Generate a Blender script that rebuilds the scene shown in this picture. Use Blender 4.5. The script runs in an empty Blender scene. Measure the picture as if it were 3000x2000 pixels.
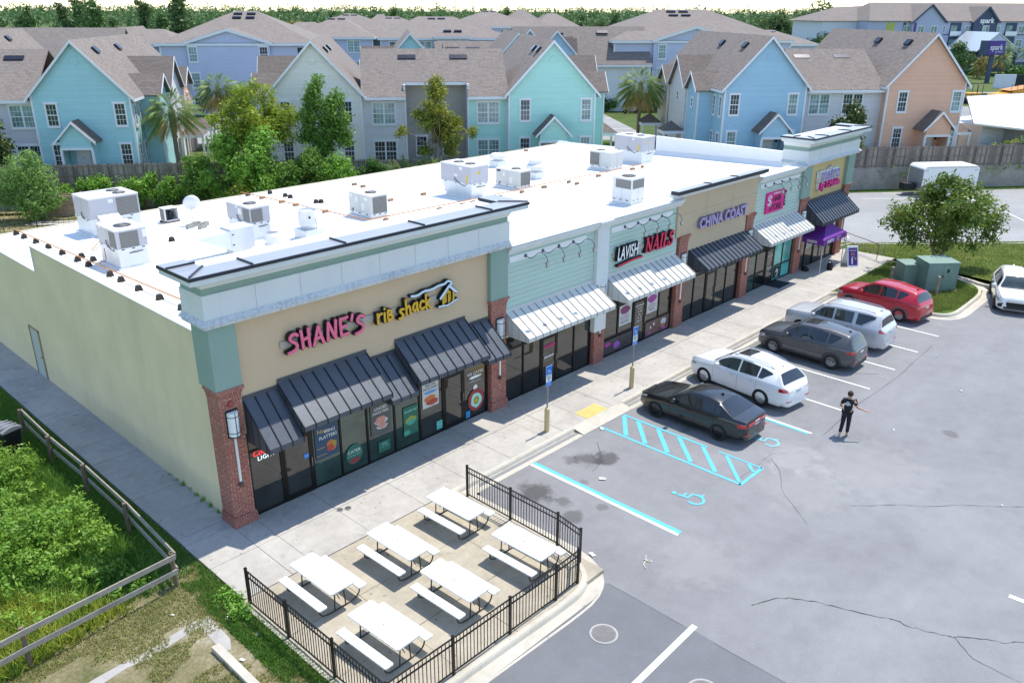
import bpy, bmesh, math, random
import numpy as np
from mathutils import Vector, Matrix
SC=bpy.context.scene; COL=SC.collection
R=math.radians; PI=math.pi
random.seed(7); RNG=np.random.default_rng(11)
# ---------------------------------------------------------------- objects
def tag(o,label=None,cat=None,group=None,kind=None):
    if label: o['label']=label
    if cat: o['category']=cat
    if group: o['group']=group
    if kind: o['kind']=kind
    return o
def thing(name,label,cat,loc=(0,0,0),rz=0.,group=None):
    o=bpy.data.objects.new(name,None); COL.objects.link(o)
    o.empty_display_size=.3; o.location=loc; o.rotation_euler=(0,0,rz)
    return tag(o,label,cat,group)
KIDS={}
def link(o,parent=None):
    COL.objects.link(o)
    if parent is not None:
        o.parent=parent; KIDS.setdefault(parent.name,[]).append(o)
    return o
def copy_tree(o,parent=None):
    c=o.copy(); link(c,parent)
    for ch in list(KIDS.get(o.name,[])): copy_tree(ch,c)
    return c
def dup(o,loc,rz=0.,label=None,scale=None,group=None):
    c=copy_tree(o); c.location=loc; c.rotation_euler=(0,0,rz)
    if label: c['label']=label
    if scale: c.scale=scale if hasattr(scale,'__len__') else (scale,)*3
    if group: c['group']=group
    return c
class MB:
    def __init__(s,off=(0,0,0)): s.v=[]; s.f=[]; s.m=[]; s.mi=0; s.off=off
    def add(s,vs,fs,mi=None):
        b=len(s.v); s.v+= [tuple(v) for v in vs]; s.f+=[tuple(i+b for i in f) for f in fs]
        s.m+=[s.mi if mi is None else mi]*len(fs); return s
    def box(s,x0,x1,y0,y1,z0,z1,mi=None):
        if x0>x1:x0,x1=x1,x0
        if y0>y1:y0,y1=y1,y0
        if z0>z1:z0,z1=z1,z0
        return s.add([(x0,y0,z0),(x1,y0,z0),(x1,y1,z0),(x0,y1,z0),(x0,y0,z1),(x1,y0,z1),(x1,y1,z1),(x0,y1,z1)],
            [(0,3,2,1),(4,5,6,7),(0,1,5,4),(1,2,6,5),(2,3,7,6),(3,0,4,7)],mi)
    def obox(s,c,ax,ay,az,mi=None):
        "box at centre c with half-extent vectors"
        c=Vector(c);ax=Vector(ax);ay=Vector(ay);az=Vector(az)
        P=[c-ax-ay-az,c+ax-ay-az,c+ax+ay-az,c-ax+ay-az,c-ax-ay+az,c+ax-ay+az,c+ax+ay+az,c-ax+ay+az]
        return s.add(P,[(0,3,2,1),(4,5,6,7),(0,1,5,4),(1,2,6,5),(2,3,7,6),(3,0,4,7)],mi)
    def beam(s,a,b,w,h,mi=None,up=(0,0,1)):
        a=Vector(a);b=Vector(b);d=b-a;L=d.length
        if L<1e-6:return s
        d/=L; u=Vector(up)
        if abs(d.dot(u))>.99:u=Vector((1,0,0))
        r=d.cross(u).normalized(); u2=r.cross(d).normalized()
        return s.obox((a+b)/2,r*(w/2),d*(L/2),u2*(h/2),mi)
    def quad(s,*p,mi=None): return s.add(p,[tuple(range(len(p)))],mi)
    def prism(s,poly,z0,z1,mi=None):
        "poly: xy list ccw, z0,z1 floats"
        n=len(poly)
        vs=[(p[0],p[1],z0) for p in poly]+[(p[0],p[1],z1) for p in poly]
        fs=[tuple(range(n-1,-1,-1)),tuple(range(n,2*n))]+[(i,(i+1)%n,n+(i+1)%n,n+i) for i in range(n)]
        return s.add(vs,fs,mi)
    def extr(s,poly3,d,mi=None,mside=None):
        "polygon (3d list) extruded by vector d; first cap = poly, second = poly+d"
        n=len(poly3); d=Vector(d)
        vs=[Vector(p) for p in poly3]+[Vector(p)+d for p in poly3]
        s.add(vs,[tuple(range(n-1,-1,-1)),tuple(range(n,2*n))],mi)
        b=len(s.v)-2*n
        for i in range(n):
            s.f.append((b+i,b+(i+1)%n,b+n+(i+1)%n,b+n+i)); s.m.append(mside if mside is not None else (s.mi if mi is None else mi))
        return s
    def tube(s,pts,r,n=8,mi=None,caps=True):
        pts=[Vector(p) for p in pts]; k=len(pts)
        rs=r if hasattr(r,'__len__') else [r]*k
        vs=[];fs=[];prev=None
        for i,p in enumerate(pts):
            t=(pts[min(i+1,k-1)]-pts[max(i-1,0)])
            if t.length<1e-9:t=Vector((0,0,1))
            t.normalize()
            if prev is None:
                a=Vector((0,0,1)) if abs(t.z)<.9 else Vector((1,0,0)); u=t.cross(a).normalized()
            else:
                u=(prev-t*prev.dot(t)); 
                u=u.normalized() if u.length>1e-6 else t.orthogonal().normalized()
            prev=u; w=t.cross(u)
            for j in range(n):
                a=2*PI*j/n; vs.append(p+(u*math.cos(a)+w*math.sin(a))*rs[i])
        for i in range(k-1):
            for j in range(n):
                fs.append((i*n+j,i*n+(j+1)%n,(i+1)*n+(j+1)%n,(i+1)*n+j))
        if caps: fs+= [tuple(range(n-1,-1,-1)),tuple(range((k-1)*n,k*n))]
        return s.add(vs,fs,mi)
    def cyl(s,c,r,z0,z1,n=16,mi=None,r2=None):
        return s.tube([(c[0],c[1],z0),(c[0],c[1],z1)],[r,r if r2 is None else r2],n,mi)
    def lathe(s,c,prof,n=20,mi=None,axis='z'):
        vs=[];fs=[];k=len(prof)
        for (r,z) in prof:
            for j in range(n):
                a=2*PI*j/n; x,y=r*math.cos(a),r*math.sin(a)
                if axis=='z': vs.append((c[0]+x,c[1]+y,c[2]+z))
                elif axis=='x': vs.append((c[0]+z,c[1]+x,c[2]+y))
                else: vs.append((c[0]+y,c[1]+z,c[2]+x))
        for i in range(k-1):
            for j in range(n): fs.append((i*n+j,i*n+(j+1)%n,(i+1)*n+(j+1)%n,(i+1)*n+j))
        fs+= [tuple(range(n-1,-1,-1)),tuple(range((k-1)*n,k*n))]
        return s.add(vs,fs,mi)
    def disc(s,c,r,n=20,mi=None,z=None):
        return s.add([(c[0]+r*math.cos(2*PI*j/n),c[1]+r*math.sin(2*PI*j/n),c[2]) for j in range(n)],[tuple(range(n))],mi)
    def strip(s,pts,w,z,mi=None,closed=False):
        "flat ribbon along xy polyline"
        n=len(pts); L=[];Rr=[]
        for i in range(n):
            a=Vector(pts[(i-1)%n] if closed else pts[max(i-1,0)]).to_2d();b=Vector(pts[(i+1)%n] if closed else pts[min(i+1,n-1)]).to_2d()
            t=(b-a).normalized(); nn=Vector((-t.y,t.x)); p=Vector(pts[i]).to_2d()
            ww=w[i] if hasattr(w,'__len__') else w
            L.append((p.x+nn.x*ww/2,p.y+nn.y*ww/2,z)); Rr.append((p.x-nn.x*ww/2,p.y-nn.y*ww/2,z))
        fs=[(n+i,n+i+1,i+1,i) for i in range(n-1)]
        if closed: fs.append((2*n-1,n,0,n-1))
        return s.add(L+Rr,fs,mi)
    def build(s,name,mat,parent=None,smooth=False,auto=None,kind=None,world=False,loc=None):
        me=bpy.data.meshes.new(name)
        off=Vector((0,0,0))
        if world and parent is not None: off=Vector(parent.location)
        if loc is not None: off=Vector(loc)
        vs=[(v[0]-off.x,v[1]-off.y,v[2]-off.z) for v in s.v] if off.length>0 else s.v
        me.from_pydata(vs,[],s.f)
        mats=mat if isinstance(mat,(list,tuple)) else [mat]
        for m in mats: me.materials.append(m)
        if len(mats)>1: me.polygons.foreach_set('material_index',np.array(s.m,dtype=np.int32))
        bm=bmesh.new(); bm.from_mesh(me); bmesh.ops.recalc_face_normals(bm,faces=bm.faces) if not getattr(s,'raw',False) else None; bm.to_mesh(me); bm.free()
        if smooth:
            me.polygons.foreach_set('use_smooth',np.ones(len(me.polygons),dtype=bool))
            if auto: me.set_sharp_from_angle(angle=R(auto))
        me.update()
        o=bpy.data.objects.new(name,me); link(o,parent)
        if loc is not None: o.location=loc
        if kind: o['kind']=kind
        return o
def npmesh(name,V,F,mat,parent=None,kind=None,smooth=False):
    "fast quad mesh from numpy arrays"
    me=bpy.data.meshes.new(name); n=len(V);k=F.shape[1];m=len(F)
    me.vertices.add(n); me.vertices.foreach_set('co',np.ascontiguousarray(V,dtype=np.float32).ravel())
    me.loops.add(m*k); me.loops.foreach_set('vertex_index',np.ascontiguousarray(F,dtype=np.int32).ravel())
    me.polygons.add(m); me.polygons.foreach_set('loop_start',np.arange(0,m*k,k,dtype=np.int32))
    try: me.polygons.foreach_set('loop_total',np.full(m,k,dtype=np.int32))
    except Exception: pass
    me.materials.append(mat); me.update(calc_edges=True); me.validate()
    if smooth: me.polygons.foreach_set('use_smooth',np.ones(m,dtype=bool))
    o=bpy.data.objects.new(name,me); link(o,parent)
    if kind: o['kind']=kind
    return o
# ---------------------------------------------------------------- materials
class NT:
    def __init__(s,m): s.t=m.node_tree; s.n=s.t.nodes; s.l=s.t.links
    def N(s,t,**kw):
        n=s.n.new(t)
        for k,v in kw.items(): setattr(n,k,v)
        return n
    def L(s,a,b): s.l.new(a,b)
    def val(s,sock,v):
        if isinstance(v,bpy.types.NodeSocket): s.L(v,sock)
        else: sock.default_value=v
    def math(s,op,a,b=None,c=None,clamp=False):
        n=s.N('ShaderNodeMath',operation=op,use_clamp=clamp); s.val(n.inputs[0],a)
        if b is not None: s.val(n.inputs[1],b)
        if c is not None: s.val(n.inputs[2],c)
        return n.outputs[0]
    def mix(s,f,a,b,mode='MIX'):
        n=s.N('ShaderNodeMix',data_type='RGBA',blend_type=mode); s.val(n.inputs[0],f); s.val(n.inputs[6],a if not isinstance(a,tuple) else c4(a)); s.val(n.inputs[7],b if not isinstance(b,tuple) else c4(b)); return n.outputs[2]
    def noise(s,vec,scale,detail=3,rough=.5,out='Fac',dist=0.):
        n=s.N('ShaderNodeTexNoise'); s.L(vec,n.inputs['Vector']); n.inputs['Scale'].default_value=scale; n.inputs['Detail'].default_value=detail; n.inputs['Roughness'].default_value=rough; n.inputs['Distortion'].default_value=dist; return n.outputs[out]
    def ramp(s,f,stops):
        n=s.N('ShaderNodeValToRGB'); s.L(f,n.inputs[0]); e=n.color_ramp.elements
        while len(e)<len(stops): e.new(.5)
        for i,(p,c) in enumerate(stops): e[i].position=p; e[i].color=c4(c) if isinstance(c,tuple) else (c,c,c,1)
        return n.outputs[0]
    def maprange(s,v,a,b,c=0.,d=1.):
        n=s.N('ShaderNodeMapRange'); s.val(n.inputs[0],v); n.inputs[1].default_value=a;n.inputs[2].default_value=b;n.inputs[3].default_value=c;n.inputs[4].default_value=d; return n.outputs[0]
    def vscale(s,vec,sc,loc=(0,0,0),rot=(0,0,0)):
        n=s.N('ShaderNodeMapping'); s.L(vec,n.inputs[0]); n.inputs['Scale'].default_value=sc; n.inputs['Location'].default_value=loc; n.inputs['Rotation'].default_value=rot; return n.outputs[0]
    def sep(s,vec):
        n=s.N('ShaderNodeSeparateXYZ'); s.L(vec,n.inputs[0]); return n.outputs
    def comb(s,x,y,z):
        n=s.N('ShaderNodeCombineXYZ'); s.val(n.inputs[0],x);s.val(n.inputs[1],y);s.val(n.inputs[2],z); return n.outputs[0]
    def bump(s,h,strength=.3,dist=.02):
        n=s.N('ShaderNodeBump'); s.L(h,n.inputs['Height']); n.inputs['Strength'].default_value=strength; n.inputs['Distance'].default_value=dist; return n.outputs[0]
    def pos(s): return s.N('ShaderNodeNewGeometry').outputs['Position']
    def obj(s): return s.N('ShaderNodeTexCoord').outputs['Object']
def c4(c): return (c[0],c[1],c[2],1.)
def srgb(r,g,b):
    f=lambda u:(u/255/12.92 if u/255<=.04045 else ((u/255+.055)/1.055)**2.4)
    return (f(r),f(g),f(b))
def base(name,col=(.5,.5,.5),rough=.6,metal=0.,spec=.5):
    m=bpy.data.materials.new(name); m.use_nodes=True; b=m.node_tree.nodes['Principled BSDF']
    b.inputs['Base Color'].default_value=c4(col); b.inputs['Roughness'].default_value=rough; b.inputs['Metallic'].default_value=metal; b.inputs['Specular IOR Level'].default_value=spec
    return m,b,NT(m)
MATS={}
def mul(c,k): return tuple(min(1,x*k) for x in c)
def M(name,col=(.5,.5,.5),rough=.6,metal=0.,var=.08,vs=2.,bump=0.,bs=40.,spec=.4,coords='pos',coat=0.):
    if name in MATS: return MATS[name]
    m,b,t=base(name,col,rough,metal,spec)
    P=t.pos() if coords=='pos' else t.obj()
    if var>0:
        n1=t.noise(P,vs,4,.6); n2=t.noise(P,vs*9,3,.6)
        f=t.math('ADD',t.math('MULTIPLY',n1,.65),t.math('MULTIPLY',n2,.35))
        f=t.maprange(f,.3,.7)
        t.L(t.mix(f,mul(col,1-var),mul(col,1+var)),b.inputs['Base Color'])
        t.L(t.maprange(n2,.3,.7,max(0,rough-.06),min(1,rough+.06)),b.inputs['Roughness'])
    if bump>0: t.L(t.bump(t.noise(P,bs,4,.6),bump,.01),b.inputs['Normal'])
    if coat: b.inputs['Coat Weight'].default_value=coat; b.inputs['Coat Roughness'].default_value=.03
    MATS[name]=m; return m
def siding(name,col,pitch=.13,var=.05):
    if name in MATS: return MATS[name]
    m,b,t=base(name,col,.55,0,.35); P=t.obj(); s=t.sep(P)
    fr=t.math('FRACT',t.math('DIVIDE',s[2],pitch)); idx=t.math('FLOOR',t.math('DIVIDE',s[2],pitch))
    wn=t.N('ShaderNodeTexWhiteNoise',noise_dimensions='1D'); t.L(idx,wn.inputs['W'])
    n=t.noise(P,.8,4,.6); f=t.math('ADD',t.math('MULTIPLY',n,.7),t.math('MULTIPLY',wn.outputs['Value'],.3))
    f=t.maprange(f,.25,.75)
    t.L(t.mix(f,mul(col,1-var),mul(col,1+var)),b.inputs['Base Color'])
    h=t.math('SUBTRACT',1.,fr)
    lip=t.maprange(fr,0.,.12,0.,1.)
    t.L(t.bump(t.math('MULTIPLY',h,lip),1.,.022),b.inputs['Normal'])
    MATS[name]=m; return m
def shingle(name,c1,c2,c3):
    if name in MATS: return MATS[name]
    m,b,t=base(name,c1,.92,0,.15); P=t.obj(); s=t.sep(P)
    v=t.comb(t.math('ADD',s[0],s[1]),t.math('MULTIPLY',s[2],1.45),0.)
    br=t.N('ShaderNodeTexBrick'); t.L(v,br.inputs['Vector']); br.inputs['Color1'].default_value=c4(c1);br.inputs['Color2'].default_value=c4(c2);br.inputs['Mortar'].default_value=c4(mul(c1,.45))
    br.inputs['Scale'].default_value=1.; br.inputs['Mortar Size'].default_value=.012; br.inputs['Brick Width'].default_value=.34; br.inputs['Row Height'].default_value=.145; br.inputs['Bias'].default_value=0.
    br2=t.N('ShaderNodeTexBrick'); t.L(v,br2.inputs['Vector']); br2.inputs['Color1'].default_value=(0,0,0,1);br2.inputs['Color2'].default_value=(1,1,1,1);br2.inputs['Mortar'].default_value=(.5,.5,.5,1);br2.inputs['Scale'].default_value=1.;br2.inputs['Brick Width'].default_value=.27;br2.inputs['Row Height'].default_value=.145;br2.offset=.37
    g=t.N('ShaderNodeRGBToBW'); t.L(br2.outputs[0],g.inputs[0])
    col=t.mix(t.math('MULTIPLY',g.outputs[0],.55),br.outputs[0],c3)
    n=t.noise(P,.35,4,.6); col=t.mix(t.maprange(n,.3,.7,0,.3),col,mul(c1,.72))
    t.L(col,b.inputs['Base Color'])
    fr=t.math('FRACT',t.math('DIVIDE',t.math('MULTIPLY',s[2],1.45),.145))
    t.L(t.bump(t.math('ADD',t.math('SUBTRACT',1.,fr),t.math('MULTIPLY',g.outputs[0],.4)),.8,.02),b.inputs['Normal'])
    MATS[name]=m; return m
def brickmat(name,scale=1.,vert=False):
    if name in MATS: return MATS[name]
    m,b,t=base(name,(.3,.1,.07),.85,0,.2); P=t.obj(); s=t.sep(P)
    u=t.math('ADD',s[0],s[1]); v=t.comb(s[2],u,0.) if vert else t.comb(u,s[2],0.)
    br=t.N('ShaderNodeTexBrick'); t.L(v,br.inputs['Vector'])
    br.inputs['Color1'].default_value=c4((.42,.125,.085));br.inputs['Color2'].default_value=c4((.30,.082,.06));br.inputs['Mortar'].default_value=c4((.40,.33,.27))
    br.inputs['Scale'].default_value=1.;br.inputs['Mortar Size'].default_value=.008;br.inputs['Brick Width'].default_value=.21;br.inputs['Row Height'].default_value=.075
    n=t.noise(P,14,3,.6); n2=t.noise(P,1.3,3,.6)
    c=t.mix(t.maprange(n,.58,.66,0,.75),br.outputs[0],(.60,.42,.34))
    c=t.mix(t.maprange(n2,.3,.7,0,.35),c,(.22,.07,.05))
    t.L(c,b.inputs['Base Color'])
    t.L(t.bump(t.math('SUBTRACT',1.,br.outputs['Fac']),.6,.012),b.inputs['Normal'])
    MATS[name]=m; return m
def leafmat(name,c1,c2,c3=None,trans=.25,rough=.5):
    if name in MATS: return MATS[name]
    m,b,t=base(name,c1,rough,0,.3)
    g=t.N('ShaderNodeNewGeometry'); r=g.outputs['Random Per Island']
    n=t.noise(t.pos(),.45,3,.6)
    f=t.math('ADD',t.math('MULTIPLY',r,.55),t.math('MULTIPLY',t.maprange(n,.3,.7),.45))
    st=[(0.,c1),(.55,c2),(1.,c3 or mul(c2,1.3))]
    col=t.ramp(f,st); t.L(col,b.inputs['Base Color'])
    tr=t.N('ShaderNodeBsdfTranslucent'); t.L(t.mix(.5,col,mul(c3 or c2,1.4)),tr.inputs[0])
    mx=t.N('ShaderNodeMixShader'); mx.inputs[0].default_value=trans; t.L(b.outputs[0],mx.inputs[1]); t.L(tr.outputs[0],mx.inputs[2])
    t.L(mx.outputs[0],t.n['Material Output'].inputs[0])
    MATS[name]=m; return m
def glassmat(name,col=(.02,.03,.03),rough=.03,spec=.9,tint=0.):
    "dark window glass: glossy dielectric over a dark interior tint"
    if name in MATS: return MATS[name]
    m,b,t=base(name,col,rough,0,spec); b.inputs['IOR'].default_value=1.52
    P=t.obj(); n=t.noise(P,1.1,2,.5)
    t.L(t.mix(t.maprange(n,.35,.65),mul(col,.7),mul(col,1.4)),b.inputs['Base Color'])
    t.L(t.bump(t.noise(P,.9,1,.5),.03,.02),b.inputs['Normal'])
    MATS[name]=m; return m
# ---------------------------------------------------------------- text
def text_mesh(name,txt,size,mats,ext=.0,bold=0.,shear=0.,align='CENTER',sx=1.,spacing=1.,parent=None,mat4=None):
    cu=bpy.data.curves.new(name,'FONT'); cu.body=txt; cu.size=size; cu.extrude=ext; cu.offset=bold; cu.shear=shear; cu.align_x=align; cu.align_y='CENTER'; cu.space_character=spacing; cu.resolution_u=3
    o=bpy.data.objects.new(name+'_t',cu); COL.objects.link(o)
    dg=bpy.context.evaluated_depsgraph_get(); me=bpy.data.meshes.new_from_object(o.evaluated_get(dg)); bpy.data.objects.remove(o); bpy.data.curves.remove(cu)
    T=Matrix.Diagonal((sx,1,1,1))
    if mat4 is not None: T=mat4@T
    me.transform(T); me.name=name
    me.materials.clear()
    ms=mats if isinstance(mats,(list,tuple)) else [mats]
    for m in ms: me.materials.append(m)
    if len(ms)>1:
        fd=(T.to_3x3()@Vector((0,0,1))).normalized()
        for p in me.polygons: p.material_index=0 if p.normal.dot(fd)>.7 else 1
    ob=bpy.data.objects.new(name,me); link(ob,parent); return ob
def onwall(x,z,y,dirx=(1,0,0),up=(0,0,1)):
    "matrix placing text on a wall: text x -> dirx, text y -> up, text z -> outward"
    dx=Vector(dirx).normalized();u=Vector(up).normalized();n=dx.cross(u)
    m=Matrix((dx,u,n)).transposed().to_4x4(); m.translation=Vector((x,y,z)); return m
def stroke_poly(pts,w,n=5):
    "outline of a round-capped polyline of width w (list of 2d convex pieces)"
    out=[]
    for i in range(len(pts)-1):
        a=Vector(pts[i]);b=Vector(pts[i+1]);d=(b-a)
        if d.length<1e-6: continue
        ang=math.atan2(d.y,d.x); P=[]
        for k in range(n+1): t=ang+PI/2+PI*k/n; P.append((a.x+w/2*math.cos(t),a.y+w/2*math.sin(t)))
        for k in range(n+1): t=ang-PI/2+PI*k/n; P.append((b.x+w/2*math.cos(t),b.y+w/2*math.sin(t)))
        out.append(P)
    return out
def smooth_pts(p,it=2):
    for _ in range(it):
        q=[p[0]]
        for i in range(len(p)-1):
            a,b=p[i],p[i+1]
            q+=[(a[0]*.75+b[0]*.25,a[1]*.75+b[1]*.25),(a[0]*.25+b[0]*.75,a[1]*.25+b[1]*.75)]
        q.append(p[-1]); p=q
    return p
SKYS=.15; SUNS=2.8; EXPO=1.0; HAZE=0.; HZT=95.
# ================================================================ setting
W0=.06; L0=-.06
AU=R(-38.98); UX,UY=math.cos(AU),math.sin(AU); VX,VY=-UY,UX
def uv(u,v,z=0.): return (62.57+u*UX+v*VX, 7.96+u*UY+v*VY, z)
def sheet(name,polys,z,mat,kind='structure'):
    mb=MB()
    for p in polys: mb.add([(q[0],q[1],z) for q in p],[tuple(range(len(p)))])
    return mb.build(name,mat,kind=kind)
# --- ground materials
def groundmat():
    m,b,t=base('ground_mat',(.07,.1,.03),.95,0,.1); P=t.pos()
    n=t.noise(P,.02,5,.65); n2=t.noise(P,.6,4,.6)
    c=t.ramp(t.math('ADD',t.math('MULTIPLY',n,.6),t.math('MULTIPLY',n2,.4)),[(.3,(.045,.075,.02)),(.5,(.085,.12,.035)),(.65,(.16,.15,.07))])
    t.L(c,b.inputs['Base Color']); return m
def lawnmat(name,a,bb,c,dry=.5):
    m,b,t=base(name,a,.95,0,.1); P=t.pos()
    n=t.noise(P,.9,5,.65); n2=t.noise(P,12,3,.6); n3=t.noise(P,.25,3,.5)
    f=t.math('ADD',t.math('MULTIPLY',n,.5),t.math('ADD',t.math('MULTIPLY',n2,.25),t.math('MULTIPLY',n3,.25)))
    t.L(t.ramp(f,[(.36,a),(.5,bb),(.64,c)]),b.inputs['Base Color'])
    t.L(t.bump(t.noise(P,30,3,.7),.8,.05),b.inputs['Normal']); return m
def asphaltmat(name,lo,hi,stains=(),patch=False):
    m,b,t=base(name,lo,.9,0,.25); P=t.pos()
    n=t.noise(P,.16,5,.6,dist=.6); n2=t.noise(P,1.7,4,.65); n3=t.noise(P,55,2,.7); 
    st=t.noise(t.vscale(P,(.22,1.5,1),rot=(0,0,.35)),.5,4,.6)
    f=t.math('ADD',t.math('ADD',t.math('MULTIPLY',n,.45),t.math('MULTIPLY',n2,.2)),t.math('ADD',t.math('MULTIPLY',n3,.2),t.math('MULTIPLY',st,.15)))
    col=t.ramp(f,[(.36,lo),(.62,hi)])
    sp=t.noise(P,95,1,.5); col=t.mix(t.maprange(sp,.62,.72,0,.5),col,mul(hi,1.7))
    spk=t.noise(P,70,1,.5); col=t.mix(t.maprange(spk,.66,.72,0,.6),col,mul(lo,.4))
    for (x,y,r,k,cc) in stains:
        d=t.N('ShaderNodeVectorMath',operation='DISTANCE'); t.L(P,d.inputs[0]); d.inputs[1].default_value=(x,y,L0)
        dd=t.math('ADD',d.outputs['Value'],t.math('MULTIPLY',t.math('SUBTRACT',t.noise(P,1.6,4,.7),.5),r*2.2))
        col=t.mix(t.maprange(dd,r,r*.55,0,k),col,cc)
    t.L(col,b.inputs['Base Color']); t.L(t.bump(n3,.35,.01),b.inputs['Normal']); return m
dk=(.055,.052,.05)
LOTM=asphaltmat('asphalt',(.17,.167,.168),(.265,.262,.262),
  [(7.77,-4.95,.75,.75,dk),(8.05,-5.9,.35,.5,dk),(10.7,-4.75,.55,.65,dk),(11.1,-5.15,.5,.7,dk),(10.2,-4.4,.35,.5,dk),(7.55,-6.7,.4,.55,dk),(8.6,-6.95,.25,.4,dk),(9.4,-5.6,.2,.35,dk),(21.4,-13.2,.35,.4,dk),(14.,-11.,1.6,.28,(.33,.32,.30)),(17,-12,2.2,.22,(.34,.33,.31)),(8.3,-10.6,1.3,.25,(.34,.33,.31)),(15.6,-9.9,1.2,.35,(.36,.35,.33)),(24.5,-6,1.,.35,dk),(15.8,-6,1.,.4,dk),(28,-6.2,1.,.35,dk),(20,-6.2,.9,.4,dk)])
PATCHM=asphaltmat('asphalt_patch',(.13,.131,.138),(.185,.186,.195))
BACKM=asphaltmat('back_asphalt',(.24,.238,.235),(.33,.328,.32))
def concmat(name,lo,hi,stain=.35,sc=1.):
    m,b,t=base(name,lo,.85,0,.25); P=t.pos()
    n=t.noise(P,.55*sc,5,.62,dist=.4); n2=t.noise(P,4,4,.65); n3=t.noise(P,45,2,.6)
    f=t.math('ADD',t.math('MULTIPLY',n,.5),t.math('ADD',t.math('MULTIPLY',n2,.3),t.math('MULTIPLY',n3,.2)))
    col=t.ramp(f,[(.34,lo),(.6,hi)])
    d=t.noise(P,.9,5,.7); col=t.mix(t.maprange(d,.58,.78,0,stain),col,mul(lo,.45))
    sp=t.noise(P,7,2,.5); col=t.mix(t.maprange(sp,.70,.73,0,.55),col,mul(lo,.3))
    t.L(col,b.inputs['Base Color']); t.L(t.bump(n3,.25,.008),b.inputs['Normal']); return m
CONC=concmat('concrete',(.33,.305,.27),(.47,.44,.39),.45)
CONCD=concmat('concrete_old',(.30,.285,.265),(.43,.41,.385),.6)
CONCP=concmat('concrete_patio',(.30,.26,.195),(.45,.40,.31),.45)
KERBM=concmat('kerb_concrete',(.40,.37,.30),(.54,.50,.42),.3)
GROOVE=M('joint_dark',(.10,.095,.085),.95,var=.2)
LAWN=lawnmat('lawn_soil',(.05,.10,.016),(.10,.16,.028),(.18,.20,.05))
DRY=lawnmat('dry_soil',(.10,.115,.04),(.25,.215,.12),(.42,.38,.28))
sheet('ground',[[(-3000,-3000),(3000,-3000),(3000,3000),(-3000,3000)]],-.25,groundmat())
lot=[(-60,-60),(80,-60),(80,-14),(41.6,-9.4),(39.97,-9.25),(38.47,-9.5),(35.76,-9.5),(35.02,-9.3),(34.3,-8.9),(33.95,-8.3),(33.95,-3.2),(6.9,-3.2),(6.3,-3.9),(6.3,-7.97),(6.05,-8.71),(5.6,-9.2),(5.0,-9.45),(-60,-9.45)]
sheet('parking_lot',[lot],L0,LOTM)
sheet('asphalt_patch',[[(-60,-60),(5.75,-60),(5.75,-9.32),(5.0,-9.5),(-60,-9.5)]],L0+.004,PATCHM)
sheet('back_lot',[[(42.9,1.0),(44.6,1.4),(46.9,-1.2),(54,-7.9),(75.,-18),(98,-18),(61.,9.2),(57,12.6),(47,20.5),(42.9,24)]],L0+.006,BACKM)
sheet('back_alley',[[(-6,24),(42.9,24),(42.9,26.5),(-6,26.5)]],L0+.002,BACKM)
# --- sidewalk slabs with real open joints
def slabs(name,xs,ys,z,mat,gap=.014,skip=None):
    mb=MB()
    for i in range(len(xs)-1):
        for j in range(len(ys)-1):
            if skip and skip(xs[i],xs[i+1],ys[j],ys[j+1]): continue
            dz=random.uniform(-.004,.004)
            mb.box(xs[i]+gap/2,xs[i+1]-gap/2,ys[j]+gap/2,ys[j+1]-gap/2,z-.12,z+dz)
    return mb.build(name,mat,kind='structure')
xs=[-1.46,0.,.69,2.69,4.75,6.7,8.7,10.66,11.49,12.85,14.43,16.83,18.6,20.4,22.3,24.0,25.9,27.8,29.6,31.3,33.1,34.9,36.7,38.5,40.2,41.8,43.3]
slabs('sidewalk',xs,[-3.02,-1.2,.27],W0,CONC,skip=lambda a,b,c,d:False)
MBj=MB(); MBj.box(-1.45,43.2,-3.0,.3,-.1,W0-.022); MBj.box(-1.44,5.95,-9.0,-3.03,-.1,W0-.022); MBj.box(-1.44,.12,.28,23,-.1,W0-.022); MBj.build('joint_bed',GROOVE,kind='structure')
ys=[.27,.74,2.2,3.75,5.3,6.85,8.4,9.95,11.5,13.05,14.6,16.2,17.8,19.4,21.,22.6]
slabs('side_walk',[-1.45,.14],ys,W0,CONCD)
slabs('patio',[-1.5,.72,2.6,4.4,6.05],[-9.02,-7.05,-5.05,-3.04],W0,CONCP)
# --- kerb & gutter
def kerb(name,path,closed=False,hgt=.12,gut=.42):
    "path = gutter outer edge; kerb lies to the left of travel"
    n=len(path); mb=MB(); prof=[(0,L0+.006),(gut,L0-.01+.004),(gut+.03,W0-.03),(gut+.06,W0+.012),(gut+.19,W0+.015),(gut+.19,L0-.1)]
    pts=[]
    for i in range(n):
        p=Vector(path[i]);a=Vector(path[(i-1)%n] if closed or i>0 else path[i]);b=Vector(path[(i+1)%n] if closed or i<n-1 else path[i])
        t1=(p-a).normalized() if (p-a).length>1e-6 else (b-p).normalized(); t2=(b-p).normalized() if (b-p).length>1e-6 else t1
        t=(t1+t2).normalized(); nn=Vector((-t.y,t.x)); k=1/max(.5,nn.dot(Vector((-t1.y,t1.x))))
        pts.append([(p.x+nn.x*d*k,p.y+nn.y*d*k,z) for d,z in prof])
    vs=[q for r in pts for q in r]; m=len(prof)
    mb.add(vs,[(i*m+j,i*m+j+1,(i+1)*m+j+1,(i+1)*m+j) for i in range(n-1) for j in range(m-1)])
    return mb.build(name,KERBM,kind='structure')
def arc(c,r,a0,a1,n=8): return [(c[0]+r*math.cos(R(a0+(a1-a0)*i/n)),c[1]+r*math.sin(R(a0+(a1-a0)*i/n))) for i in range(n+1)]
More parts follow.
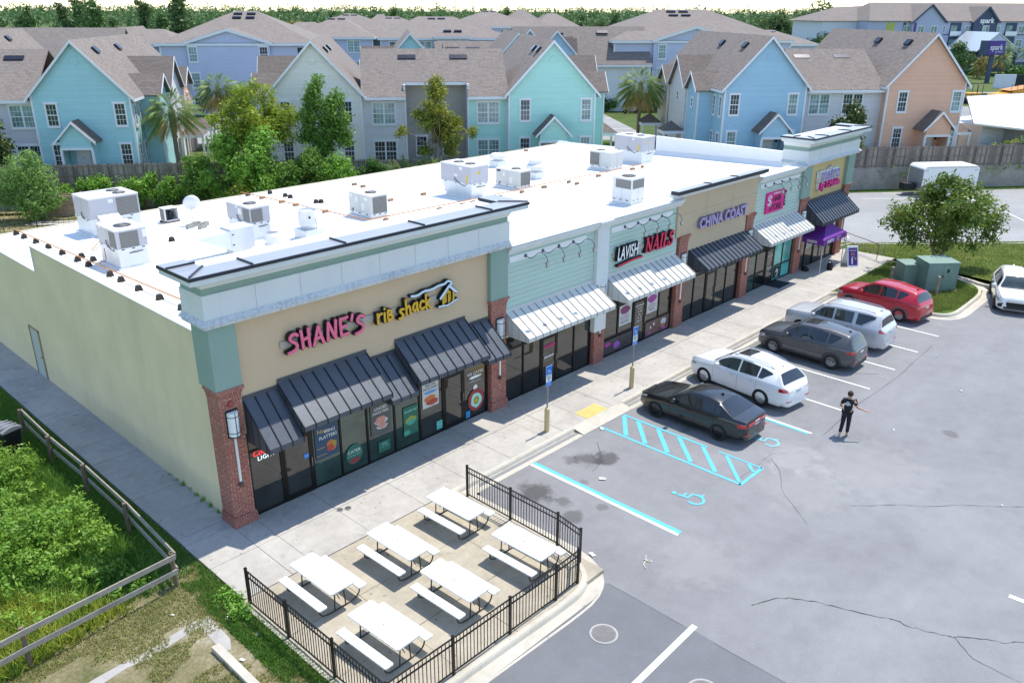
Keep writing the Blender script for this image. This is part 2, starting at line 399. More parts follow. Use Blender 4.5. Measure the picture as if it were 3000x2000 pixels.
def bezier(P,n=10):
    out=[]
    for i in range(n+1):
        t=i/n; pts=[Vector(p) for p in P]
        while len(pts)>1: pts=[pts[j].lerp(pts[j+1],t) for j in range(len(pts)-1)]
        out.append(tuple(pts[0]))
    return out
k1=[(-40,-9.58),(-5,-9.58),(.77,-9.56),(3.9,-9.64)]+bezier([(4.3,-9.64),(6.0,-9.7),(6.42,-8.6),(6.42,-7.6)],10)+[(6.42,-5.5),(6.42,-3.58),(11.9,-3.58)]
kerb('kerb',k1)
mb=MB(); mb.box(11.9,14.9,-3.58,-3.03,L0-.1,L0+.02)
mb.add([(11.9,-3.58,L0+.024),(14.9,-3.58,L0+.024),(14.9,-3.0,W0+.004),(11.9,-3.0,W0+.004)],[(0,1,2,3)]); mb.build('kerb_ramp',KERBM,kind='structure')
kerb('kerb',[(14.9,-3.58),(20,-3.56),(33.4,-3.56)]+bezier([(33.6,-3.56),(33.8,-3.6),(33.8,-4.0)],4)+[(33.8,-7.8)]+bezier([(33.8,-8.2),(33.9,-9.65),(35.9,-9.62)],8)+[(38.4,-9.6)]+bezier([(38.6,-9.6),(40.6,-9.6),(41.5,-8.5)],6)+bezier([(41.6,-8.2),(42.6,-6.8),(42.7,-5.4)],6)+[(43.0,-3.2)])
kerb('kerb',[(60,-22),(50,-16),(44.,-11.5),(42.0,-9.6),(41.95,-9.1)]+bezier([(42.,-8.6),(42.6,-7.2),(43.0,-6.2)],5)+[(43.4,-3.6)])
kerb('kerb',[(43.6,1.3),(45.2,.9),(47.4,-1.6),(54.4,-8.4),(75,-19)][::-1])
# verges
sheet('planting_island',[[(34.2,-3.0),(34.2,-7.9),(34.6,-8.8),(36,-9.15),(38.4,-9.12),(40.1,-9.),(41.2,-8.),(42.2,-6.4),(42.8,-3.0)]],W0-.02,LAWN)
sheet('verge',[[(42.95,-.6),(43.4,-3.6),(42.75,-6.6),(42.4,-9.3),(45,-11.6),(51,-15.9),(60,-21.5),(75,-19.3),(54,-8.),(47,-1.3),(44.6,1.2),(43.3,1.1)]],W0-.02,LAWN)
sheet('verge',[[(-60,.0),(-1.47,.0),(-1.47,26),(-6,26),(-6,60),(-60,60)]],0.0,LAWN)
sheet('verge',[[(-60,-9.4),(-1.52,-9.4),(-1.52,.02),(-60,.02)]],0.002,DRY)
sheet('verge',[[(-6,26.5),(42.9,26.5),(43,24),(47.2,20.3),(60.6,9.5),uv(0,-.05)[:2],uv(-80,-.05)[:2],(-6,60)]],-.03,DRY)
sheet('verge',[[uv(-1.2,-1.0)[:2],uv(60,-1.2)[:2],uv(60,0)[:2],uv(-1.2,0)[:2]]],-.02,LAWN)
# --- paint
WP=M('white_paint',(.78,.77,.73),.8,var=.1,vs=3); BP=M('blue_paint',(.11,.52,.70),.75,var=.18,vs=3); YP=M('yellow_pad',(.62,.47,.16),.8,var=.15,vs=6)
def worn(name,col,thr=.60):
    m,b,t=base(name,col,.8,0,.2); P=t.pos(); n=t.noise(P,2.2,5,.75); n2=t.noise(P,30,3,.7)
    f=t.math('ADD',t.math('MULTIPLY',n,.7),t.math('MULTIPLY',n2,.3))
    t.L(t.mix(t.maprange(f,thr-.06,thr+.06,0,.8),t.mix(t.maprange(n2,.3,.7),mul(col,.85),col),(.24,.235,.23)),b.inputs['Base Color']); return m
WPW=worn('white_paint_worn',(.80,.79,.74),.66); BPW=worn('blue_paint_worn',(.13,.50,.66),.61); BPF=worn('blue_paint_faded',(.22,.52,.64),.56)
zp=L0+.009
def line(mb,a,b,w): mb.strip([a,b],w,zp)
mb=MB()
line(mb,(9.02,-3.6),(9.0,-9.5),.13)
for x in (17.86,20.49,23.22,25.95,28.72,31.46): line(mb,(x,-3.62),(x-.02,-9.52),.10)
mb.strip([(5.95,-11.98),(-12,-12.4)],.16,zp)
line(mb,(12.75,-17.4),(13.2,-26),.16); line(mb,(36.6,-12.6),(31,-13.6),.12)
mb.build('parking_lines',WPW,kind='structure')
mb=MB(); line(mb,(9.17,-3.6),(9.15,-9.5),.15); line(mb,(17.74,-6.9),(17.72,-9.45),.12)
mb.build('blue_line',BPW,kind='structure')
mb=MB()
mb.strip([(12.85,-3.6),(12.83,-9.42)],.11,zp); mb.strip([(14.27,-3.6),(14.27,-7.3)],.11,zp); mb.strip([(14.27,-7.75),(14.27,-9.42)],.08,zp); mb.strip([(12.78,-9.42),(14.32,-9.42)],.12,zp)
for a,b,w in [((14.2,-3.7),(12.95,-4.7),.17),((14.2,-4.35),(12.95,-5.55),.17),((14.2,-5.25),(12.95,-6.5),.17),((14.2,-6.15),(12.95,-7.45),.16),((14.2,-7.15),(12.95,-8.4),.15),((14.2,-8.1),(12.95,-9.3),.13),((14.2,-8.95),(13.85,-9.33),.12)]: mb.strip([a,b],w,zp)
mb.build('access_aisle_hatching',BPW,kind='structure')
def isa(cx,cy,s,mat,zz):
    "wheelchair symbol, head towards the kerb (-x side in view)"
    mb=MB(); T=lambda x,y:(cx+y*s*.0+x*s, cy+y*s)
    pts=[T(.0+.30*math.cos(R(a)),-.28+.30*math.sin(R(a))) for a in range(150,385,15)]
    mb.strip(pts,.10*s,zz); mb.strip([T(-.13,.42),T(-.07,.02),T(.24,.02),T(.40,-.36),T(.50,-.32)],.11*s,zz+.001); mb.strip([T(-.1,.22),T(.18,.22)],.08*s,zz+.002)
    mb.disc((*T(-.13,.58),zz+.001),.1*s,14); return mb.build('accessible_symbol',mat,kind='structure')
isa(11.0,-8.62,.85,BPW,zp+.002); isa(16.15,-8.55,.85,BPF,zp+.002)
# --- cracks and seams
CRK=M('crack_dark',(.05,.048,.045),.95,var=.2)
mb=MB()
def crack(pts,w):
    P=[]
    for i in range(len(pts)-1):
        for k in range(5):
            t=k/5; P.append((pts[i][0]+(pts[i+1][0]-pts[i][0])*t+random.uniform(-.025,.025),pts[i][1]+(pts[i+1][1]-pts[i][1])*t+random.uniform(-.025,.025)))
    P.append(pts[-1]); mb.strip(P,[w*random.uniform(.2,.75) for _ in P],L0+.012)
crack([(7.66,-12.61),(8.3,-12.93),(8.68,-13.3),(8.94,-13.77),(9.12,-14.27),(9.51,-15.18),(9.69,-15.54),(9.67,-15.85),(9.86,-16.45),(10.04,-16.86),(10.44,-17.3),(10.67,-17.79),(11.06,-18.17)],.03)
crack([(14.07,-12.54),(14.65,-13.12),(15.16,-13.59),(15.54,-14.11),(16.61,-15.13),(17.07,-15.7),(17.82,-16.51)],.022)
crack([(5.75,-9.35),(5.75,-13),(5.76,-19)],.022); crack([(15.2,-9.2),(14.6,-9.9),(13.4,-10.6),(12.2,-12)],.018); crack([(11.9,-4.2),(10.9,-5.2),(10.1,-5.4)],.02)
crack([(24.3,-8.4),(25.0,-9.2)],.03); crack([(18,-9.9),(21,-9.75),(25,-9.9),(30,-9.7)],.02); crack([(13.2,-9.2),(15.4,-9.2),(15.9,-9.6)],.015)
crack([(10.04,-16.86),(9.6,-17.4),(9.5,-18.6)],.018)
mb.build('asphalt_cracks',CRK,kind='structure')
mb=MB()
for x,y,r in [(6.47,-8.27,.09),(9.95,-5.94,.11),(7.32,-9.5,.03),(12.75,-3.75,.08),(20.2,-11.6,.03),(25.6,-12.3,.06),(17.4,-16.,.03),(28.8,-10.3,.05),(-2.1,-3.3,.06),(-1.9,-4.4,.05),(-3.0,-2.2,.05),(-5.,-.6,.08),(-4.6,.2,.12),(-2.6,-4.9,.06)]:
    a=random.uniform(0,3); z=(L0+.014) if y<-3 and x>0 else .02
    mb.obox((x,y,z+.012),(r*math.cos(a),r*math.sin(a),.004),(-r*.7*math.sin(a),r*.7*math.cos(a),.01),(0,0,.006))
mb.build('litter',M('paper_litter',(.8,.8,.77),.8,var=.05),kind='stuff')
P=bezier([(7.0,-9.75,0),(7.2,-9.3,0),(7.7,-9.6,0),(7.35,-9.95,0),(7.1,-9.6,0),(7.5,-9.4,0)],24)
MB().tube([(p[0],p[1],L0+.02) for p in P],.012,5).build('cord',M('cord_mat',(.6,.58,.45),.8))
tag(bpy.data.objects['cord'],'thin pale loop of cord lying on the asphalt beyond the patio corner','cord')
# tactile pad on the ramp
mb=MB(); mb.box(12.85,14.05,-3.0,-2.36,W0-.01,W0+.012)
for i in range(18):
    for j in range(9): mb.cyl((12.92+i*.062,-2.95+j*.067),.018,W0+.012,W0+.02,6)
o=mb.build('tactile_pad',YP); tag(o,'yellow tactile paving pad set in the sidewalk by the blue hatched aisle','tactile pad')
def cover(name,x,y,r,z,label,mat):
    t=thing(name,label,'manhole',(x,y,z)); mb=MB(); mb.cyl((0,0),r,0,.01,28); mb.build('ring',M('conc_ring',(.36,.35,.33),.9),t)
    mb=MB(); mb.cyl((0,0),r*.86,.004,.0145,28)
    for i in range(-5,6):
        for j in range(-5,6):
            if math.hypot(i,j)<5.2: mb.box(i*r*.15-r*.05,i*r*.15+r*.05,j*r*.15-r*.05,j*r*.15+r*.05,.0150,.022)
    mb.build('lid',mat,t)
IRON=M('cast_iron',(.20,.19,.18),.85,.0,var=.2)
cover('manhole_cover',4.12,-10.5,.36,L0+.006,'round cast manhole lid in the asphalt outside the patio kerb',IRON)
cover('manhole_cover',4.2,-13.3,.38,L0+.006,'round manhole lid at the bottom edge beside the white line',IRON)
cover('cleanout_cover',2.75,-1.35,.11,W0+.002,'small round steel cleanout cap on the sidewalk, left of a pair',IRON)
cover('cleanout_cover',2.98,-1.45,.11,W0+.002,'small round steel cleanout cap on the sidewalk, right of a pair',IRON)
# upper ground behind the retaining wall
UG=1.72
def ups(name,us,vs,z,mat): return sheet(name,[[uv(us[0],vs[0])[:2],uv(us[1],vs[0])[:2],uv(us[1],vs[1])[:2],uv(us[0],vs[1])[:2]]],z,mat)
mbu=MB(); 
P4=[uv(-400,.25)[:2],uv(400,.25)[:2],uv(400,2000)[:2],uv(-400,2000)[:2]]
mbu.prism(P4[::-1] if False else P4,-.3,UG); mbu.build('upper_ground',groundmat(),kind='structure')
for us,vs in [((-22,-11.9),(19,44)),((-60,-47),(20,42)),((-16.5,-13.6),(6,19)),((13,60),(34,46)),((-20,70),(60,66))]: ups('road',us,vs,UG+.02,BACKM)
ups('lawn',(13,60),(.5,30),UG+.015,LAWN); ups('lawn',(20,70),(46,59),UG+.015,LAWN); ups('lawn',(-21.3,-17),(4,18.5),UG+.015,LAWN)
mb=MB()
for v in (22.,25.,28.,31.): mb.strip([uv(-21.5,v)[:2],uv(-17.0,v+.6)[:2]],.14,UG+.03)
mb.strip([uv(-22,37)[:2],uv(-12,37)[:2]],.2,UG+.03)
for v in (21.5,24.5,27.5): mb.strip([uv(-15.9,v)[:2],uv(-12.0,v)[:2]],.14,UG+.03)
mb.build('parking_lines',WP,kind='structure')
mb=MB()
for a,b in [((53.75,-6.2),(60.3,-.9)),((57,-9),(63.4,-3.8)),((50.7,-3),(57,2.2)),((46.6,1.26),(52.5,6.0)),((63.4,5.4),(66.8,1.2)),((60.0,5.9),(63.3,2.3))]: mb.strip([a,b],.11,L0+.014)
mb.build('parking_lines',WPW,kind='structure')
# ================================================================ shopping centre
BRK=brickmat('brick'); BRKV=brickmat('brick_soldier',vert=True)
def stucco(name,col,var=.06,streak=0.,bump=.25):
    m,b,t=base(name,col,.9,0,.2); P=t.obj()
    n=t.noise(P,.5,5,.6); n2=t.noise(t.vscale(P,(2.2,2.2,.12)),1.,4,.6)
    c=t.mix(t.maprange(n,.3,.7),mul(col,1-var),mul(col,1+var))
    if streak: c=t.mix(t.maprange(n2,.55,.75,0,streak),c,mul(col,.62))
    t.L(c,b.inputs['Base Color']); t.L(t.bump(t.noise(P,60,3,.7),bump,.006),b.inputs['Normal']); return m
CREAM=stucco('cream_block',(.74,.62,.40),.07,.22); TAN=stucco('tan_stucco',(.60,.45,.29),.04,.05); TANY=stucco('yellow_stucco',(.62,.48,.23),.04); TANC=stucco('beige_stucco',(.55,.43,.29),.04,.1)
GRN=stucco('sage_stucco',(.27,.37,.31),.05,.08); OFFW=stucco('offwhite_trim',(.66,.68,.66),.05,.12,.1)
def dirtywhite():
    m,b,t=base('dirty_ledge',(.6,.62,.62),.85,0,.2); P=t.obj(); n=t.noise(t.vscale(P,(9,9,1.2)),1.,4,.7); n2=t.noise(P,.9,3,.6)
    f=t.math('ADD',t.math('MULTIPLY',n,.7),t.math('MULTIPLY',n2,.3)); t.L(t.mix(t.maprange(f,.46,.74),(.62,.64,.64),(.30,.31,.34)),b.inputs['Base Color']); return m
DIRTY=dirtywhite()
SID=siding('mint_lap_siding',(.46,.59,.51),.19,.04)
ROOFW=M('white_membrane',(.80,.80,.78),.6,var=.03,vs=.4,bump=.1,bs=3)
CAPW=M('white_cap_metal',(.74,.76,.76),.4,var=.05,vs=1)
CAPD=M('dark_coping_edge',(.028,.033,.05),.45,.2,var=.2); CAPG=M('grey_coping_top',(.42,.42,.43),.38,.5,var=.06,vs=.7)
BLKM=M('charcoal_awning',(.075,.085,.10),.38,.25,var=.15,vs=1.5); BLKS=M('black_seam',(.012,.014,.018),.4,.3,var=.1)
WHTM=M('white_awning',(.60,.61,.58),.4,.1,var=.07,vs=1.2); WHTS=M('awning_seam',(.36,.31,.28),.5,.2,var=.15)
FRM=M('bronze_frame',(.016,.014,.013),.4,.4,var=.2)
GLS=glassmat('store_glass',(.018,.020,.019),.02,1.)
GLG=glassmat('store_glass_green',(.02,.05,.04),.02,1.); GLC=glassmat('store_glass_teal',(.10,.42,.38),.1,.7)
KICK=glassmat('kick_glass',(.012,.012,.012),.05,.8)
SCN=thing('shopping_centre','single storey strip mall with brick pillars, awnings and white flat roof','shopping centre',(0,0,0))
B=lambda: MB()
def rz(y): return 5.07-.031*y
X1=42.33; YB=23.7
# walls
mb=B(); mb.box(.15,.35,.72,14.0,-.1,5.97); mb.box(.15,.35,14.0,YB,-.1,4.97); mb.build('side_wall',CREAM,SCN)
mb=B(); mb.box(.352,X1-.2,YB-.2,YB-.002,-.1,4.2); mb.build('rear_wall',CREAM,SCN)
mb=B(); mb.box(X1-.2,X1,.8,14.4,-.1,5.85); mb.box(X1-.2,X1,14.4,YB-.01,-.1,4.55); mb.build('side_wall',ROOFW,SCN)
mb=B(); mb.box(.10,.42,.75,14.03,5.97,6.01); mb.box(.10,.42,14.03,YB,4.97,5.01); mb.box(.10,.42,13.99,14.03,4.9,5.97)
mb.box(X1-.26,X1+.04,.75,14.42,5.85,5.9);mb.box(X1-.26,X1+.04,14.42,YB,4.55,4.6); mb.build('wall_cap',CAPW,SCN)
# roof with cant strips and membrane seams
mb=B(); ys2=[.36,YB-.003]
mb.add([(.352,.36,rz(.36)),(X1-.201,.36,rz(.36)),(X1-.201,YB+.12,rz(YB)),(.352,YB+.12,rz(YB)),(.352,YB+.12,rz(YB)-.16),(X1-.201,YB+.12,rz(YB)-.16)],[(0,1,2,3),(3,2,5,4)])
mb.add([(.352,.4,rz(.4)+.25),(.352,14,rz(14)+.25),(.352,YB,rz(YB)+.25),(.352,YB,rz(YB)),(.6,.4,rz(.4)+.004),(.6,YB,rz(YB)+.004)],[(0,4,5,2)])
mb.add([(X1-.205,.4,rz(.4)+.3),(X1-.205,YB,rz(YB)+.25),(X1-.5,.4,rz(.4)+.004),(X1-.5,YB,rz(YB)+.004)],[(0,1,3,2)])
for x in np.arange(3,42,3.05): mb.add([(x,.5,rz(.5)+.006),(x+.05,.5,rz(.5)+.006),(x+.05,YB,rz(YB)+.006),(x,YB,rz(YB)+.006)],[(0,1,2,3)])
mb.build('roof',ROOFW,SCN)
mb=B(); mb.box(.353,X1-.21,YB+.0,YB+.16,rz(YB)-.10,rz(YB)+.05); mb.build('gutter',M('gutter_tan',(.62,.55,.42),.6,var=.1),SCN)
# pillars
def pillar(x0,x1,y1,ztop,flare=True,base_=True,side_=True):
    mb=B(); w=.05
    mb.box(x0+w,x1-w,0.+w,y1,-.02,ztop-(.36 if flare else 0),0)
    if base_: mb.box(x0,x1,0.,y1-.001,-.02,.34,1); mb.box(x0+.015,x1-.015,.015,y1-.002,.34,.40,0)
    if flare:
        mb.box(x0+.03,x1-.03,.03,y1-.001,ztop-.36,ztop-.2,1); mb.box(x0+.0,x1-.0,.0,y1-.002,ztop-.2,ztop-.1,1); mb.box(x0-.04,x1+.04,-.04,y1-.003,ztop-.1,ztop,0)
    return mb.build('brick_pillar',[BRK,BRKV],SCN)
PIL=[(0.,.76,.78,4.52,1,1),(10.73,11.62,.3,4.52,1,1),(16.97,17.76,.3,1.6,0,0),(23.16,24.0,.3,4.6,1,0),(29.46,30.3,.3,4.6,1,0),(35.6,36.55,.3,4.5,1,0),(41.45,42.33,.8,4.5,1,0)]
for a,b,c,d,e,f in PIL: pillar(a,b,c,d,e,f)
mb=B()
for a,b in ((23.16,24.0),(29.46,30.3),(35.6,36.55)): mb.box(a+.02,b-.02,.02,.29,1.50,1.60)
mb.build('pillar_band',BRKV,SCN)
# bay walls
def wall(x0,x1,z0,z1,y,mat,name='bay_wall',th=.22): mb=B(); mb.box(x0,x1,y,y+th,z0,z1); return mb.build(name,mat,SCN)
wall(.76,10.73,2.9,6.45,.16,TAN); wall(11.62,16.97,2.8,6.1,.14,SID); wall(17.76,23.1,2.8,6.1,.14,SID); wall(30.3,35.6,2.8,6.1,.14,SID); wall(36.55,41.45,2.9,6.35,.2,TANY)
# China bay parapet
mb=B(); mb.box(22.9,30.3,.06,.33,4.6,6.66); mb.box(24.0,29.46,.10,.32,2.8,4.6); mb.build('bay_wall',TANC,SCN)
mb=B()
for z in (5.62,): mb.box(22.9,30.3,.055,.06,z,z+.015)
for x in (25.4,27.8): mb.box(x,x+.012,.055,.06,4.6,6.66)
mb.build('wall_joint',M('joint_tan',(.36,.28,.19),.9),SCN)
mb=B(); mb.box(22.86,30.34,.335,.6,4.9,6.6); mb.build('parapet_return',ROOFW,SCN)
# green pilasters
mb=B(); mb.box(-.03,.77,-.01,.95,4.52,6.44); mb.box(10.71,11.6,-.01,.36,4.52,6.44); mb.box(35.45,36.5,-.01,.36,4.5,6.34); mb.box(41.4,42.36,-.01,.9,4.5,6.34); mb.build('pilaster',GRN,SCN)
mb=B(); mb.box(16.90,17.68,-.02,.34,1.6,6.1); mb.build('pilaster',OFFW,SCN)
# tower parapets: cornice ledge, frieze, band, crown, coping
def ring(mb,x0,x1,yb,prof,mi=None):
    "sweep profile (offset,z) round left, front and right of a tower x0..x1, front y=0, back yb"
    m=len(prof);vs=[]
    for (cx,cy,dx,dy) in ((x0,yb,-1,0),(x0,0,-1,-1),(x1,0,1,-1),(x1,yb,1,0)):
        for d,z in prof: vs.append((cx+dx*d,cy+dy*d,z))
    mb.add(vs,[(i*m+j,i*m+(j+1)%m,(i+1)*m+(j+1)%m,(i+1)*m+j) for i in range(3) for j in range(m)]+[tuple(range(m)),tuple(range(3*m,4*m))],mi)
def tower(x0,x1,yb,zc,zf,zg,zk,zt,ov):
    mb=B(); ring(mb,x0,x1,yb,[(-.1,zc),(.17,zc),(.18,zc+.12),(.26,zc+.13),(.13,zc+.25),(-.1,zc+.25)]); mb.build('cornice_ledge',DIRTY,SCN)
    mb=B(); ring(mb,x0,x1,yb,[(-.1,zc+.25),(.12,zc+.25),(.12,zg),(-.1,zg)]); mb.build('frieze',OFFW,SCN)
    mb=B()
    n=int((x1-x0)/1.45)
    for i in range(1,n+1): x=x0+(x1-x0)*i/(n+1); mb.box(x,x+.014,-.125,-.11,zc+.26,zg-.01)
    mb.build('frieze_joint',M('joint_white',(.42,.44,.44),.9),SCN)
    mb=B(); ring(mb,x0,x1,yb,[(-.1,zg),(.07,zg),(.07,zk),(-.1,zk)]); mb.build('green_band',GRN,SCN)
    mb=B(); ring(mb,x0,x1,yb,[(-.1,zk),(.10,zk),(.12,zk+.06),(.2,zk+.2),(ov*.72,zk+.27),(ov*.95,zk+.28),(ov*.95,zt-.10),(-.1,zt-.10)]); mb.build('crown_moulding',OFFW,SCN)
    mb=B(); mb.box(x0+.1,x1-.1,.3,yb-.01,zc-.6,zt-.11); mb.build('parapet_core',CAPW,SCN)
    o=ov; w=.8
    mb=B()
    mb.box(x0-o,x1+o,-o,-o+w,zt-.10,zt-.012,0); mb.box(x0-o,x0-o+w,-o+w+.002,yb+.05,zt-.10,zt-.014,0); mb.box(x1+o-w,x1+o,-o+w+.002,yb+.05,zt-.10,zt-.014,0)
    mb.box(x0-o+.02,x1+o-.02,-o+.02,-o+w-.02,zt-.012,zt,1); mb.box(x0-o+.02,x0-o+w-.02,-o+w,yb+.03,zt-.012,zt-.002,1); mb.box(x1+o-w+.02,x1+o-.02,-o+w,yb+.03,zt-.012,zt-.002,1)
    for i in range(int((x1-x0)/3)+1):
        x=x0+1.15+i*3.0
        if x<x1+.2: mb.box(x,x+.05,-o,-o+w,zt,zt+.045,2)
    mb.beam((x0-o+.05,-o+.05,zt+.02),(x0-o+w,-o+w,zt+.02),.05,.04,2); mb.box(x0-o,x0-o+w,-o+1.2,-o+1.25,zt,zt+.045,2)
    mb.beam((x1+o-.05,-o+.05,zt+.02),(x1+o-w,-o+w,zt+.02),.05,.04,2)
    mb.build('coping',[CAPD,CAPG,CAPD],SCN)
tower(0.,11.45,1.15,6.43,0,7.36,7.55,8.07,.62)
tower(35.55,42.3,1.4,6.33,0,7.15,7.36,7.92,.55)
mb=B(); mb.box(22.3,30.2,-.05,.06,6.48,6.66); mb.box(22.2,30.25,-.32,.02,6.66,6.74); mb.build('cornice_ledge',OFFW,SCN)
mb=B(); mb.box(22.08,30.35,-.42,.0,6.74,6.90,0); mb.box(22.1,30.33,-.4,-.02,6.9,6.912,1)
for x in (24.75,27.2): mb.box(x,x+.05,-.42,.0,6.912,6.95,0)
mb.build('coping',[CAPD,CAPG],SCN)
# eaves cornices over mint bays
def eave(x0,x1):
    mb=B(); pr=[(.14,6.1),(-.02,6.1),(-.04,6.17),(-.10,6.25),(-.11,6.3),(-.17,6.31),(-.17,6.40),(.45,6.43),(.45,6.1)]
    mb.extr([(x0,y,z) for y,z in pr],(x1-x0,0,0)); mb.build('cornice',OFFW,SCN)
    mb=B(); mb.box(x0,x1,-.19,.5,6.43,6.445); mb.build('parapet_cap',CAPW,SCN)
    mb=B(); mb.box(x0,x1,.33,.46,4.9,6.1); mb.build('parapet_back',CAPW,SCN)
eave(11.62,16.86); eave(17.74,23.05); eave(30.34,35.5)
mb=B(); pr=[(.14,6.1),(-.06,6.1),(-.09,6.17),(-.15,6.25),(-.16,6.3),(-.22,6.31),(-.22,6.41),(.45,6.44),(.45,6.1)]
mb.extr([(16.86,y,z) for y,z in pr],(.88,0,0)); mb.build('cornice',OFFW,SCN)
# awnings
def awning(x0,x1,zt,zf,black,yf=-1.05,yw=.13,pitch=.42):
    m,sm=(BLKM,BLKS) if black else (WHTM,WHTS)
    lip=.16; mb=B(); th=.03
    mb.add([(x0,yw,zt),(x1,yw,zt),(x1,yf,zf),(x0,yf,zf),(x0,yf,zf-lip),(x1,yf,zf-lip),(x0,yf+.1,zf-lip),(x1,yf+.1,zf-lip),(x0,yw,zt+.14),(x1,yw,zt+.14)],[(0,3,2,1),(3,4,5,2),(4,6,7,5),(8,0,1,9)])
    mb.add([(x0,yw,zt-.05),(x1,yw,zt-.05),(x1,yf+.05,zf-.06),(x0,yf+.05,zf-.06)],[(0,1,2,3)])
    aw=mb.build('awning',m,SCN)
    mb=B(); n=max(2,round((x1-x0)/pitch)); d=Vector((0,yf-yw,zf-zt)).normalized()
    for i in range(n+1):
        x=x0+(x1-x0)*i/n; x=min(max(x,x0+.012),x1-.012)
        mb.beam((x,yw,zt+.014),(x,yf-.005,zf+.014),.024,.035); mb.box(x-.012,x+.012,yf-.016,yf-.001,zf-lip,zf)
    mb.build('seam',sm,aw)
    mb=B()
    for x,s in ((x0,1),(x1,-1)):
        mb.extr([(x,yw,zt),(x,yf,zf),(x,yf,zf-lip),(x,yw,zf-lip)],(s*.02,0,0))
    mb.build('end_panel',m,aw)
    mb=B()
    for x in (x0-.004,x1+.004):
        for k in range(1,4):
            y=yw+(yf-yw)*k/3.4; zz=zt+(zf-zt)*k/3.4; mb.box(x-.004,x+.004,y-.01,y+.01,zf-lip,zz)
    mb.build('end_seam',sm,aw)
    return aw
awning(.79,1.95,3.95,2.80,1); awning(1.93,5.2,4.12,3.12,1,yf=-1.12); awning(5.2,6.36,3.8,2.80,1); awning(6.34,9.55,4.12,3.12,1,yf=-1.12); awning(9.52,10.69,3.8,2.85,1)
awning(11.62,16.94,3.80,3.09,0,pitch=.40); awning(17.78,23.03,3.80,3.09,0,pitch=.40); awning(24.1,29.52,3.78,3.04,1,pitch=.36); awning(30.3,35.4,3.80,3.09,0,pitch=.36); awning(36.45,41.5,4.1,3.1,1,pitch=.33)
# storefronts
def store(x0,x1,mulls,doors,mid=None,ztop=2.95,y=.24,glass=None):
    "doors: list of (xa,xb,hinge side)"
    sf=MB(); sf.box(x0,x1,y-.03,y+.05,-.05,.12); sf.box(x0,x1,y-.03,y+.05,ztop-.1,ztop); sf.box(x0,x1,y-.025,y+.05,2.18,2.26)
    for x in mulls: sf.box(x-.035,x+.035,y-.035,y+.05,.12,ztop-.1)
    isd=lambda a,b: any(abs(a-d[0])<.3 and abs(b-d[1])<.3 for d in doors)
    for i in range(len(mulls)-1):
        a,b=mulls[i],mulls[i+1]
        if mid and not isd(a,b): sf.box(a+.035,b-.035,y-.028,y+.05,mid-.04,mid+.04)
    fr=sf.build('storefront',FRM,SCN)
    for i in range(len(mulls)-1):
        a,b=mulls[i]+.035,mulls[i+1]-.035
        if isd(mulls[i],mulls[i+1]): 
            MB().box(a,b,y+.0,y+.04,2.26,ztop-.1).build('glass_pane',GLS,fr); continue
        gm=(glass or {}).get(i,GLS)
        if mid:
            MB().box(a,b,y+.0,y+.04,mid+.04,2.18).build('glass_pane',gm,fr); MB().box(a,b,y,y+.04,.12,mid-.04).build('glass_pane',KICK if gm is GLS else gm,fr)
        else: MB().box(a,b,y,y+.04,.12,2.18).build('glass_pane',gm,fr)
        MB().box(a,b,y,y+.04,2.26,ztop-.1).build('glass_pane',GLS,fr)
    for xa,xb,hs in doors:
        a,b=xa+.04,xb-.04; mb=B(); yy=y-.045
        mb.box(a,a+.09,yy,yy+.05,.0,2.17); mb.box(b-.09,b,yy,yy+.05,0,2.17); mb.box(a+.09,b-.09,yy,yy+.05,0,.24); mb.box(a+.09,b-.09,yy,yy+.05,2.05,2.17)
        d=mb.build('door',FRM,SCN); MB().box(a+.09,b-.09,yy+.02,yy+.04,.24,2.05).build('glass_pane',GLS,d)
        hx=b-.05 if hs=='l' else a+.05
        MB().tube([(hx,yy-.005,.95),(hx,yy-.06,.97),(hx,yy-.06,1.27),(hx,yy-.005,1.29)],.014,6).build('handle',M('steel_handle',(.35,.34,.33),.3,.9),d)
    return fr
store(.76,10.73,[.80,1.85,2.95,4.02,5.10,6.25,7.37,8.47,9.5,10.68],[(1.85,2.95,'l'),(8.47,9.5,'l')],glass={2:GLG,3:GLG,4:GLG,5:GLG,6:GLS})
store(11.62,16.97,[11.68,12.72,13.77,14.75,15.85,16.92],[(13.77,14.75,'l')],mid=.92)
store(17.76,23.16,[17.82,18.9,20.05,21.0,22.08,23.1],[(20.05,21.0,'l')],mid=.9)
store(24.0,29.46,[24.06,25.1,26.2,27.2,28.2,29.4],[(26.2,27.2,'l'),])
store(30.3,35.6,[30.36,31.4,32.5,33.45,34.45,35.54],[(32.5,33.45,'l')],mid=.93,glass={3:GLC,4:GLC,0:GLG})
store(36.55,41.45,[36.62,37.4,38.5,39.4,40.4,41.4],[(38.5,39.4,'l'),])
# side door
mb=B(); mb.box(.128,.149,15.38,16.34,.03,2.15); d=mb.build('door',M('grey_steel_door',(.50,.52,.47),.5,.1,var=.04),SCN)
mb=B(); mb.box(.10,.149,16.34,16.40,0,2.2); mb.box(.10,.149,15.32,15.38,0,2.2); mb.box(.10,.149,15.32,16.4,2.15,2.21); mb.build('frame',M('door_frame_brown',(.34,.27,.17),.6),d)
mb=B(); mb.tube([(.10,15.5,1.0),(.10,15.62,1.0)],.012,6); mb.cyl((.115,15.5),.03,.97,1.03,8); mb.build('handle',M('steel_handle'),d)
# downspout-like side wall staining foot
mb=B(); mb.box(.12,.149,.8,15.3,-.02,.05); mb.box(.12,.149,16.42,YB,-.02,.05); mb.build('wall_foot',M('foot_white',(.62,.62,.58),.8,var=.2,vs=4),SCN)
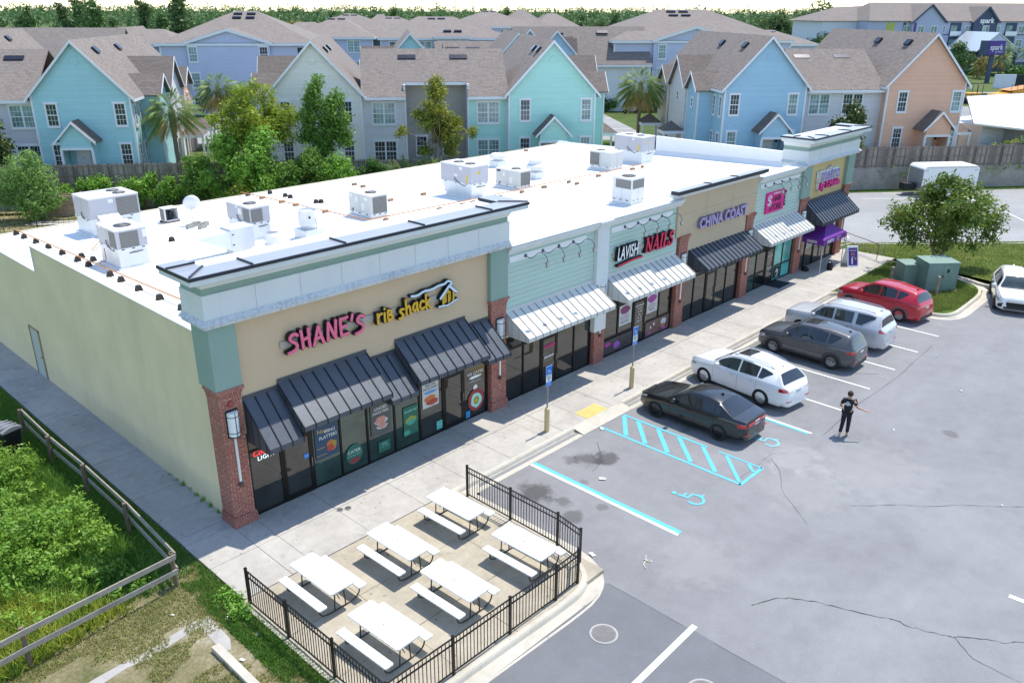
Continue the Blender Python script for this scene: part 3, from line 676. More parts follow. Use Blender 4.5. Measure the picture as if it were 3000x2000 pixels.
# ================================================================ signs and fixtures on the centre
PINK=M('pink_face',(.80,.16,.26),.45,var=.03); YEL=M('yellow_face',(.72,.42,.03),.45,var=.04); BLKR=M('letter_return',(.012,.013,.016),.4,.2,var=.1)
RED=M('red_face',(.68,.03,.09),.45,var=.04); WHF=M('white_face',(.80,.81,.80),.45,var=.02); LAV=M('lavender_face',(.42,.33,.52),.5,var=.03); LAVS=M('lavender_return',(.22,.18,.27),.5,var=.05); LBL=M('pale_blue_face',(.62,.74,.82),.45,var=.02)
PUR=M('purple_face',(.25,.17,.42),.5,var=.03); MAG=M('magenta_face',(.70,.02,.24),.45,var=.04); RACE=M('raceway',(.45,.40,.34),.6,var=.05); BLK=M('matte_black',(.012,.012,.013),.6,var=.1); WHT=M('white_gloss',(.78,.79,.78),.35,var=.03)
GL={
'S':(.62,[[(.60,.86),(.48,.98),(.26,.96),(.12,.78),(.24,.60),(.48,.46),(.56,.26),(.42,.08),(.18,.02),(.0,.0)]]),
'H':(.62,[[(.05,1.),(.1,.5),(.12,0)],[(.5,1.02),(.5,.5),(.52,.02)],[(.1,.47),(.5,.54)]]),
'A':(.66,[[(0,0),(.14,.4),(.32,1.)],[(.32,1.),(.46,.5),(.6,.03)],[(.1,.34),(.5,.38)]]),
'N':(.66,[[(.05,0),(.08,.5),(.13,1.)],[(.13,1.),(.33,.5),(.52,.04)],[(.52,.04),(.56,.5),(.6,1.02)]]),
'E':(.60,[[(.08,1.),(.07,.5),(.1,0)],[(.08,.96),(.54,1.)],[(.1,.50),(.46,.54)],[(.1,.03),(.56,.06)]]),
"'":(.22,[[(.14,1.08),(.06,.78)]]),
'r':(.46,[[(.06,.66),(.08,.3),(.08,0)],[(.08,.4),(.2,.6),(.38,.62)]]),
'i':(.24,[[(.08,.6),(.1,0)],[(.1,.86),(.11,.87)]]),
'B':(.52,[[(.07,.7),(.09,0)],[(.07,.68),(.34,.66),(.36,.48),(.1,.38),(.40,.34),(.42,.1),(.09,.02)]]),
's':(.48,[[(.42,.58),(.2,.64),(.08,.5),(.24,.34),(.38,.2),(.26,.04),(.02,.02)]]),
'h':(.50,[[(.06,1.),(.08,.5),(.08,0)],[(.08,.36),(.24,.58),(.38,.46),(.4,0)]]),
'a':(.52,[[(.38,.6),(.14,.56),(.05,.28),(.16,.04),(.36,.14),(.40,.5)],[(.40,.62),(.40,.3),(.46,.02)]]),
'c':(.46,[[(.42,.52),(.26,.64),(.08,.46),(.07,.18),(.22,.02),(.42,.12)]]),
'k':(.50,[[(.06,1.),(.08,.5),(.09,0)],[(.40,.62),(.10,.30)],[(.18,.36),(.44,.0)]]),
'_':(.30,[])}
SERIF={
'N':(.86,[([(.14,0),(.14,1.)],.11),([(.10,1.),(.72,0.)],.2),([(.72,0),(.72,1.)],.11),([(.0,1.),(.26,1.)],.08),([(.0,0),(.28,0)],.08),([(.58,1.),(.86,1.)],.08)]),
'A':(.86,[([(.12,0),(.42,1.)],.11),([(.42,1.),(.72,0)],.2),([(.22,.32),(.6,.32)],.09),([(.0,0),(.26,0)],.08),([(.56,0),(.88,0)],.08)]),
'I':(.42,[([(.2,0),(.2,1.)],.2),([(.04,0),(.36,0)],.08),([(.04,1.),(.36,1.)],.08)]),
'L':(.70,[([(.2,0),(.2,1.)],.2),([(.04,1.),(.38,1.)],.08),([(.04,0),(.6,0)],.1),([(.6,0),(.62,.26)],.08)]),
'S':(.66,[(smooth_pts([(.54,.74),(.5,.95),(.3,1.),(.12,.86),(.14,.66),(.34,.52),(.54,.36),(.54,.14),(.36,0),(.14,.02),(.08,.24)],1),.16)])}
def letter(name,pieces,x,z,size,yb,yf,face,side,parent,shear=0.,rim=.022):
    "pieces: list of (pts,width) in letter units; black body with coloured face"
    mb=MB(); k=0
    for pts,w in pieces:
        P=[(x+(p[0]+p[1]*shear)*size,z+p[1]*size) for p in pts]
        for poly in stroke_poly(P,w*size+rim*2): 
            k+=1; yy=yf+.004+k*.0004
            mb.extr([(p[0],yb,p[1]) for p in poly],(0,yy-yb,0),1)
        for poly in stroke_poly(P,w*size):
            k+=1; mb.extr([(p[0],yf+.005,p[1]) for p in poly],(0,-.012-k*.0004,0),0)
    return mb.build(name,[face,side],parent)
def word(parent,txt,x,z,size,w,yb,yf,face,side,adv=1.,shear=0.,steps=None,serif=False):
    for i,ch in enumerate(txt):
        G=(SERIF if serif else GL)[ch]
        if G[1]:
            pcs=[(p,ww) for p,ww in G[1]] if serif else [(smooth_pts(p,2) if len(p)>2 else p,w) for p in G[1]]
            letter('letter',pcs,x,z+(steps[i] if steps else 0),size,yb,yf,face,side,parent,shear)
        x+=G[0]*size*adv
    return x
s=thing('wall_sign','pink and yellow lettered restaurant sign with a shack outline on the tan tower','sign',(5.6,.16,5.2))
MB().box(2.15,8.35,.10,.155,5.16,5.36).build('raceway',RACE,s,world=True)
def wsub(o,p):
    for ch in KIDS.get(p.name,[]):
        if 'w' not in ch: ch['w']=1; ch.data.transform(Matrix.Translation(-Vector(p.location)))
    for ch in KIDS.get(p.name,[]): 
        pass
x=word(s,"SHANE'S",2.3,5.02,.56,.17,.10,-.05,PINK,BLKR,1.27,steps=[0,.02,0,.02,.02,.0,-.05])
x=word(s,"riB_shack",5.55,5.06,.50,.155,.10,-.05,YEL,BLKR,1.16,steps=[0,0,0,0,-.06,.02,.02,.02,.0])
# shack icon
hx=8.68
pcs=[([(hx-.30,5.0),(hx-.30,5.32)],.07),([(hx+.16,5.02),(hx+.18,5.40)],.07),([(hx-.05,5.04),(hx-.05,5.3)],.05)]
letter('shack_walls',pcs,0,0,1.,.10,-.045,YEL,BLKR,s)
letter('shack_roof',[([(hx-.42,5.26),(hx-.02,5.62),(hx+.30,5.34)],.09),([(hx-.02,5.62),(hx+.1,5.68)],.08)],0,0,1.,.10,-.05,LBL,BLKR,s)
letter('ground_line',[([(hx-.5,4.98),(hx-.1,4.94),(hx+.36,5.06)],.06)],0,0,1.,.10,-.047,LBL,BLKR,s)
letter('smoke',[(smooth_pts([(7.0,5.64),(7.25,5.6),(7.55,5.70),(7.85,5.66),(8.2,5.74),(8.45,5.72),(8.6,5.82),(8.75,5.74)],1),.075)],0,0,1.,.10,-.043,LBL,BLKR,s)
MB().extr([(hx-.22,.0,5.02),(hx+.1,.0,5.02),(hx+.1,.0,5.38),(hx-.05,.0,5.5),(hx-.22,.0,5.34)],(0,.1,0)).build('shack_front',YEL,s)
s2=thing('wall_sign','white and red nail salon lettering with a red swoosh on mint siding','sign',(20.4,.14,4.7))
MB().box(18.1,22.4,.08,.139,4.62,4.82).build('raceway',RACE,s2)
text_mesh('letter','LAVISH',.78,[WHF,BLKR],.07,.016,.16,'LEFT',.60,1.0,s2,onwall(18.22,4.74,-.0))
text_mesh('letter_back','LAVISH',.78,BLKR,.05,.045,.16,'LEFT',.60,1.0,s2,onwall(18.20,4.75,.03))
word(s2,'NAILS',20.28,4.46,.60,.17,.10,-.05,RED,BLKR,1.05,shear=.14,serif=True)
letter('swoosh',[(smooth_pts([(18.35,4.24),(18.8,4.27),(19.4,4.33),(20.1,4.32)],2),.07)],0,0,1.,.10,-.04,RED,BLKR,s2)
s3=thing('wall_sign','lavender block lettered restaurant sign on the beige parapet','sign',(26.9,.1,4.9))
MB().box(24.3,29.2,.05,.099,4.86,5.04).build('raceway',RACE,s3)
text_mesh('letter','CHINA COAST',.70,[LAV,LAVS],.08,.030,.0,'CENTER',.92,1.06,s3,onwall(26.85,4.96,-.04))
s4=thing('wall_sign','magenta hair store panel with black lettering and a white curl on mint siding','sign',(32.5,.13,4.8))
MB().box(31.45,33.46,.06,.12,4.28,5.40).build('panel',MAG,s4); MB().box(33.49,33.66,.05,.125,4.46,5.28).build('side_panel',BLK,s4)
text_mesh('lettering','HAIR',.44,BLK,.004,.006,0,'CENTER',.95,1.,s4,onwall(32.62,4.98,.052)); text_mesh('lettering','STORE',.46,BLK,.004,.006,0,'CENTER',1.02,1.,s4,onwall(32.5,4.53,.052)); text_mesh('lettering','PLATINUM & REMY',.13,WHF,.003,.002,0,'CENTER',1.,1.,s4,onwall(32.7,5.28,.052))
text_mesh('lettering','& SALON',.17,WHF,.004,.002,0,'CENTER',.8,1.,s4,onwall(33.57,4.87,.046,(0,0,1),(-1,0,0)))
letter('curl',[(smooth_pts([(31.9,5.25),(31.62,5.2),(31.6,5.0),(31.8,4.95),(31.8,4.8),(31.58,4.78)],2),.05),(smooth_pts([(31.98,5.15),(31.75,5.1),(31.74,4.98),(31.92,4.9),(31.9,4.72),(31.66,4.7)],2),.04)],0,0,1.,.055,.05,WHF,WHF,s4,rim=0)
s5=thing('wall_sign','purple and magenta phone shop lettering outlined in white on the yellow tower','sign',(38.8,.2,5.2))
text_mesh('backing','metro',1.06,WHF,.09,.075,0,'CENTER',.98,1.,s5,onwall(38.82,5.54,.08)); text_mesh('letter','metro',1.06,[PUR,WHF],.03,.022,0,'CENTER',.98,1.,s5,onwall(38.82,5.54,-.06))
text_mesh('backing','by T-Mobile',.52,WHF,.08,.05,0,'CENTER',1.04,1.,s5,onwall(38.95,4.90,.10)); text_mesh('letter','by T-Mobile',.52,[MAG,MAG],.07,.018,0,'CENTER',1.04,1.,s5,onwall(38.95,4.90,-.04))
for p in (s,s2,s3,s4,s5):
    for ch in KIDS.get(p.name,[]):
        if ch.name.startswith('raceway') and p is s: continue
        ch.data.transform(Matrix.Translation(-Vector(p.location)))
# gooseneck lamps with mounting boards
LMP=M('lamp_slate',(.10,.12,.15),.45,.5,var=.1); ALU=M('aluminium',(.55,.57,.58),.35,.8,var=.06)
mb=MB()
for a,b in ((11.8,16.3),(17.95,22.5),(30.75,35.2)): mb.box(a,b,.10,.139,5.72,5.95)
mb.build('lamp_board',WHT,SCN)
g0=None
for k,(x,lab) in enumerate([(12.66,'first from the tower'),(13.63,'second from the tower'),(14.57,'third from the tower'),(15.45,'fourth from the tower'),(18.87,'first'),(19.82,'second'),(20.71,'third'),(21.64,'fourth'),(31.17,'first'),(32.14,'second'),(33.03,'third'),(33.93,'fourth')]):
    where='above the empty mint bay' if k<4 else 'above the red and white nail sign' if k<8 else 'above the magenta hair store panel'
    L=f'slate gooseneck sign lamp {where}, {lab.split()[0]} from the left'
    if g0 is None:
        g0=thing('gooseneck_lamp',L,'wall lamp',(x,.10,5.84),group='gooseneck lamps over the shop signs')
        MB().lathe((0,0,0),[(.0,0),(.075,0),(.07,-.025),(.03,-.04)],14,axis='y').build('wall_plate',LMP,g0)
        P=bezier([(0,-.03,0),(.02,-.5,-.28),(.0,-.30,.42),(0,-.95,.35),(0,-.92,-.12)],18); P=[(p[0]+i*.012,p[1],p[2]) for i,p in enumerate(P)]
        MB().tube(P,.014,6).build('arm',LMP,g0); e=P[-1]
        MB().obox((e[0]+.01,e[1]+.02,e[2]-.09),(.07,0,0),(0,.03,-.02),(0,.03,.09)).build('lamp_head',M('lamp_grey',(.30,.30,.28),.5,.3),g0)
    else: dup(g0,(x,.10,5.84),0,L)
# wall sconces on brick pillars
GLW=M('sconce_glass',(.80,.84,.82),.35,var=.02)
q0=None
for k,(x,z,lab) in enumerate([(.36,3.44,'on the corner brick pillar nearest the camera'),(11.2,3.35,'on the brick pillar right of the tan tower'),(17.35,3.35,'on the white pilaster between the two white awnings'),(23.58,3.35,'on the brick pillar left of the beige parapet'),(29.88,3.35,'on the brick pillar right of the beige parapet'),(36.08,3.35,'on the brick pillar left of the yellow tower'),(41.9,3.35,'on the far end brick pillar')]):
    L='white half round wall sconce '+lab
    if q0 is None:
        q0=thing('wall_sconce',L,'wall lamp',(x,.045,z),group='sconces on the pillars')
        mb=MB(); mb.box(-.19,.19,-.03,0,-.42,.42); mb.build('back_plate',BLK,q0)
        mb=MB(); n=8; P=[(.16*math.cos(PI+PI*i/n),-.03+.17*math.sin(PI+PI*i/n)) for i in range(n+1)]; mb.prism(P,-.37,.37); mb.build('diffuser',GLW,q0,smooth=True,auto=30)
        mb=MB()
        for zz in (-.26,.24): mb.tube([(p[0]*1.03,-.03+(p[1]+.03)*1.03,zz) for p in P],.011,4)
        mb.tube([(0,-.03-.176,-.37),(0,-.03-.176,.37)],.011,4); mb.prism([(p[0]*1.08,-.03+(p[1]+.03)*1.08) for p in P],-.40,-.37); mb.build('cage',BLK,q0)
        mb=MB(); mb.box(-.035,.035,-.05,-.005,-1.9,-.42); mb.build('stem',M('stem_white',(.74,.74,.72),.5),q0)
        mb=MB(); mb.lathe((0,-.05,-1.98),[(0,-.08),(.07,-.06),(.075,.0),(.04,.08),(0,.09)],10); mb.build('finial',M('finial_brown',(.10,.06,.05),.5),q0)
    else: dup(q0,(x,.045,z),0,L)
o=MB().lathe((.36,.05,4.05),[(0,0),(.09,0),(.085,-.05),(.05,-.09),(0,-.1)],12,axis='y').build('alarm_bell',M('alarm_red',(.35,.07,.05),.4),loc=(.36,.05,4.05)); tag(o,'small round red alarm bell on the corner brick pillar above the sconce','alarm bell')
# posters and window graphics
def panel(name,label,cat,x0,x1,z0,z1,col,y=.205,texts=(),blobs=(),rnd=False,group=None):
    t=thing(name,label,cat,((x0+x1)/2,y,z0),group=group); mb=MB()
    if rnd:
        cx,cz,r=(x0+x1)/2,(z0+z1)/2,(z1-z0)/2; mb.extr([(cx+r*.92*math.cos(2*PI*i/28)-t.location.x,0,cz+r*math.sin(2*PI*i/28)-z0) for i in range(28)],(0,.012,0))
    else: mb.box(x0-t.location.x,x1-t.location.x,0,.012,0,z1-z0)
    mb.build('sheet',col,t)
    for i,(tx,tz,txt,sz,cm,sx) in enumerate(texts):
        text_mesh('lettering',txt,sz,cm,.002,.0,0,'CENTER',sx,1.,t,onwall(tx-t.location.x,tz-z0,-.004-i*.0003))
    for i,(bx,bz,br,cm,asp) in enumerate(blobs):
        mb=MB(); mb.extr([(bx-t.location.x+br*asp*math.cos(2*PI*k/12)*random.uniform(.85,1.1),-.003-i*.0008,bz-z0+br*math.sin(2*PI*k/12)*random.uniform(.85,1.1)) for k in range(12)],(0,.002,0)); mb.build('picture',cm,t)
    return t
NAVY=M('poster_navy',(.035,.075,.13),.6,var=.05); PGY=M('poster_grey',(.10,.10,.095),.6,var=.05); PWH=M('poster_white',(.55,.55,.52),.6,var=.08); TEAL=M('sticker_teal',(.10,.45,.38),.6,var=.05); DGR=M('sticker_green',(.03,.14,.09),.6,var=.05); MRN=M('sticker_maroon',(.30,.05,.05),.6,var=.06)
FO=M('food_orange',(.55,.17,.05),.6,var=.4,vs=22); FR=M('food_red',(.40,.07,.04),.6,var=.4,vs=20); FGn=M('food_green',(.25,.33,.06),.6,var=.4,vs=20); FPk=M('food_pink',(.55,.25,.20),.6,var=.35,vs=24); GOLD=M('poster_gold',(.62,.40,.12),.6); PLT=M('plate_pale',(.5,.52,.5),.5); MTX=M('mint_text',(.30,.68,.55),.6)
panel('poster','navy wing platters poster in the glass pane right of the left door','poster',3.06,3.92,1.02,2.16,NAVY,texts=[(3.35,1.98,'New',.2,GOLD,1.),(3.62,1.92,'WING',.17,WHF,.9),(3.55,1.74,'PLATTERS',.17,WHF,.9),(3.26,1.4,'BONELESS',.07,GOLD,.9),(3.26,1.15,'TRADITIONAL',.07,GOLD,.9)],blobs=[(3.66,1.38,.2,FO,1.),(3.6,1.3,.12,FR,1.2),(3.78,1.42,.09,FGn,.8)])
panel('window_sticker','round dark green catering sticker low on the glass pane','sticker',4.14,4.86,.34,1.06,DGR,rnd=True,texts=[(4.5,.8,'CATER',.17,WHF,1.),(4.5,.66,'YOUR NEXT EVENT',.065,MTX,1.)],blobs=[(4.5,.47,.1,MRN,2.2)])
panel('poster','dark loaded fries poster with a plate of pink food','poster',5.24,6.08,1.02,2.16,PGY,texts=[(5.66,1.98,'LOADED',.15,WHF,.9),(5.66,1.83,'SHACK FRIES',.13,WHF,.9)],blobs=[(5.66,1.5,.13,PLT,2.2),(5.64,1.55,.14,FPk,1.7),(5.7,1.3,.11,PLT,2.3),(5.7,1.33,.1,FPk,2.)])
panel('window_sticker','small teal hours notice at the foot of the fries poster pane','sticker',5.5,6.0,.32,.72,DGR,texts=[(5.75,.6,'HOURS',.08,MTX,1.),(5.75,.5,'11 AM - 9 PM',.06,MTX,1.)])
panel('window_sticker','green pork melt poster in the pane below the open sign','sticker',6.62,7.26,.5,1.6,DGR,texts=[(6.95,1.42,'THE PORK MELT',.12,MTX,.7)],blobs=[(6.95,1.05,.16,FGn,1.6),(6.95,.98,.1,M('food_teal',(.08,.35,.26),.6,var=.3,vs=18),2.),(6.75,.62,.1,M('food_teal',(.08,.35,.26)),1.6)])
panel('poster','white feed the family poster with plates of food on the wide pane','poster',7.5,8.26,1.25,2.2,PWH,texts=[(7.88,2.09,'FEED THE',.12,NAVY,.9),(7.88,1.97,'WHOLE FAMILY',.11,NAVY,.9)],blobs=[(7.88,1.82,.06,M('poster_blue',(.12,.30,.6),.6),5.5),(7.85,1.58,.13,FO,2.2),(7.95,1.42,.12,FR,2.4)])
panel('window_sticker','teal square sticker at the foot of the feed the family pane','sticker',8.12,8.4,.22,.55,TEAL,texts=[(8.26,.4,'Thank You',.06,WHF,.9)])
panel('window_sticker','white we cater lettering with a ribbon on the last tower pane','sticker',9.72,10.5,1.62,1.9,GLS,y=.232,texts=[(10.1,1.84,'WE CATER',.17,WHF,1.),(10.1,1.52,'CATERING & EVENTS',.06,WHF,1.)],blobs=[(10.1,1.68,.055,WHF,6.),(10.1,1.22,.14,WHF,.8)])
panel('window_sticker','round maroon ringed shack emblem sticker low on the last tower pane','sticker',9.66,10.56,.3,1.2,MRN,rnd=True,blobs=[(10.11,.75,.31,M('emblem_mint',(.40,.68,.58),.6),.95),(10.11,.72,.17,M('emblem_olive',(.30,.28,.05),.6),.9),(10.11,.72,.07,YEL,.8)])
panel('window_sticker','small blue sticker low on the door jamb of the last tower pane','sticker',9.57,9.78,.14,.42,M('sticker_blue',(.03,.25,.5),.6),y=.195)
NEOR,b_,_=base('neon_red',(.6,.03,.03)); b_.inputs['Emission Color'].default_value=(1,.05,.06,1); b_.inputs['Emission Strength'].default_value=.6
NEOW,b_,_=base('neon_white',(.7,.8,.8)); b_.inputs['Emission Color'].default_value=(.85,1,1,1); b_.inputs['Emission Strength'].default_value=.55
t=thing('neon_sign','red and white neon beer sign in the corner window','neon sign',(1.35,.225,2.0)); text_mesh('lettering','Coors',.26,NEOR,.004,.004,.3,'CENTER',1.,1.,t,onwall(-.1,.1,0)); text_mesh('lettering','LIGHT',.2,NEOW,.004,0,0,'CENTER',1.,1.1,t,onwall(.02,-.1,0))
t=thing('neon_sign','small red and white open sign high in the tower window','neon sign',(6.8,.225,2.02)); text_mesh('lettering','OPEN',.2,NEOW,.004,0,0,'CENTER',1.,1.1,t,onwall(.1,0,0)); MB().extr([(-.3,0,-.02),(.05,0,.06),(-.05,0,.14),(-.2,0,.1)],(0,.01,0)).build('flash',NEOR,t)
panel('door_notice','blue and white notice on the left shop door glass','notice',2.62,2.8,1.28,1.44,M('notice_blue',(.04,.22,.62),.5),y=.2,texts=[(2.71,1.36,'PUSH',.05,WHF,1.)])
t=thing('window_lettering','pink script lettering over a white phone number on a glass door','lettering',(14.25,.19,1.4)); text_mesh('lettering','twomilds',.24,MAG,.002,.004,0,'CENTER',.8,1.,t,onwall(0,.35,0)); text_mesh('lettering','(850) 588-4401',.13,WHF,.002,.003,0,'CENTER',.75,1.,t,onwall(0,-.12,0))
panel('poster','hazy purple spa poster in the left upper nail salon pane','poster',18.98,19.9,1.25,2.2,PWH,blobs=[(19.4,1.95,.2,M('poster_plum',(.22,.05,.14),.6,var=.5,vs=14),2.),(19.4,1.6,.16,M('poster_mist',(.45,.38,.42),.6,var=.3,vs=10),2.4)],texts=[(19.4,1.4,'Manicure & Pedicure',.09,NAVY,.8)])
panel('poster','purple flower poster in the upper nail salon pane right of its door','poster',21.1,21.95,1.3,2.25,PWH,blobs=[(21.5,1.98,.2,M('poster_violet',(.33,.07,.28),.6,var=.5,vs=14),1.9),(21.5,1.62,.14,M('poster_mist',(.45,.38,.42)),2.4)],texts=[(21.5,1.45,'Waxing & Facial',.09,NAVY,.8)])
GRP=M('graphic_dark',(.07,.06,.06),.3,var=.3,vs=3); PPL=M('graphic_purple',(.36,.10,.42),.4,var=.3,vs=8)
panel('window_graphic','dark spa graphic with a purple bowl in the first lower nail salon panes','window graphic',17.9,20.0,.16,.82,GRP,y=.195,blobs=[(18.2,.62,.1,M('graphic_magenta',(.5,.04,.3),.4),2.2),(18.85,.45,.2,PPL,1.2)])
panel('window_graphic','brown spa graphic with white candles and a hand in the last lower nail salon panes','window graphic',21.08,23.0,.16,.86,M('graphic_brown',(.16,.09,.07),.3,var=.4,vs=3),y=.195,blobs=[(22.55,.58,.2,PWH,1.1),(22.5,.4,.12,M('graphic_skin',(.45,.16,.10),.5),1.5),(21.5,.55,.07,WHF,.7),(21.75,.65,.08,WHF,.7),(21.4,.28,.07,PPL,2.5),(22.6,.24,.07,PPL,2.2)])
t=thing('window_lettering','white opening hours lettering on the nail salon door','lettering',(20.5,.19,1.4))
for i,(tx,sz) in enumerate([('LAVISH NAIL & SPA',.1),('MON - SAT',.08),('9:30 - 7:00',.08),('SUN',.08),('11:00 - 5:00',.08),('(850) 640-1414',.07)]): text_mesh('lettering',tx,sz,WHF,.002,.001,0,'CENTER',.8,1.,t,onwall(0,.5-i*.15,-i*.0003))
panel('window_sticker','white hair salon hours lettering on the hair store door','sticker',32.62,33.3,.5,1.1,GLS,y=.19,texts=[(32.96,1.,'STORE HOURS',.1,WHF,.8),(32.96,.85,'MON 10-7',.09,WHF,.8),(32.96,.7,'TUE 10-7',.09,WHF,.8),(32.96,1.7,'HAIR STORE',.12,WHF,.8)])
panel('poster','black and white face poster in the low hair store pane','poster',33.6,34.3,.2,.84,BLK,y=.2,blobs=[(33.95,.5,.24,PWH,.8),(33.9,.45,.12,BLK,1.)])
panel('poster','white phone offer poster high in the last window under the dark awning','poster',40.5,41.3,1.1,2.4,WHF,y=.2,texts=[(40.9,2.2,'Phone',.2,BLK,.8),(40.9,2.0,'$25',.2,BLK,.8)],blobs=[(40.9,1.4,.2,MAG,.8)])
panel('poster','white phone offer poster high in the shop window left of the tent','poster',37.5,38.3,1.2,2.2,PWH,y=.2,blobs=[(37.9,1.6,.25,M('poster_haze',(.35,.36,.38),.6,var=.3),.8)])
# ================================================================ roof equipment
RTU=M('unit_lilac_grey',(.47,.46,.49),.45,.2,var=.04,vs=1.5); RTB=M('unit_beige_grey',(.58,.58,.55),.45,.15,var=.05,vs=1.5); RTW=M('unit_white_grey',(.70,.70,.70),.4,.1,var=.04); COIL=M('coil_grey',(.20,.19,.175),.7,.3,var=.15,vs=30); COILS=M('coil_slat',(.33,.32,.30),.6,.4); CURB=M('curb_galv',(.70,.72,.73),.4,.3,var=.06); FANB=M('fan_black',(.02,.02,.025),.5,.3); TOPW=M('unit_top',(.72,.72,.72),.45,.2,var=.05); PIPM=M('pipe_orange',(.50,.22,.06),.5,.2,var=.2); LBLW=M('label_white',(.75,.75,.75),.5); LBLY=M('label_yellow',(.65,.5,.05),.5); WIRE=M('black_conduit',(.02,.02,.02),.5)
def rtu(label,x0,y0,wx,wy,zb,zt,mat,coil_sides='L',coilf=.45,fans=((.7,.45,.28),),curb=1.,taper=0.,labels=(),conduit=True,name='rooftop_unit'):
    "box unit; coil panels: list of (side,a,b) with a..b fraction along that side; side L faces -X, F faces -Y"
    zr=rz(y0+wy/2); t=thing(name,label,'air conditioner',(x0,y0,rz(y0)),group='air conditioning units on the white roof'); o=-zr
    h0=zb-rz(y0);h1=zt-rz(y0); mb=MB(); mb.box(0,wx,0,wy,h0+.08,h1-.04); mb.build('cabinet',mat,t)
    mb=MB(); mb.box(-.015,wx+.015,-.015,wy+.015,h1-.04,h1+.012); mb.build('top_panel',TOPW,t)
    mb=MB(); mb.box(-.02,wx+.02,-.02,wy+.02,h0,h0+.08); mb.build('base_rail',CURB,t)
    mb=MB()
    for i in range(3): mb.box(-.024,-.021,wy*(i+.4)/3,wy*(i+.4)/3+.16,h0+.02,h0+.06); mb.box(wx*(i+.35)/3,wx*(i+.35)/3+.12,-.024,-.021,h0+.02,h0+.06)
    mb.build('fork_slot',FANB,t)
    mb=MB(); k=taper
    vs=[(k,k,-.25),(wx-k,k,-.25),(wx-k,wy-k,-.25),(k,wy-k,-.25),(0.03,.03,h0),(wx-.03,.03,h0),(wx-.03,wy-.03,h0),(.03,wy-.03,h0)]
    mb.add(vs,[(0,1,5,4),(1,2,6,5),(2,3,7,6),(3,0,4,7)]); mb.box(k-.1,wx-k+.1,k-.1,wy-k+.1,-.25,.07); mb.build('curb',CURB,t)
    for s,a,b,z0,z1 in coil_sides:
        mb=MB(); za=h0+.1+(h1-h0-.2)*z0; zc=h0+.1+(h1-h0-.2)*z1
        if s=='L': mb.box(-.012,.0,wy*a,wy*b,za,zc,0)
        else: mb.box(wx*a,wx*b,-.012,0,za,zc,0)
        n=14
        for i in range(n):
            zz=za+(zc-za)*(i+.5)/n
            if s=='L': mb.box(-.018,-.012,wy*a+.01,wy*b-.01,zz-.006,zz+.006,1)
            else: mb.box(wx*a+.01,wx*b-.01,-.018,-.012,zz-.006,zz+.006,1)
        mb.build('coil',[COIL,COILS],t)
    for fx,fy,r in fans:
        mb=MB(); c=(wx*fx,wy*fy); mb.cyl(c,r,h1+.013,h1+.03,24,0)
        for q in (.35,.6,.85): mb.tube([(c[0]+r*q*math.cos(2*PI*i/20),c[1]+r*q*math.sin(2*PI*i/20),h1+.045) for i in range(21)],.008,4,1,False)
        for i in range(6): mb.beam((c[0],c[1],h1+.045),(c[0]+r*math.cos(PI*i/3),c[1]+r*math.sin(PI*i/3),h1+.045),.012,.01,1)
        mb.build('fan_grille',[FANB,COILS],t)
    mb=MB(); mb.mi=0
    for s,a,b,z0,z1,c in labels:
        za=h0+(h1-h0)*z0; zc=h0+(h1-h0)*z1
        if s=='L': mb.box(-.006,.0,wy*a,wy*b,za,zc,c)
        else: mb.box(wx*a,wx*b,-.006,0,za,zc,c)
    if labels: mb.build('label_plate',[LBLW,LBLY,FANB],t)
    mb=MB(); mb.box(-.004,.0,wy*.5,wy*.5+.012,h0+.1,h1-.06); mb.box(wx*.5,wx*.5+.012,-.004,0,h0+.1,h1-.06); mb.build('panel_seam',COILS,t)
    if conduit:
        P=[(-.03,wy*.55,h0+.3),(-.08,wy*.5,h0+.1),(-.07,wy*.2,max(.12,h0-.2)),(.1,-.05,max(.1,h0-.18)),(wx*.8,-.05,max(.14,h0-.1))]; MB().tube(bezier(P,12),.018,6).build('conduit',WIRE,t)
    return t
LB=[('L',.62,.7,.55,.8,0),('L',.30,.42,.2,.55,0),('L',.80,.86,.1,.2,2)]
rtu('large lilac grey rooftop unit at the back left with a hood and two fans',4.47,19.64,2.29,1.85,5.21,6.24,RTU,[('F',.54,.97,.0,1.)],fans=((.72,.7,.3),(.72,.3,.3)),labels=[('F',.38,.48,.72,.88,0),('L',.86,.95,.85,.95,0)])
h=bpy.data.objects['rooftop_unit']; mb=MB(); mb.extr([(.3,-.0,.98),(.3,-.38,.78),(.3,-.38,.70),(.3,0,.90)],(.95,0,0)); mb.build('hood',TOPW,h)
rtu('lilac grey rooftop unit on a tall white curb at the front left of the roof',2.87,12.88,1.22,1.8,5.44,6.26,RTU,[('F',.12,.72,0,1.),('L',.05,.36,0,1)],fans=((.5,.42,.34),),labels=[('F',.86,1.,.5,.9,0),('L',.8,.9,.85,.95,0)])
rtu('lilac grey rooftop unit behind the sheet metal intake box',8.85,13.15,.98,2.05,5.41,6.18,RTU,[('F',.05,.62,0,1.),('L',.04,.30,0,1)],fans=((.5,.4,.3),),labels=[('L',.38,.5,.45,.8,0),('L',.5,.6,.8,.95,0)])
rtu('beige rooftop unit alone in the middle of the roof behind the tower coping',15.04,12.59,1.03,1.78,4.86,5.86,RTB,[('F',.12,.95,.0,1.)],fans=((.55,.4,.3),),labels=LB+[('L',.84,.97,.75,.92,0),('L',.15,.3,.72,.86,0)],conduit=False)
rtu('big lilac grey rooftop unit on a tapered curb with a yellow label',21.73,12.44,1.3,2.45,5.44,6.46,RTU,[],fans=((.5,.3,.3),(.5,.68,.3)),taper=.28,labels=[('F',.32,.47,.55,.7,1),('L',.12,.18,.1,.5,1),('L',.3,.38,.75,.9,0),('L',.45,.55,.35,.5,0)])
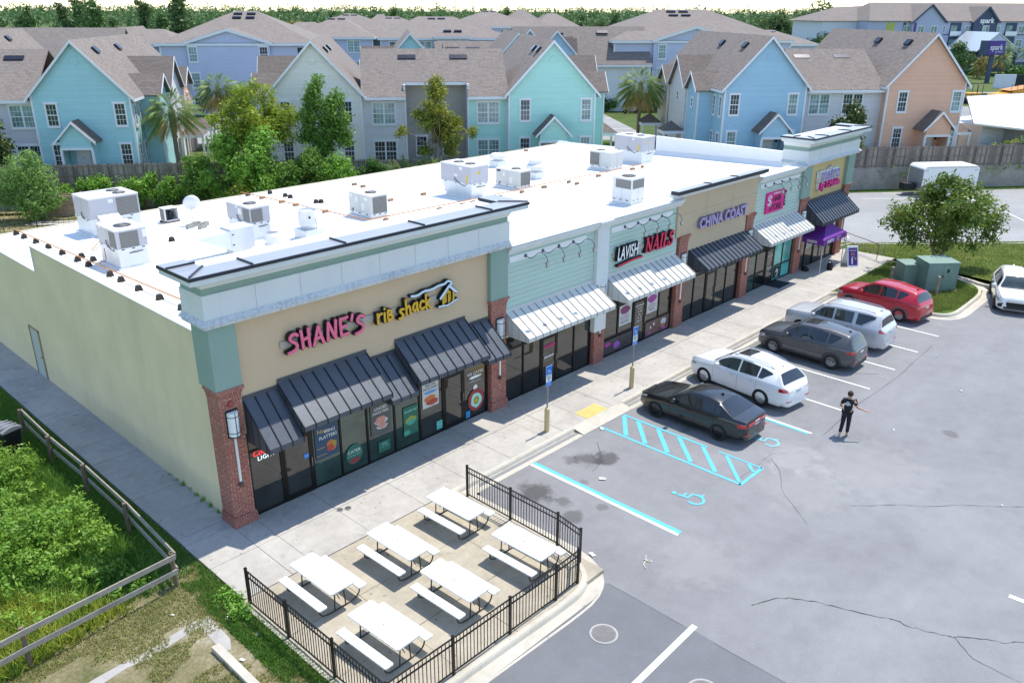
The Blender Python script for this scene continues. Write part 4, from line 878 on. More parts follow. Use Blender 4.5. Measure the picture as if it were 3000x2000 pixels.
rtu('beige rooftop unit beside a round white exhaust fan',25.45,12.34,.95,1.9,4.81,5.75,RTB,[('F',.12,.95,0,1.)],fans=((.55,.4,.28),),labels=LB+[('L',.8,.95,.82,.93,2)],conduit=False)
rtu('pale grey rooftop unit with panel doors near the far end of the roof',33.9,12.2,1.25,1.75,4.89,5.86,RTB,[('L',.55,.98,0,1.)],fans=((.4,.7,.26),),conduit=False)
rtu('lilac grey rooftop unit on a high curb at the far end of the roof',37.47,12.32,1.4,2.3,5.45,6.46,RTU,[],fans=((.5,.3,.28),(.5,.7,.28)),labels=[('F',.32,.44,.55,.7,1),('L',.12,.18,.1,.5,1),('L',.3,.38,.75,.9,0)])
rtu('tall pinkish white rooftop unit with louvred upper half near the front parapet',25.64,4.64,1.12,1.25,5.15,6.33,RTW,[('F',.08,.95,.55,1.),('L',.05,.82,.55,1.)],fans=((.5,.5,.38),),conduit=False)
# intake box
t=thing('intake_hood','sheet metal air intake box with a long sloping snout on the roof','intake hood',(6.94,11.44,rz(11.44)))
mb=MB(); mb.box(0,1.05,0,.86,.22,1.12); mb.build('box',CURB,t); mb=MB(); mb.box(-.02,1.07,-.02,.88,1.12,1.14); mb.build('lid',TOPW,t)
mb=MB(); mb.add([(0,.02,1.05),(0,.84,1.05),(0,.84,.25),(0,.02,.25),(-1.45,.02,.98),(-1.45,.84,.98),(-1.45,.84,.93),(-1.45,.02,.93)],[(0,1,5,4),(4,5,6,7),(7,6,2,3),(0,4,7,3),(1,2,6,5)]); mb.build('snout',CURB,t)
mb=MB(); mb.box(.1,.95,.1,.76,-.05,.22); mb.build('curb',CURB,t); mb=MB(); mb.box(.06,.92,-.008,0,.3,1.05,0); mb.box(.05,.13,-.016,-.008,.45,.5,1); mb.box(.05,.13,-.016,-.008,.88,.93,1); mb.build('access_door',[TOPW,FANB],t)
def upfan(label,x,y,r,curb,zt,open_=True,name='exhaust_fan'):
    t=thing(name,label,'exhaust fan',(x,y,rz(y)),group='exhaust fans on the roof'); mb=MB(); mb.box(-curb/2,curb/2,-curb/2,curb/2,-.05,.42); mb.build('curb',CURB,t)
    h=zt-rz(y); mb=MB()
    pr=[(r*.72,.42),(r*.75,.5),(r,.62),(r,h),(r*.96,h),(r*.95,h-.12),(0.05,h-.13)] if open_ else [(r*.55,.42),(r*.6,.5),(r,.6),(r,.8),(r*.75,.9),(r*.7,h-.08),(r*.72,h),(r*.3,h),(.02,h)]
    mb.lathe((0,0,0),pr,28); mb.build('drum',TOPW,t,smooth=True,auto=40)
    if open_: 
        mb=MB(); mb.cyl((0,0),r*.55,h-.13,h-.06,20); mb.build('wheel',TOPW,t); mb=MB(); mb.tube(bezier([(.1,-r-.01,h-.35),(.12,-r-.12,h-.6),(.1,-r-.02,.3)],8),.016,5); mb.build('conduit',M('conduit_grey',(.4,.4,.4),.5,.4),t); mb=MB(); mb.lathe((-.18,-r+.02,h-.28),[(0,0),(.05,0),(.05,-.03),(0,-.03)],10,axis='y'); mb.build('knob',FANB,t)
    return t
upfan('tall white drum exhaust fan with an open top behind the tower coping',10.98,11.9,.43,.95,5.98)
upfan('white capped exhaust fan in the middle of the far roof',29.1,14.4,.6,.85,5.78,False)
upfan('white capped exhaust fan near the back edge of the far roof',31.0,19.5,.55,.85,5.35,False)
upfan('dark low turbine cap just behind the tan tower coping',8.34,10.6,.36,.5,5.2,False)
t=thing('grease_tray','small dark tray standing on the roof beside the drum exhaust fan','tray',(10.4,10.9,rz(10.9))); MB().box(-.26,.26,-.18,.18,.05,.14).build('pan',CURB,t); MB().box(-.22,.22,-.14,.14,.14,.16).build('grease',FANB,t)
t=thing('condenser','small open fronted condenser box with its works showing','condenser',(8.05,19.95,rz(20)))
mb=MB(); mb.box(0,.68,0,.6,.1,.14); mb.box(0,.68,.56,.6,.1,.7); mb.box(.64,.68,0,.56,.1,.7); mb.box(0,.04,0,.1,.1,.7); mb.box(-.01,.69,-.01,.61,.7,.73); mb.build('case',TOPW,t)
mb=MB(); mb.lathe((.36,.3,.14),[(0,0),(.15,0),(.15,.35),(.08,.42),(0,.42)],12); mb.box(.08,.2,.1,.5,.14,.6); mb.build('compressor',FANB,t); MB().box(.0,.012,.1,.56,.14,.7).build('coil',COIL,t); mb=MB(); mb.box(-.1,.75,.05,.14,0,.1); mb.box(-.1,.75,.45,.54,0,.1); mb.build('skid',M('old_wood',(.22,.16,.11),.9,var=.3),t)
t=thing('satellite_dish','white satellite dish on a mast held down by concrete blocks','satellite dish',(8.75,18.5,rz(18.5))); MB().tube([(0,0,0),(-.02,0,.85)],.025,8).build('mast',ALU,t)
mb=MB(); mb.lathe((0,0,0),[(0.01,.03),(.15,.04),(.3,.08),(.4,.15),(.4,.16),(.3,.10),(.15,.055),(.01,.045)],24); d=mb.build('dish',TOPW,t,smooth=True); d.location=(.03,-.05,1.05); d.rotation_euler=(R(75),0,R(160))
mb=MB(); mb.tube([(.05,-.1,.85),(.42,.35,.75)],.015,5); mb.box(.38,.48,.3,.42,.72,.82); mb.build('feed_arm',ALU,t)
CMU=M('cinder_block',(.36,.35,.31),.95,var=.2,vs=6,bump=.3)
c0=None
for x,y,a,L in [(8.35,18.05,.3,'grey concrete block left of the dish mast'),(8.8,18.3,.25,'grey concrete block behind the dish mast'),(9.05,17.95,.35,'grey concrete block right of the dish mast'),(8.72,17.55,.3,'grey concrete block in front of the dish mast')]:
    if c0 is None:
        c0=thing('concrete_block',L,'concrete block',(x,y,rz(y)),a,group='blocks holding the dish down'); mb=MB(); mb.box(-.2,.2,-.1,-.07,0,.2);mb.box(-.2,.2,.07,.1,0,.2)
        for q in (-.2,-.015,.17): mb.box(q,q+.03,-.07,.07,0,.2)
        mb.build('shell',CMU,c0)
    else: dup(c0,(x,y,rz(y)),a,L)
# gas pipes and their supports
def pipe(label,P,r=.028): 
    o=MB().tube(P,r,7).build('gas_pipe',PIPM,loc=P[0]); tag(o,label,'pipe'); return o
zp_=lambda x,y,h=.24:(x,y,rz(y)+h)
pipe('orange gas pipe running along the left roof parapet',[(2.3,YB-.3,rz(YB)-.1)]+[zp_(2.3,y) for y in (YB-.3,20,16,12,8,4,1.2)])
pipe('orange gas pipe running across the middle of the roof past the units',[zp_(14.25,23.7)]+[zp_(14.25,y) for y in (20,16,12.1)]+[zp_(14.6,11.85),zp_(18,11.75),zp_(22,11.6),zp_(26,11.7),zp_(31,11.6),zp_(36.3,11.5)])
pipe('short orange gas pipe branching to the large back left unit',[zp_(3.1,16.3),zp_(3.6,17.1),zp_(4.6,18.6),zp_(4.9,19.6)])
pipe('thin copper pipe rising to the front left rooftop unit',[zp_(2.32,13.9),zp_(2.7,13.9),zp_(2.78,14.0,.3),zp_(2.78,14.0,.75)],.02)
RUB=M('rubber_block',(.045,.04,.035),.9,var=.3); WDB=M('wood_block',(.33,.20,.12),.9,var=.3)
b0=None;b1=None
for x,y in [(2.56,23.3),(2.55,22.19),(2.58,20.72),(2.56,19.13),(2.57,17.51),(2.56,15.79),(2.54,14.6),(2.5,12.38),(2.47,11.29),(2.4,9.6),(2.4,7.9),(2.38,6.2),(2.36,4.4),(2.9,16.27),(3.0,15.3),(14.57,23.5),(15.7,23.0),(15.77,21.49),(15.72,20.9),(15.81,18.5),(16.0,18.3),(6.51,16.13)]:
    if b0 is None:
        b0=MB().extr([(-.13,-.09,0),(.13,-.09,0),(.07,-.09,.2),(-.07,-.09,.2)],(0,.18,0)).build('pipe_block',RUB,loc=None); tag(b0,'black rubber pipe support block on the white roof','pipe support','pipe support',None); b0['group']='rubber pipe supports'; b0['category']='pipe support'; b0.location=(x-.26,y,rz(y))
    else: c=copy_tree(b0); c.location=(x-.26,y,rz(y)) if x<5 else (x,y,rz(y))
for x,y in [(14.6,22),(14.65,20.07),(14.65,18.7),(14.65,15.95),(20.5,21.4),(20.4,20.4),(18.73,15.7),(21,15.6),(15.34,11.85),(18.73,11.72),(20.34,11.65),(21.06,11.65),(23.16,11.65),(24.94,11.66),(26.85,11.68),(29.04,11.64),(28.9,10.9),(31.84,11.6),(35.3,11.5),(36.4,11.5),(22.85,15.6),(37.6,23.0)]:
    if b1 is None:
        b1=MB().box(-.15,.15,-.08,.08,0,.14).build('pipe_block',WDB); b1['label']='brown wood pipe support block on the white roof'; b1['group']='wood pipe supports'; b1['category']='pipe support'; b1.location=(x,y,rz(y))
    else: c=copy_tree(b1); c.location=(x,y,rz(y)); c.rotation_euler=(0,0,random.uniform(-.4,.4))
# ================================================================ patio
TBW=M('table_white',(.80,.80,.78),.4,var=.02); TBG=M('table_frame',(.06,.055,.05),.45,.5,var=.15)
def picnic(label,cx,cy,rot=0.):
    t=thing('picnic_table',label,'picnic table',(cx,cy,W0),rot,group='white picnic tables on the patio')
    def slab(x0,x1,y0,y1,z0,z1,r=.06):
        P=[]
        for (px,py,a) in ((x1-r,y0+r,-90),(x1-r,y1-r,0),(x0+r,y1-r,90),(x0+r,y0+r,180)): P+=[(px+r*math.cos(R(a+k*22.5)),py+r*math.sin(R(a+k*22.5))) for k in range(5)]
        m=MB(); m.prism(P,z0,z1); return m
    m=slab(-.375,.375,-.915,.915,.69,.735); m.mi=1; m.cyl((0,0),.022,.735,.737,10,1); m.build('tabletop',[TBW,BLK],t)
    for s in (-1,1): slab(s*.62-.125,s*.62+.125,-.91,.91,.405,.445,.04).build('bench',TBW,t)
    for y in (-.72,.72):
        m=MB(); 
        m.tube(bezier([(-.62,y,.40),(-.66,y,.12),(-.58,y,.03),(-.4,y,.025),(0,y,.025)],8)+bezier([(0,y,.025),(.4,y,.025),(.58,y,.03),(.66,y,.12),(.62,y,.40)],8)[1:],.02,7)
        for x in (-.14,.14): m.tube([(x*1.25,y,.03),(x,y,.5),(x,y,.69)],.018,6)
        m.beam((-.34,y,.67),(.34,y,.67),.04,.03); m.build('leg_frame',TBG,t)
    m=MB()
    for s in (-1,1): m.tube([(0,s*.72,.3),(0,s*.2,.68)],.014,6)
    m.build('brace',TBG,t); return t
for lab,x,y,r in [('white picnic table at the back right, nearest the picket fence opening post and parking line',4.72,-4.48,.03),('white picnic table in the middle of the back row by the shop',2.33,-4.70,.02),('white picnic table at the back left by the fence gap on the grass side',.06,-4.38,.02),('white picnic table at the front right in the fence corner by the rounded kerb',4.72,-7.24,.03),('white picnic table in the middle of the front row by the kerb fence',2.27,-7.06,.03),('white picnic table at the front left nearest the bottom of the picture',-.04,-7.08,.04)]: picnic(lab,x,y,r)
FM=M('black_fence',(.022,.02,.018),.45,.4,var=.15)
def metal_fence(name,label,pts,h=1.06,z=W0,closed=False,step=.112):
    t=thing(name,label,'fence',(pts[0][0],pts[0][1],z)); o=Vector((pts[0][0],pts[0][1],0))
    for p in pts:
        q=Vector((p[0],p[1],0))-o; m=MB(); m.box(q.x-.03,q.x+.03,q.y-.03,q.y+.03,-.02,h+.05); m.box(q.x-.036,q.x+.036,q.y-.036,q.y+.036,h+.05,h+.07); m.cyl((q.x,q.y),.03,h+.07,h+.09,8,None,.012); m.build('post',FM,t)
    for i in range(len(pts)-1):
        a=Vector((pts[i][0],pts[i][1],0))-o;b=Vector((pts[i+1][0],pts[i+1][1],0))-o; L=(b-a).length; d=(b-a)/L; m=MB()
        for zz in (h,h-.17,.09): m.beam(a+d*.03+Vector((0,0,zz)),b-d*.03+Vector((0,0,zz)),.03,.03)
        n=max(1,int(round(L/step)))
        for k in range(1,n): q=a+(b-a)*k/n; m.box(q.x-.008,q.x+.008,q.y-.008,q.y+.008,.08,h-.005)
        m.build('picket_panel',FM,t)
    return t
metal_fence('patio_fence','black metal picket fence round the picnic tables',[(6.0,-3.62),(5.99,-5.5),(5.98,-7.37),(5.82,-8.33),(5.08,-8.86),(4.14,-8.9),(2.41,-8.9),(.52,-8.9),(-1.42,-8.9),(-1.43,-6.98),(-1.44,-5.08),(-1.45,-3.28)])
metal_fence('iron_fence','low black iron fence seen over the back edge of the white roof',[(2.5,41.5),(5.5,41.3),(8.5,41.1),(11.5,40.9),(14.5,40.5),(17.5,40.1)],h=.95,z=-.03,step=.35)
# brick course under the left fence
mb=MB()
for i in range(26): mb.box(-1.60,-1.50,-8.95+i*.23,-8.95+i*.23+.215,-.02,W0-.0)
mb.build('edging',KERBM,kind='structure')
# ---- wooden rail fence
RW=M('grey_wood',(.30,.265,.22),.9,var=.3,vs=3,bump=.3,bs=20); RWP=M('post_wood',(.17,.125,.085),.9,var=.3,vs=4,bump=.3,bs=20); RWT=M('pale_wood',(.45,.41,.34),.9,var=.2,vs=4)
def rail_fence(label,posts,side):
    t=thing('rail_fence',label,'fence',(posts[0][0],posts[0][1],0)); o=Vector((posts[0][0],posts[0][1],0))
    for x,y,h in posts:
        q=Vector((x,y,0))-o; m=MB(); m.cyl((q.x,q.y),.062,-.1,h,10,None,.058); m.build('post',RWP,t)
    for i in range(len(posts)-1):
        a=Vector(posts[i][:2]+(0,))-o;b=Vector(posts[i+1][:2]+(0,))-o; d=(b-a).normalized(); n=Vector((-d.y,d.x,0))*side*.085
        for k,zz in enumerate((.10,.56)):
            ha=posts[i][2]-zz;hb=posts[i+1][2]-zz; m=MB(); m.beam(a-d*.06+n+Vector((0,0,ha)),b+d*.05+n+Vector((0,0,hb)),.04,.14); r=m.build('rail',RW,t)
    return t
rail_fence('weathered wooden two rail fence beside the side walkway',[(-2.38,-1.11,1.07),(-2.2,2.23,1.0),(-2.18,5.38,1.0),(-2.25,8.16,1.0),(-2.2,11.0,1.0)],-1)
rail_fence('weathered wooden two rail fence running to the left edge across the sandy grass',[(-2.40,-1.16,1.07),(-6.14,-1.54,1.18),(-9.9,-1.95,1.15),(-13.6,-2.3,1.1)],1)
mb=MB(); mb.box(-2.95,-2.75,-6.2,-4.1,0,.14); o=mb.build('wheel_stop',KERBM); tag(o,'pale concrete wheel stop lying on the dry grass at the bottom','wheel stop')
mb=MB()
mb.strip([(-3.9,-3.1),(-3.3,-3.0),(-2.6,-2.92)],.28,.006); mb.strip([(-2.55,-2.85),(-2.6,-4.),(-2.75,-4.3)],.34,.009); mb.strip([(-4.0,-3.12),(-4.6,-3.05),(-5.3,-3.12),(-6.6,-3.4)],[.3,.22,.3,.2],.006); mb.build('old_kerb',CONCD,kind='structure')
# wheeled bin
BIN=M('bin_black',(.015,.015,.017),.45,var=.1); BINL=M('bin_lid',(.20,.20,.22),.35,var=.1)
def bin_(label,x,y,rz_):
    t=thing('wheeled_bin',label,'bin',(x,y,0),rz_,group='wheeled bins by the rail fence'); m=MB(); m.add([(-.25,-.3,.08),(.25,-.3,.08),(.25,.3,.08),(-.25,.3,.08),(-.31,-.38,1.),(.31,-.38,1.),(.31,.38,1.),(-.31,.38,1.)],[(0,3,2,1),(4,5,6,7),(0,1,5,4),(1,2,6,5),(2,3,7,6),(3,0,4,7)]); m.build('body',BIN,t)
    m=MB(); P=[(-.34,1.0),(.36,1.0),(.36,1.05)]+[(.36-.7*k/8,1.06+.09*math.sin(PI*k/8)) for k in range(9)]; m.extr([(p[0],-.41,p[1]) for p in P],(0,.82,0)); 
    for y_ in (-.22,.0,.22): m.beam((-.3,y_,1.14),(.3,y_,1.14),.05,.05)
    m.build('lid',BINL,t)
    for s in (-1,1): m=MB(); m.lathe((.24,s*.3,.12),[(0,-.03),(.12,-.03),(.12,.03),(0,.03)],14,axis='y'); m.build('wheel',BLK,t)
    return t
bin_('black wheeled bin with a grey domed lid standing by the wooden rail fence',-3.05,9.75,.3); bin_('second black wheeled bin partly cut by the left edge, behind the other bin',-3.65,10.5,.25)
# ---- accessible parking signs
SBL=M('sign_blue',(.02,.18,.62),.4,var=.03); TANP=M('bollard_tan',(.55,.42,.22),.6,var=.12,vs=3); GALV=M('galvanised',(.30,.32,.34),.35,.8,var=.1)
def ada(label,x,y,top):
    t=thing('parking_sign',label,'sign',(x,y,W0),group='accessible parking signs'); k=top/2.67
    m=MB(); m.cyl((0,0),.095,-.02,.88,16); m.lathe((0,0,.88),[(.095,0),(.08,.04),(.04,.06),(.01,.065)],16); m.build('bollard',TANP,t)
    m=MB(); m.cyl((0,0),.03,.9,top-.1,8); m.build('pole',GALV,t)
    f=-.045
    def plate(nm,x0,x1,z0,z1,mat,y_): m=MB(); m.box(x0,x1,y_-.006,y_,z0,z1); return m.build(nm,mat,t)
    p=plate('sign_plate',-.155,.155,top-.40,top-.05,WHF,f); plate('sign_plate',-.145,.145,top-.39,top-.06,SBL,f-.007); plate('sign_plate',-.15,.15,top-.66,top-.41,WHF,f); plate('sign_plate',-.15,.15,top-.83,top-.67,WHF,f); plate('sign_plate',-.142,.142,top-.822,top-.678,SBL,f-.007)
    m=MB(); yy=f-.015
    def st(pts,w): 
        for poly in stroke_poly(pts,w): m.extr([(q[0],yy,q[1]) for q in poly],(0,.004,0)); 
    c=top-.25
    st([(.07*math.cos(R(a))+.0,c-.03+.07*math.sin(R(a))) for a in range(150,390,24)],.02); st([(-.03,c+.07),(-.02,c),(.04,c),(.07,c-.08),(.09,c-.075)],.022); m.lathe((-.03,yy+.002,c+.1),[(0,0),(.02,0),(.02,.004),(0,.004)],10,axis='y'); m.build('symbol',WHF,t)
    for i,tx in enumerate(('PARKING BY','DISABLED','PERMIT','ONLY')): text_mesh('lettering',tx,.055,NAVY,.001,0,0,'CENTER',.8,1.,t,onwall(0,top-.46-i*.055,f-.008))
    text_mesh('lettering','VAN',.05,WHF,.001,0,0,'CENTER',1.,1.,t,onwall(0,top-.72,f-.015)); text_mesh('lettering','ACCESSIBLE',.04,WHF,.001,0,0,'CENTER',.9,1.,t,onwall(0,top-.78,f-.0155))
ada('blue accessible parking sign on a tan bollard nearer the patio fence',11.05,-2.52,2.66); ada('blue accessible parking sign on a tan bollard in front of the nail salon',16.27,-2.52,2.72)
# ---- tent, sandwich board, rails, mats
TP=M('tent_purple',(.16,.03,.28),.7,var=.08,vs=2); POL=M('pole_white',(.62,.62,.62),.35,.5,var=.05)
t=thing('canopy_tent','purple pop up canopy tent with white lettering in front of the yellow tower','tent',(38.3,-.45,W0)); a=1.55;b_=.78
A=[(-1.6,-.7),(1.5,-.7),(1.6,.72),(-1.5,.72)]
m=MB(); vs=[(x,y,2.0) for x,y in A]+[(x*.9,y*.9,2.02) for x,y in A]; 
top=(0,0,3.05); mid=[(x*.45,y*.45,2.42) for x,y in A]
vs=[(x,y,2.02) for x,y in A]+mid+[top]; m.add(vs,[(0,1,5,4),(1,2,6,5),(2,3,7,6),(3,0,4,7),(4,5,8),(5,6,8),(6,7,8),(7,4,8)])
m.add([(x,y,2.018) for x,y in A]+[(x*1.01,y*1.02,1.70) for x,y in A],[(0,1,5,4),(1,2,6,5),(2,3,7,6),(3,0,4,7)]); m.build('canopy',TP,t)
for x,y in A: m=MB(); m.box(x*.97-.02,x*.97+.02,y*.95-.02,y*.95+.02,0,2.); m.build('leg',POL,t)
text_mesh('lettering','metro',.36,WHF,.002,.006,0,'CENTER',1.,1.,t,onwall(-.75,1.88,-.735)); text_mesh('lettering','Authorized',.11,WHF,.002,0,0,'CENTER',1.,1.,t,onwall(.35,1.92,-.735)); text_mesh('lettering','Dealer',.11,WHF,.002,0,0,'CENTER',1.,1.,t,onwall(.25,1.79,-.735))
text_mesh('lettering','metro',.3,WHF,.002,.004,0,'CENTER',.8,1.,t,onwall(-1.60,1.87,0,(0,-1,0)))
t=thing('sandwich_board','white framed sandwich board with a purple price poster','sandwich board',(39.85,-1.62,W0),R(-40))
for s in (-1,1):
    m=MB(); m.obox((0,s*-.22,.6),(.34,0,0),(0,.015,0),(0,s*.2,.6)); p=m.build('board',WHF,t)
m=MB(); m.obox((0,-.215-.022,.60),(.28,0,0),(0,.003,0),(0,.17,.5)); m.build('poster',M('poster_purple',(.07,.03,.22),.5,var=.1),t)
for tx,sz,zz,mt in (('Unlimited 5G',.1,.95,WHF),('$25',.22,.75,M('price_orange',(.75,.25,.1),.5)),('per month',.06,.6,WHF)): text_mesh('lettering',tx,sz,mt,.001,.001,0,'CENTER',.8,1.,t,onwall(0,zz,-.2-.05+(zz-.6)*.34,(1,0,0),(0,.32,.95)))
m=MB(); m.obox((-.06,-.33,.36),(.035,0,0),(0,.003,0),(0,.06,.18)); m.build('phone_picture',WHF,t); m=MB(); m.extr([(.14+.07*math.cos(2*PI*i/14),-.295,.48+.07*math.sin(2*PI*i/14)) for i in range(14)],(0,-.004,.001)); m.build('badge',M('price_orange'),t)
t=thing('sandbag','black weight bag tied at the tent leg','bag',(38.1,-1.15,W0)); m=MB(); m.lathe((0,0,0),[(0,0),(.17,.02),(.19,.2),(.16,.38),(.1,.5),(.05,.56),(0,.57)],12); m.build('sack',BLK,t,smooth=True); m=MB(); m.box(-.16,.16,-.05,.05,.45,.5); m.build('strap',WHT,t)
t=thing('sandbag','low black weight bag slumped by the brick pillar behind the tent','bag',(36.85,-.2,W0)); m=MB(); m.lathe((0,0,0),[(0,0),(.22,.02),(.24,.12),(.16,.22),(0,.25)],12); m.build('sack',BLK,t,smooth=True)
o=MB().box(32.6,33.95,-.72,.2,W0+.004,W0+.018).build('door_mat',M('mat_black',(.02,.025,.035),.95,var=.2,vs=20),loc=(33.2,-.2,W0)); tag(o,'black rubber door mat on the sidewalk outside the hair store','mat')
HR=M('handrail_grey',(.22,.20,.19),.4,.6,var=.1)
t=thing('handrail','grey tubular handrail at the end of the sidewalk','handrail',(43.3,.6,W0)); 
P=[(.55,.1),( -1.35,-3.35)]; d=Vector((P[1][0]-P[0][0],P[1][1]-P[0][1],0)); o0=Vector((P[0][0],P[0][1],0)); Q=lambda s,z:o0+d*s+Vector((0,0,z))
m=MB(); m.tube([Q(0,.5),Q(0,.9),Q(.03,.98),Q(.95,.98),Q(1,.92),Q(1,.52),Q(.97,.46),Q(.03,.46),Q(0,.5)],.026,8); m.build('rail',HR,t)
for s in (.12,.88): m=MB(); m.tube([Q(s,0),Q(s,.97)],.024,8); m.build('post',HR,t)
# utility cabinets and bollards
CAB=M('cabinet_green',(.20,.29,.25),.55,.15,var=.12,vs=2)
def cabinet(label,x,y,rz_,wx,wy,h,door=True):
    t=thing('utility_cabinet',label,'utility cabinet',(x,y,0),rz_,group='green utility cabinets'); m=MB(); m.box(-wx/2-.08,wx/2+.08,-wy/2-.08,wy/2+.08,-.05,.06); m.build('pad',CONCD,t)
    m=MB(); m.box(-wx/2,wx/2,-wy/2,wy/2,.06,h); m.build('body',CAB,t); m=MB(); m.add([(-wx/2-.03,-wy/2-.03,h-.06),(wx/2+.03,-wy/2-.03,h-.06),(wx/2+.03,wy/2+.03,h-.06),(-wx/2-.03,wy/2+.03,h-.06),(-wx/2-.03,-wy/2-.03,h+.01),(wx/2+.03,-wy/2-.03,h+.01),(wx/2+.03,wy/2+.03,h+.05),(-wx/2-.03,wy/2+.03,h+.05)],[(0,3,2,1),(4,5,6,7),(0,1,5,4),(1,2,6,5),(2,3,7,6),(3,0,4,7)]); m.build('lid',CAB,t)
    if door: 
        m=MB(); m.box(-wx/2+.06,-.01,-wy/2-.012,-wy/2,.16,h-.1); m.box(.01,wx/2-.06,-wy/2-.012,-wy/2,.16,h-.1); m.build('door',CAB,t); m=MB(); m.box(-.03,.03,-wy/2-.04,-wy/2-.012,h*.5,h*.5+.12); m.box(.2,.34,-wy/2-.016,-wy/2-.012,h*.66,h*.66+.2); m.build('handle',BLK,t)
cabinet('large green steel utility cabinet on the grass behind the red car',38.95,-6.75,R(-42),1.75,1.35,1.62); cabinet('smaller green steel utility cabinet left of the larger one under the tree',38.65,-5.35,R(-42),.9,1.0,1.25,False)
BWD=M('bollard_wood',(.30,.25,.20),.9,var=.35,vs=5)
b0=None
for x,y,h,L in [(38.2,-4.7,.95,'weathered wooden bollard nearest the sidewalk beside the small cabinet'),(39.7,-4.75,1.0,'dark wooden bollard behind the small cabinet in the tree shade'),(37.75,-7.3,1.05,'scarred wooden bollard standing at the near corner of the large cabinet'),(40.2,-7.3,1.0,'wooden bollard on the right of the large cabinet')]:
    t=thing('bollard',L,'bollard',(x,y,0),group='wooden bollards round the cabinets'); m=MB(); m.cyl((0,0),.1,-.05,h-.04,12); m.lathe((0,0,h-.04),[(.1,0),(.09,.03),(.04,.05),(.01,.05)],12); m.build('post',BWD,t)
# ---- retaining wall and board fences
RWM=concmat('retaining_concrete',(.17,.16,.145),(.33,.315,.285),.5)
def along(u,v,z): return uv(u,v,z)
def wallthing(name,label,u0,u1,v,z0,z1,th,mat,cat):
    c=uv(u0,v,0); t=thing(name,label,cat,c,AU); m=MB(); m.box(0,u1-u0,0,th,z0,z1); m.build('wall',mat,t); m=MB(); m.box(-.02,u1-u0+.02,-.03,th+.03,z1,z1+.06); m.build('coping',mat,t); return t
wallthing('retaining_wall','grey stained concrete retaining wall under the fence on the right',-1.5,46,0,-.4,1.76,.28,RWM,'retaining wall')
wallthing('retaining_wall','dark stained concrete retaining wall behind the back lot on the left',-95,-1.5,0,-.4,1.5,.28,RWM,'retaining wall')
FW=M('fence_boards',(.20,.175,.15),.95,var=.4,vs=1.2,bump=.4,bs=14)
def boardmat():
    m,b,t=base('fence_board',(.22,.19,.165),.95,0,.15); P=t.obj(); g=t.N('ShaderNodeNewGeometry'); n=t.noise(t.vscale(P,(3,3,.5)),2.,4,.7); f=t.math('ADD',t.math('MULTIPLY',g.outputs['Random Per Island'],.6),t.math('MULTIPLY',n,.4))
    t.L(t.ramp(f,[(.15,(.11,.095,.082)),(.5,(.22,.185,.155)),(.8,(.33,.285,.24))]),b.inputs['Base Color']); return m
FB=boardmat()
def board_fence(label,u0,u1,v,zb,zt,rails_front=True,posts=2.45,lean=.0):
    c=uv(u0,v,0); t=thing('board_fence',label,'fence',c,AU); L=u1-u0; n=int(L/posts)
    for i in range(n):
        a=i*L/n;b=(i+1)*L/n; m=MB(); x=a
        while x<b-.02:
            w=.138; dz=random.uniform(-.04,.03); x2=min(x+w,b); ty=random.uniform(-.012,.012)
            zt_=zt+dz; m.extr([(x+.004,.04+ty,zb),(x2-.004,.04+ty,zb),(x2-.004,.04+ty,zt_-.05),(x2-.03,.04+ty,zt_),(x+.03,.04+ty,zt_),(x+.004,.04+ty,zt_-.05)],(0,.018,0)); x+=.145
        m.build('board_panel',FB,t)
        m=MB()
        for zz in (zb+.16,(zb+zt)/2,zt-.16): m.beam((a,.015,zz),(b,.015,zz),.04,.085)
        m.build('rail',FW,t)
    for i in range(n+1): m=MB(); x=i*L/n; m.box(x-.05,x+.05,-.08,.0,zb-.2,zt-.08); m.build('post',FW,t)
    return t
board_fence('tall weathered board fence on the retaining wall at the right',-1.3,44,.12,1.83,3.58); board_fence('tall weathered board fence above the dark retaining wall at the left',-78,-40,.12,1.58,3.3); board_fence('tall weathered board fence behind the middle trees and hedge',-39.9,-1.6,.12,1.58,3.25)
# second fence going back on the right
t=board_fence('weathered board fence running back beside the metal roofed building',0,16,0,1.75,3.3); p=uv(12.6,1.2,0); t.location=p; t.rotation_euler=(0,0,AU+R(22))
# ---- back yard objects on the left
CW=M('crate_wood',(.38,.28,.20),.9,var=.35,vs=3,bump=.3,bs=10)
def crate(label,x,y,a,wx,wy,h,zb=-.03):
    t=thing('wooden_crate',label,'crate',(x,y,zb),a); 
    for s in (-1,1):
        m=MB(); n=int(h/.2)
        for k in range(n): m.box(-wx/2,wx/2,s*wy/2-.03,s*wy/2+.03,k*h/n+.01,(k+1)*h/n-.01)
        m.build('side',CW,t); m=MB()
        for k in range(n): m.box(s*wx/2-.03,s*wx/2+.03,-wy/2+.035,wy/2-.035,k*h/n+.01,(k+1)*h/n-.01)
        m.build('side',CW,t)
    m=MB()
    for k in (-.25,.0,.25): m.box(-wx/2+.04,wx/2-.04,wy*k-.05,wy*k+.05,h-.25,h-.1)
    m.build('divider',CW,t); m=MB(); m.box(-wx/2+.03,wx/2-.03,-wy/2+.03,wy/2-.03,.02,h*.35); m.build('fill',M('soil_dark',(.06,.045,.03),.95),t)
crate('large weathered wooden planter crate on the brown grass behind the roof',12.05,46.9,AU+R(3),2.9,2.4,1.5)
crate('small wooden rack seen just above the big back left rooftop unit',17.3,45.0,AU,1.5,.8,1.9)
t=thing('timber_stack','loose grey planks lying on the brown grass by the crate','timber',(10.6,44.9,0),AU)
for i in range(6): m=MB(); m.obox((1.2+random.uniform(-.5,.5),-.6-i*.22,.04+.02*(i%3)),(2.4,random.uniform(-.2,.2),0),(0,.07,0),(0,0,.02)); m.build('plank',RWT,t)
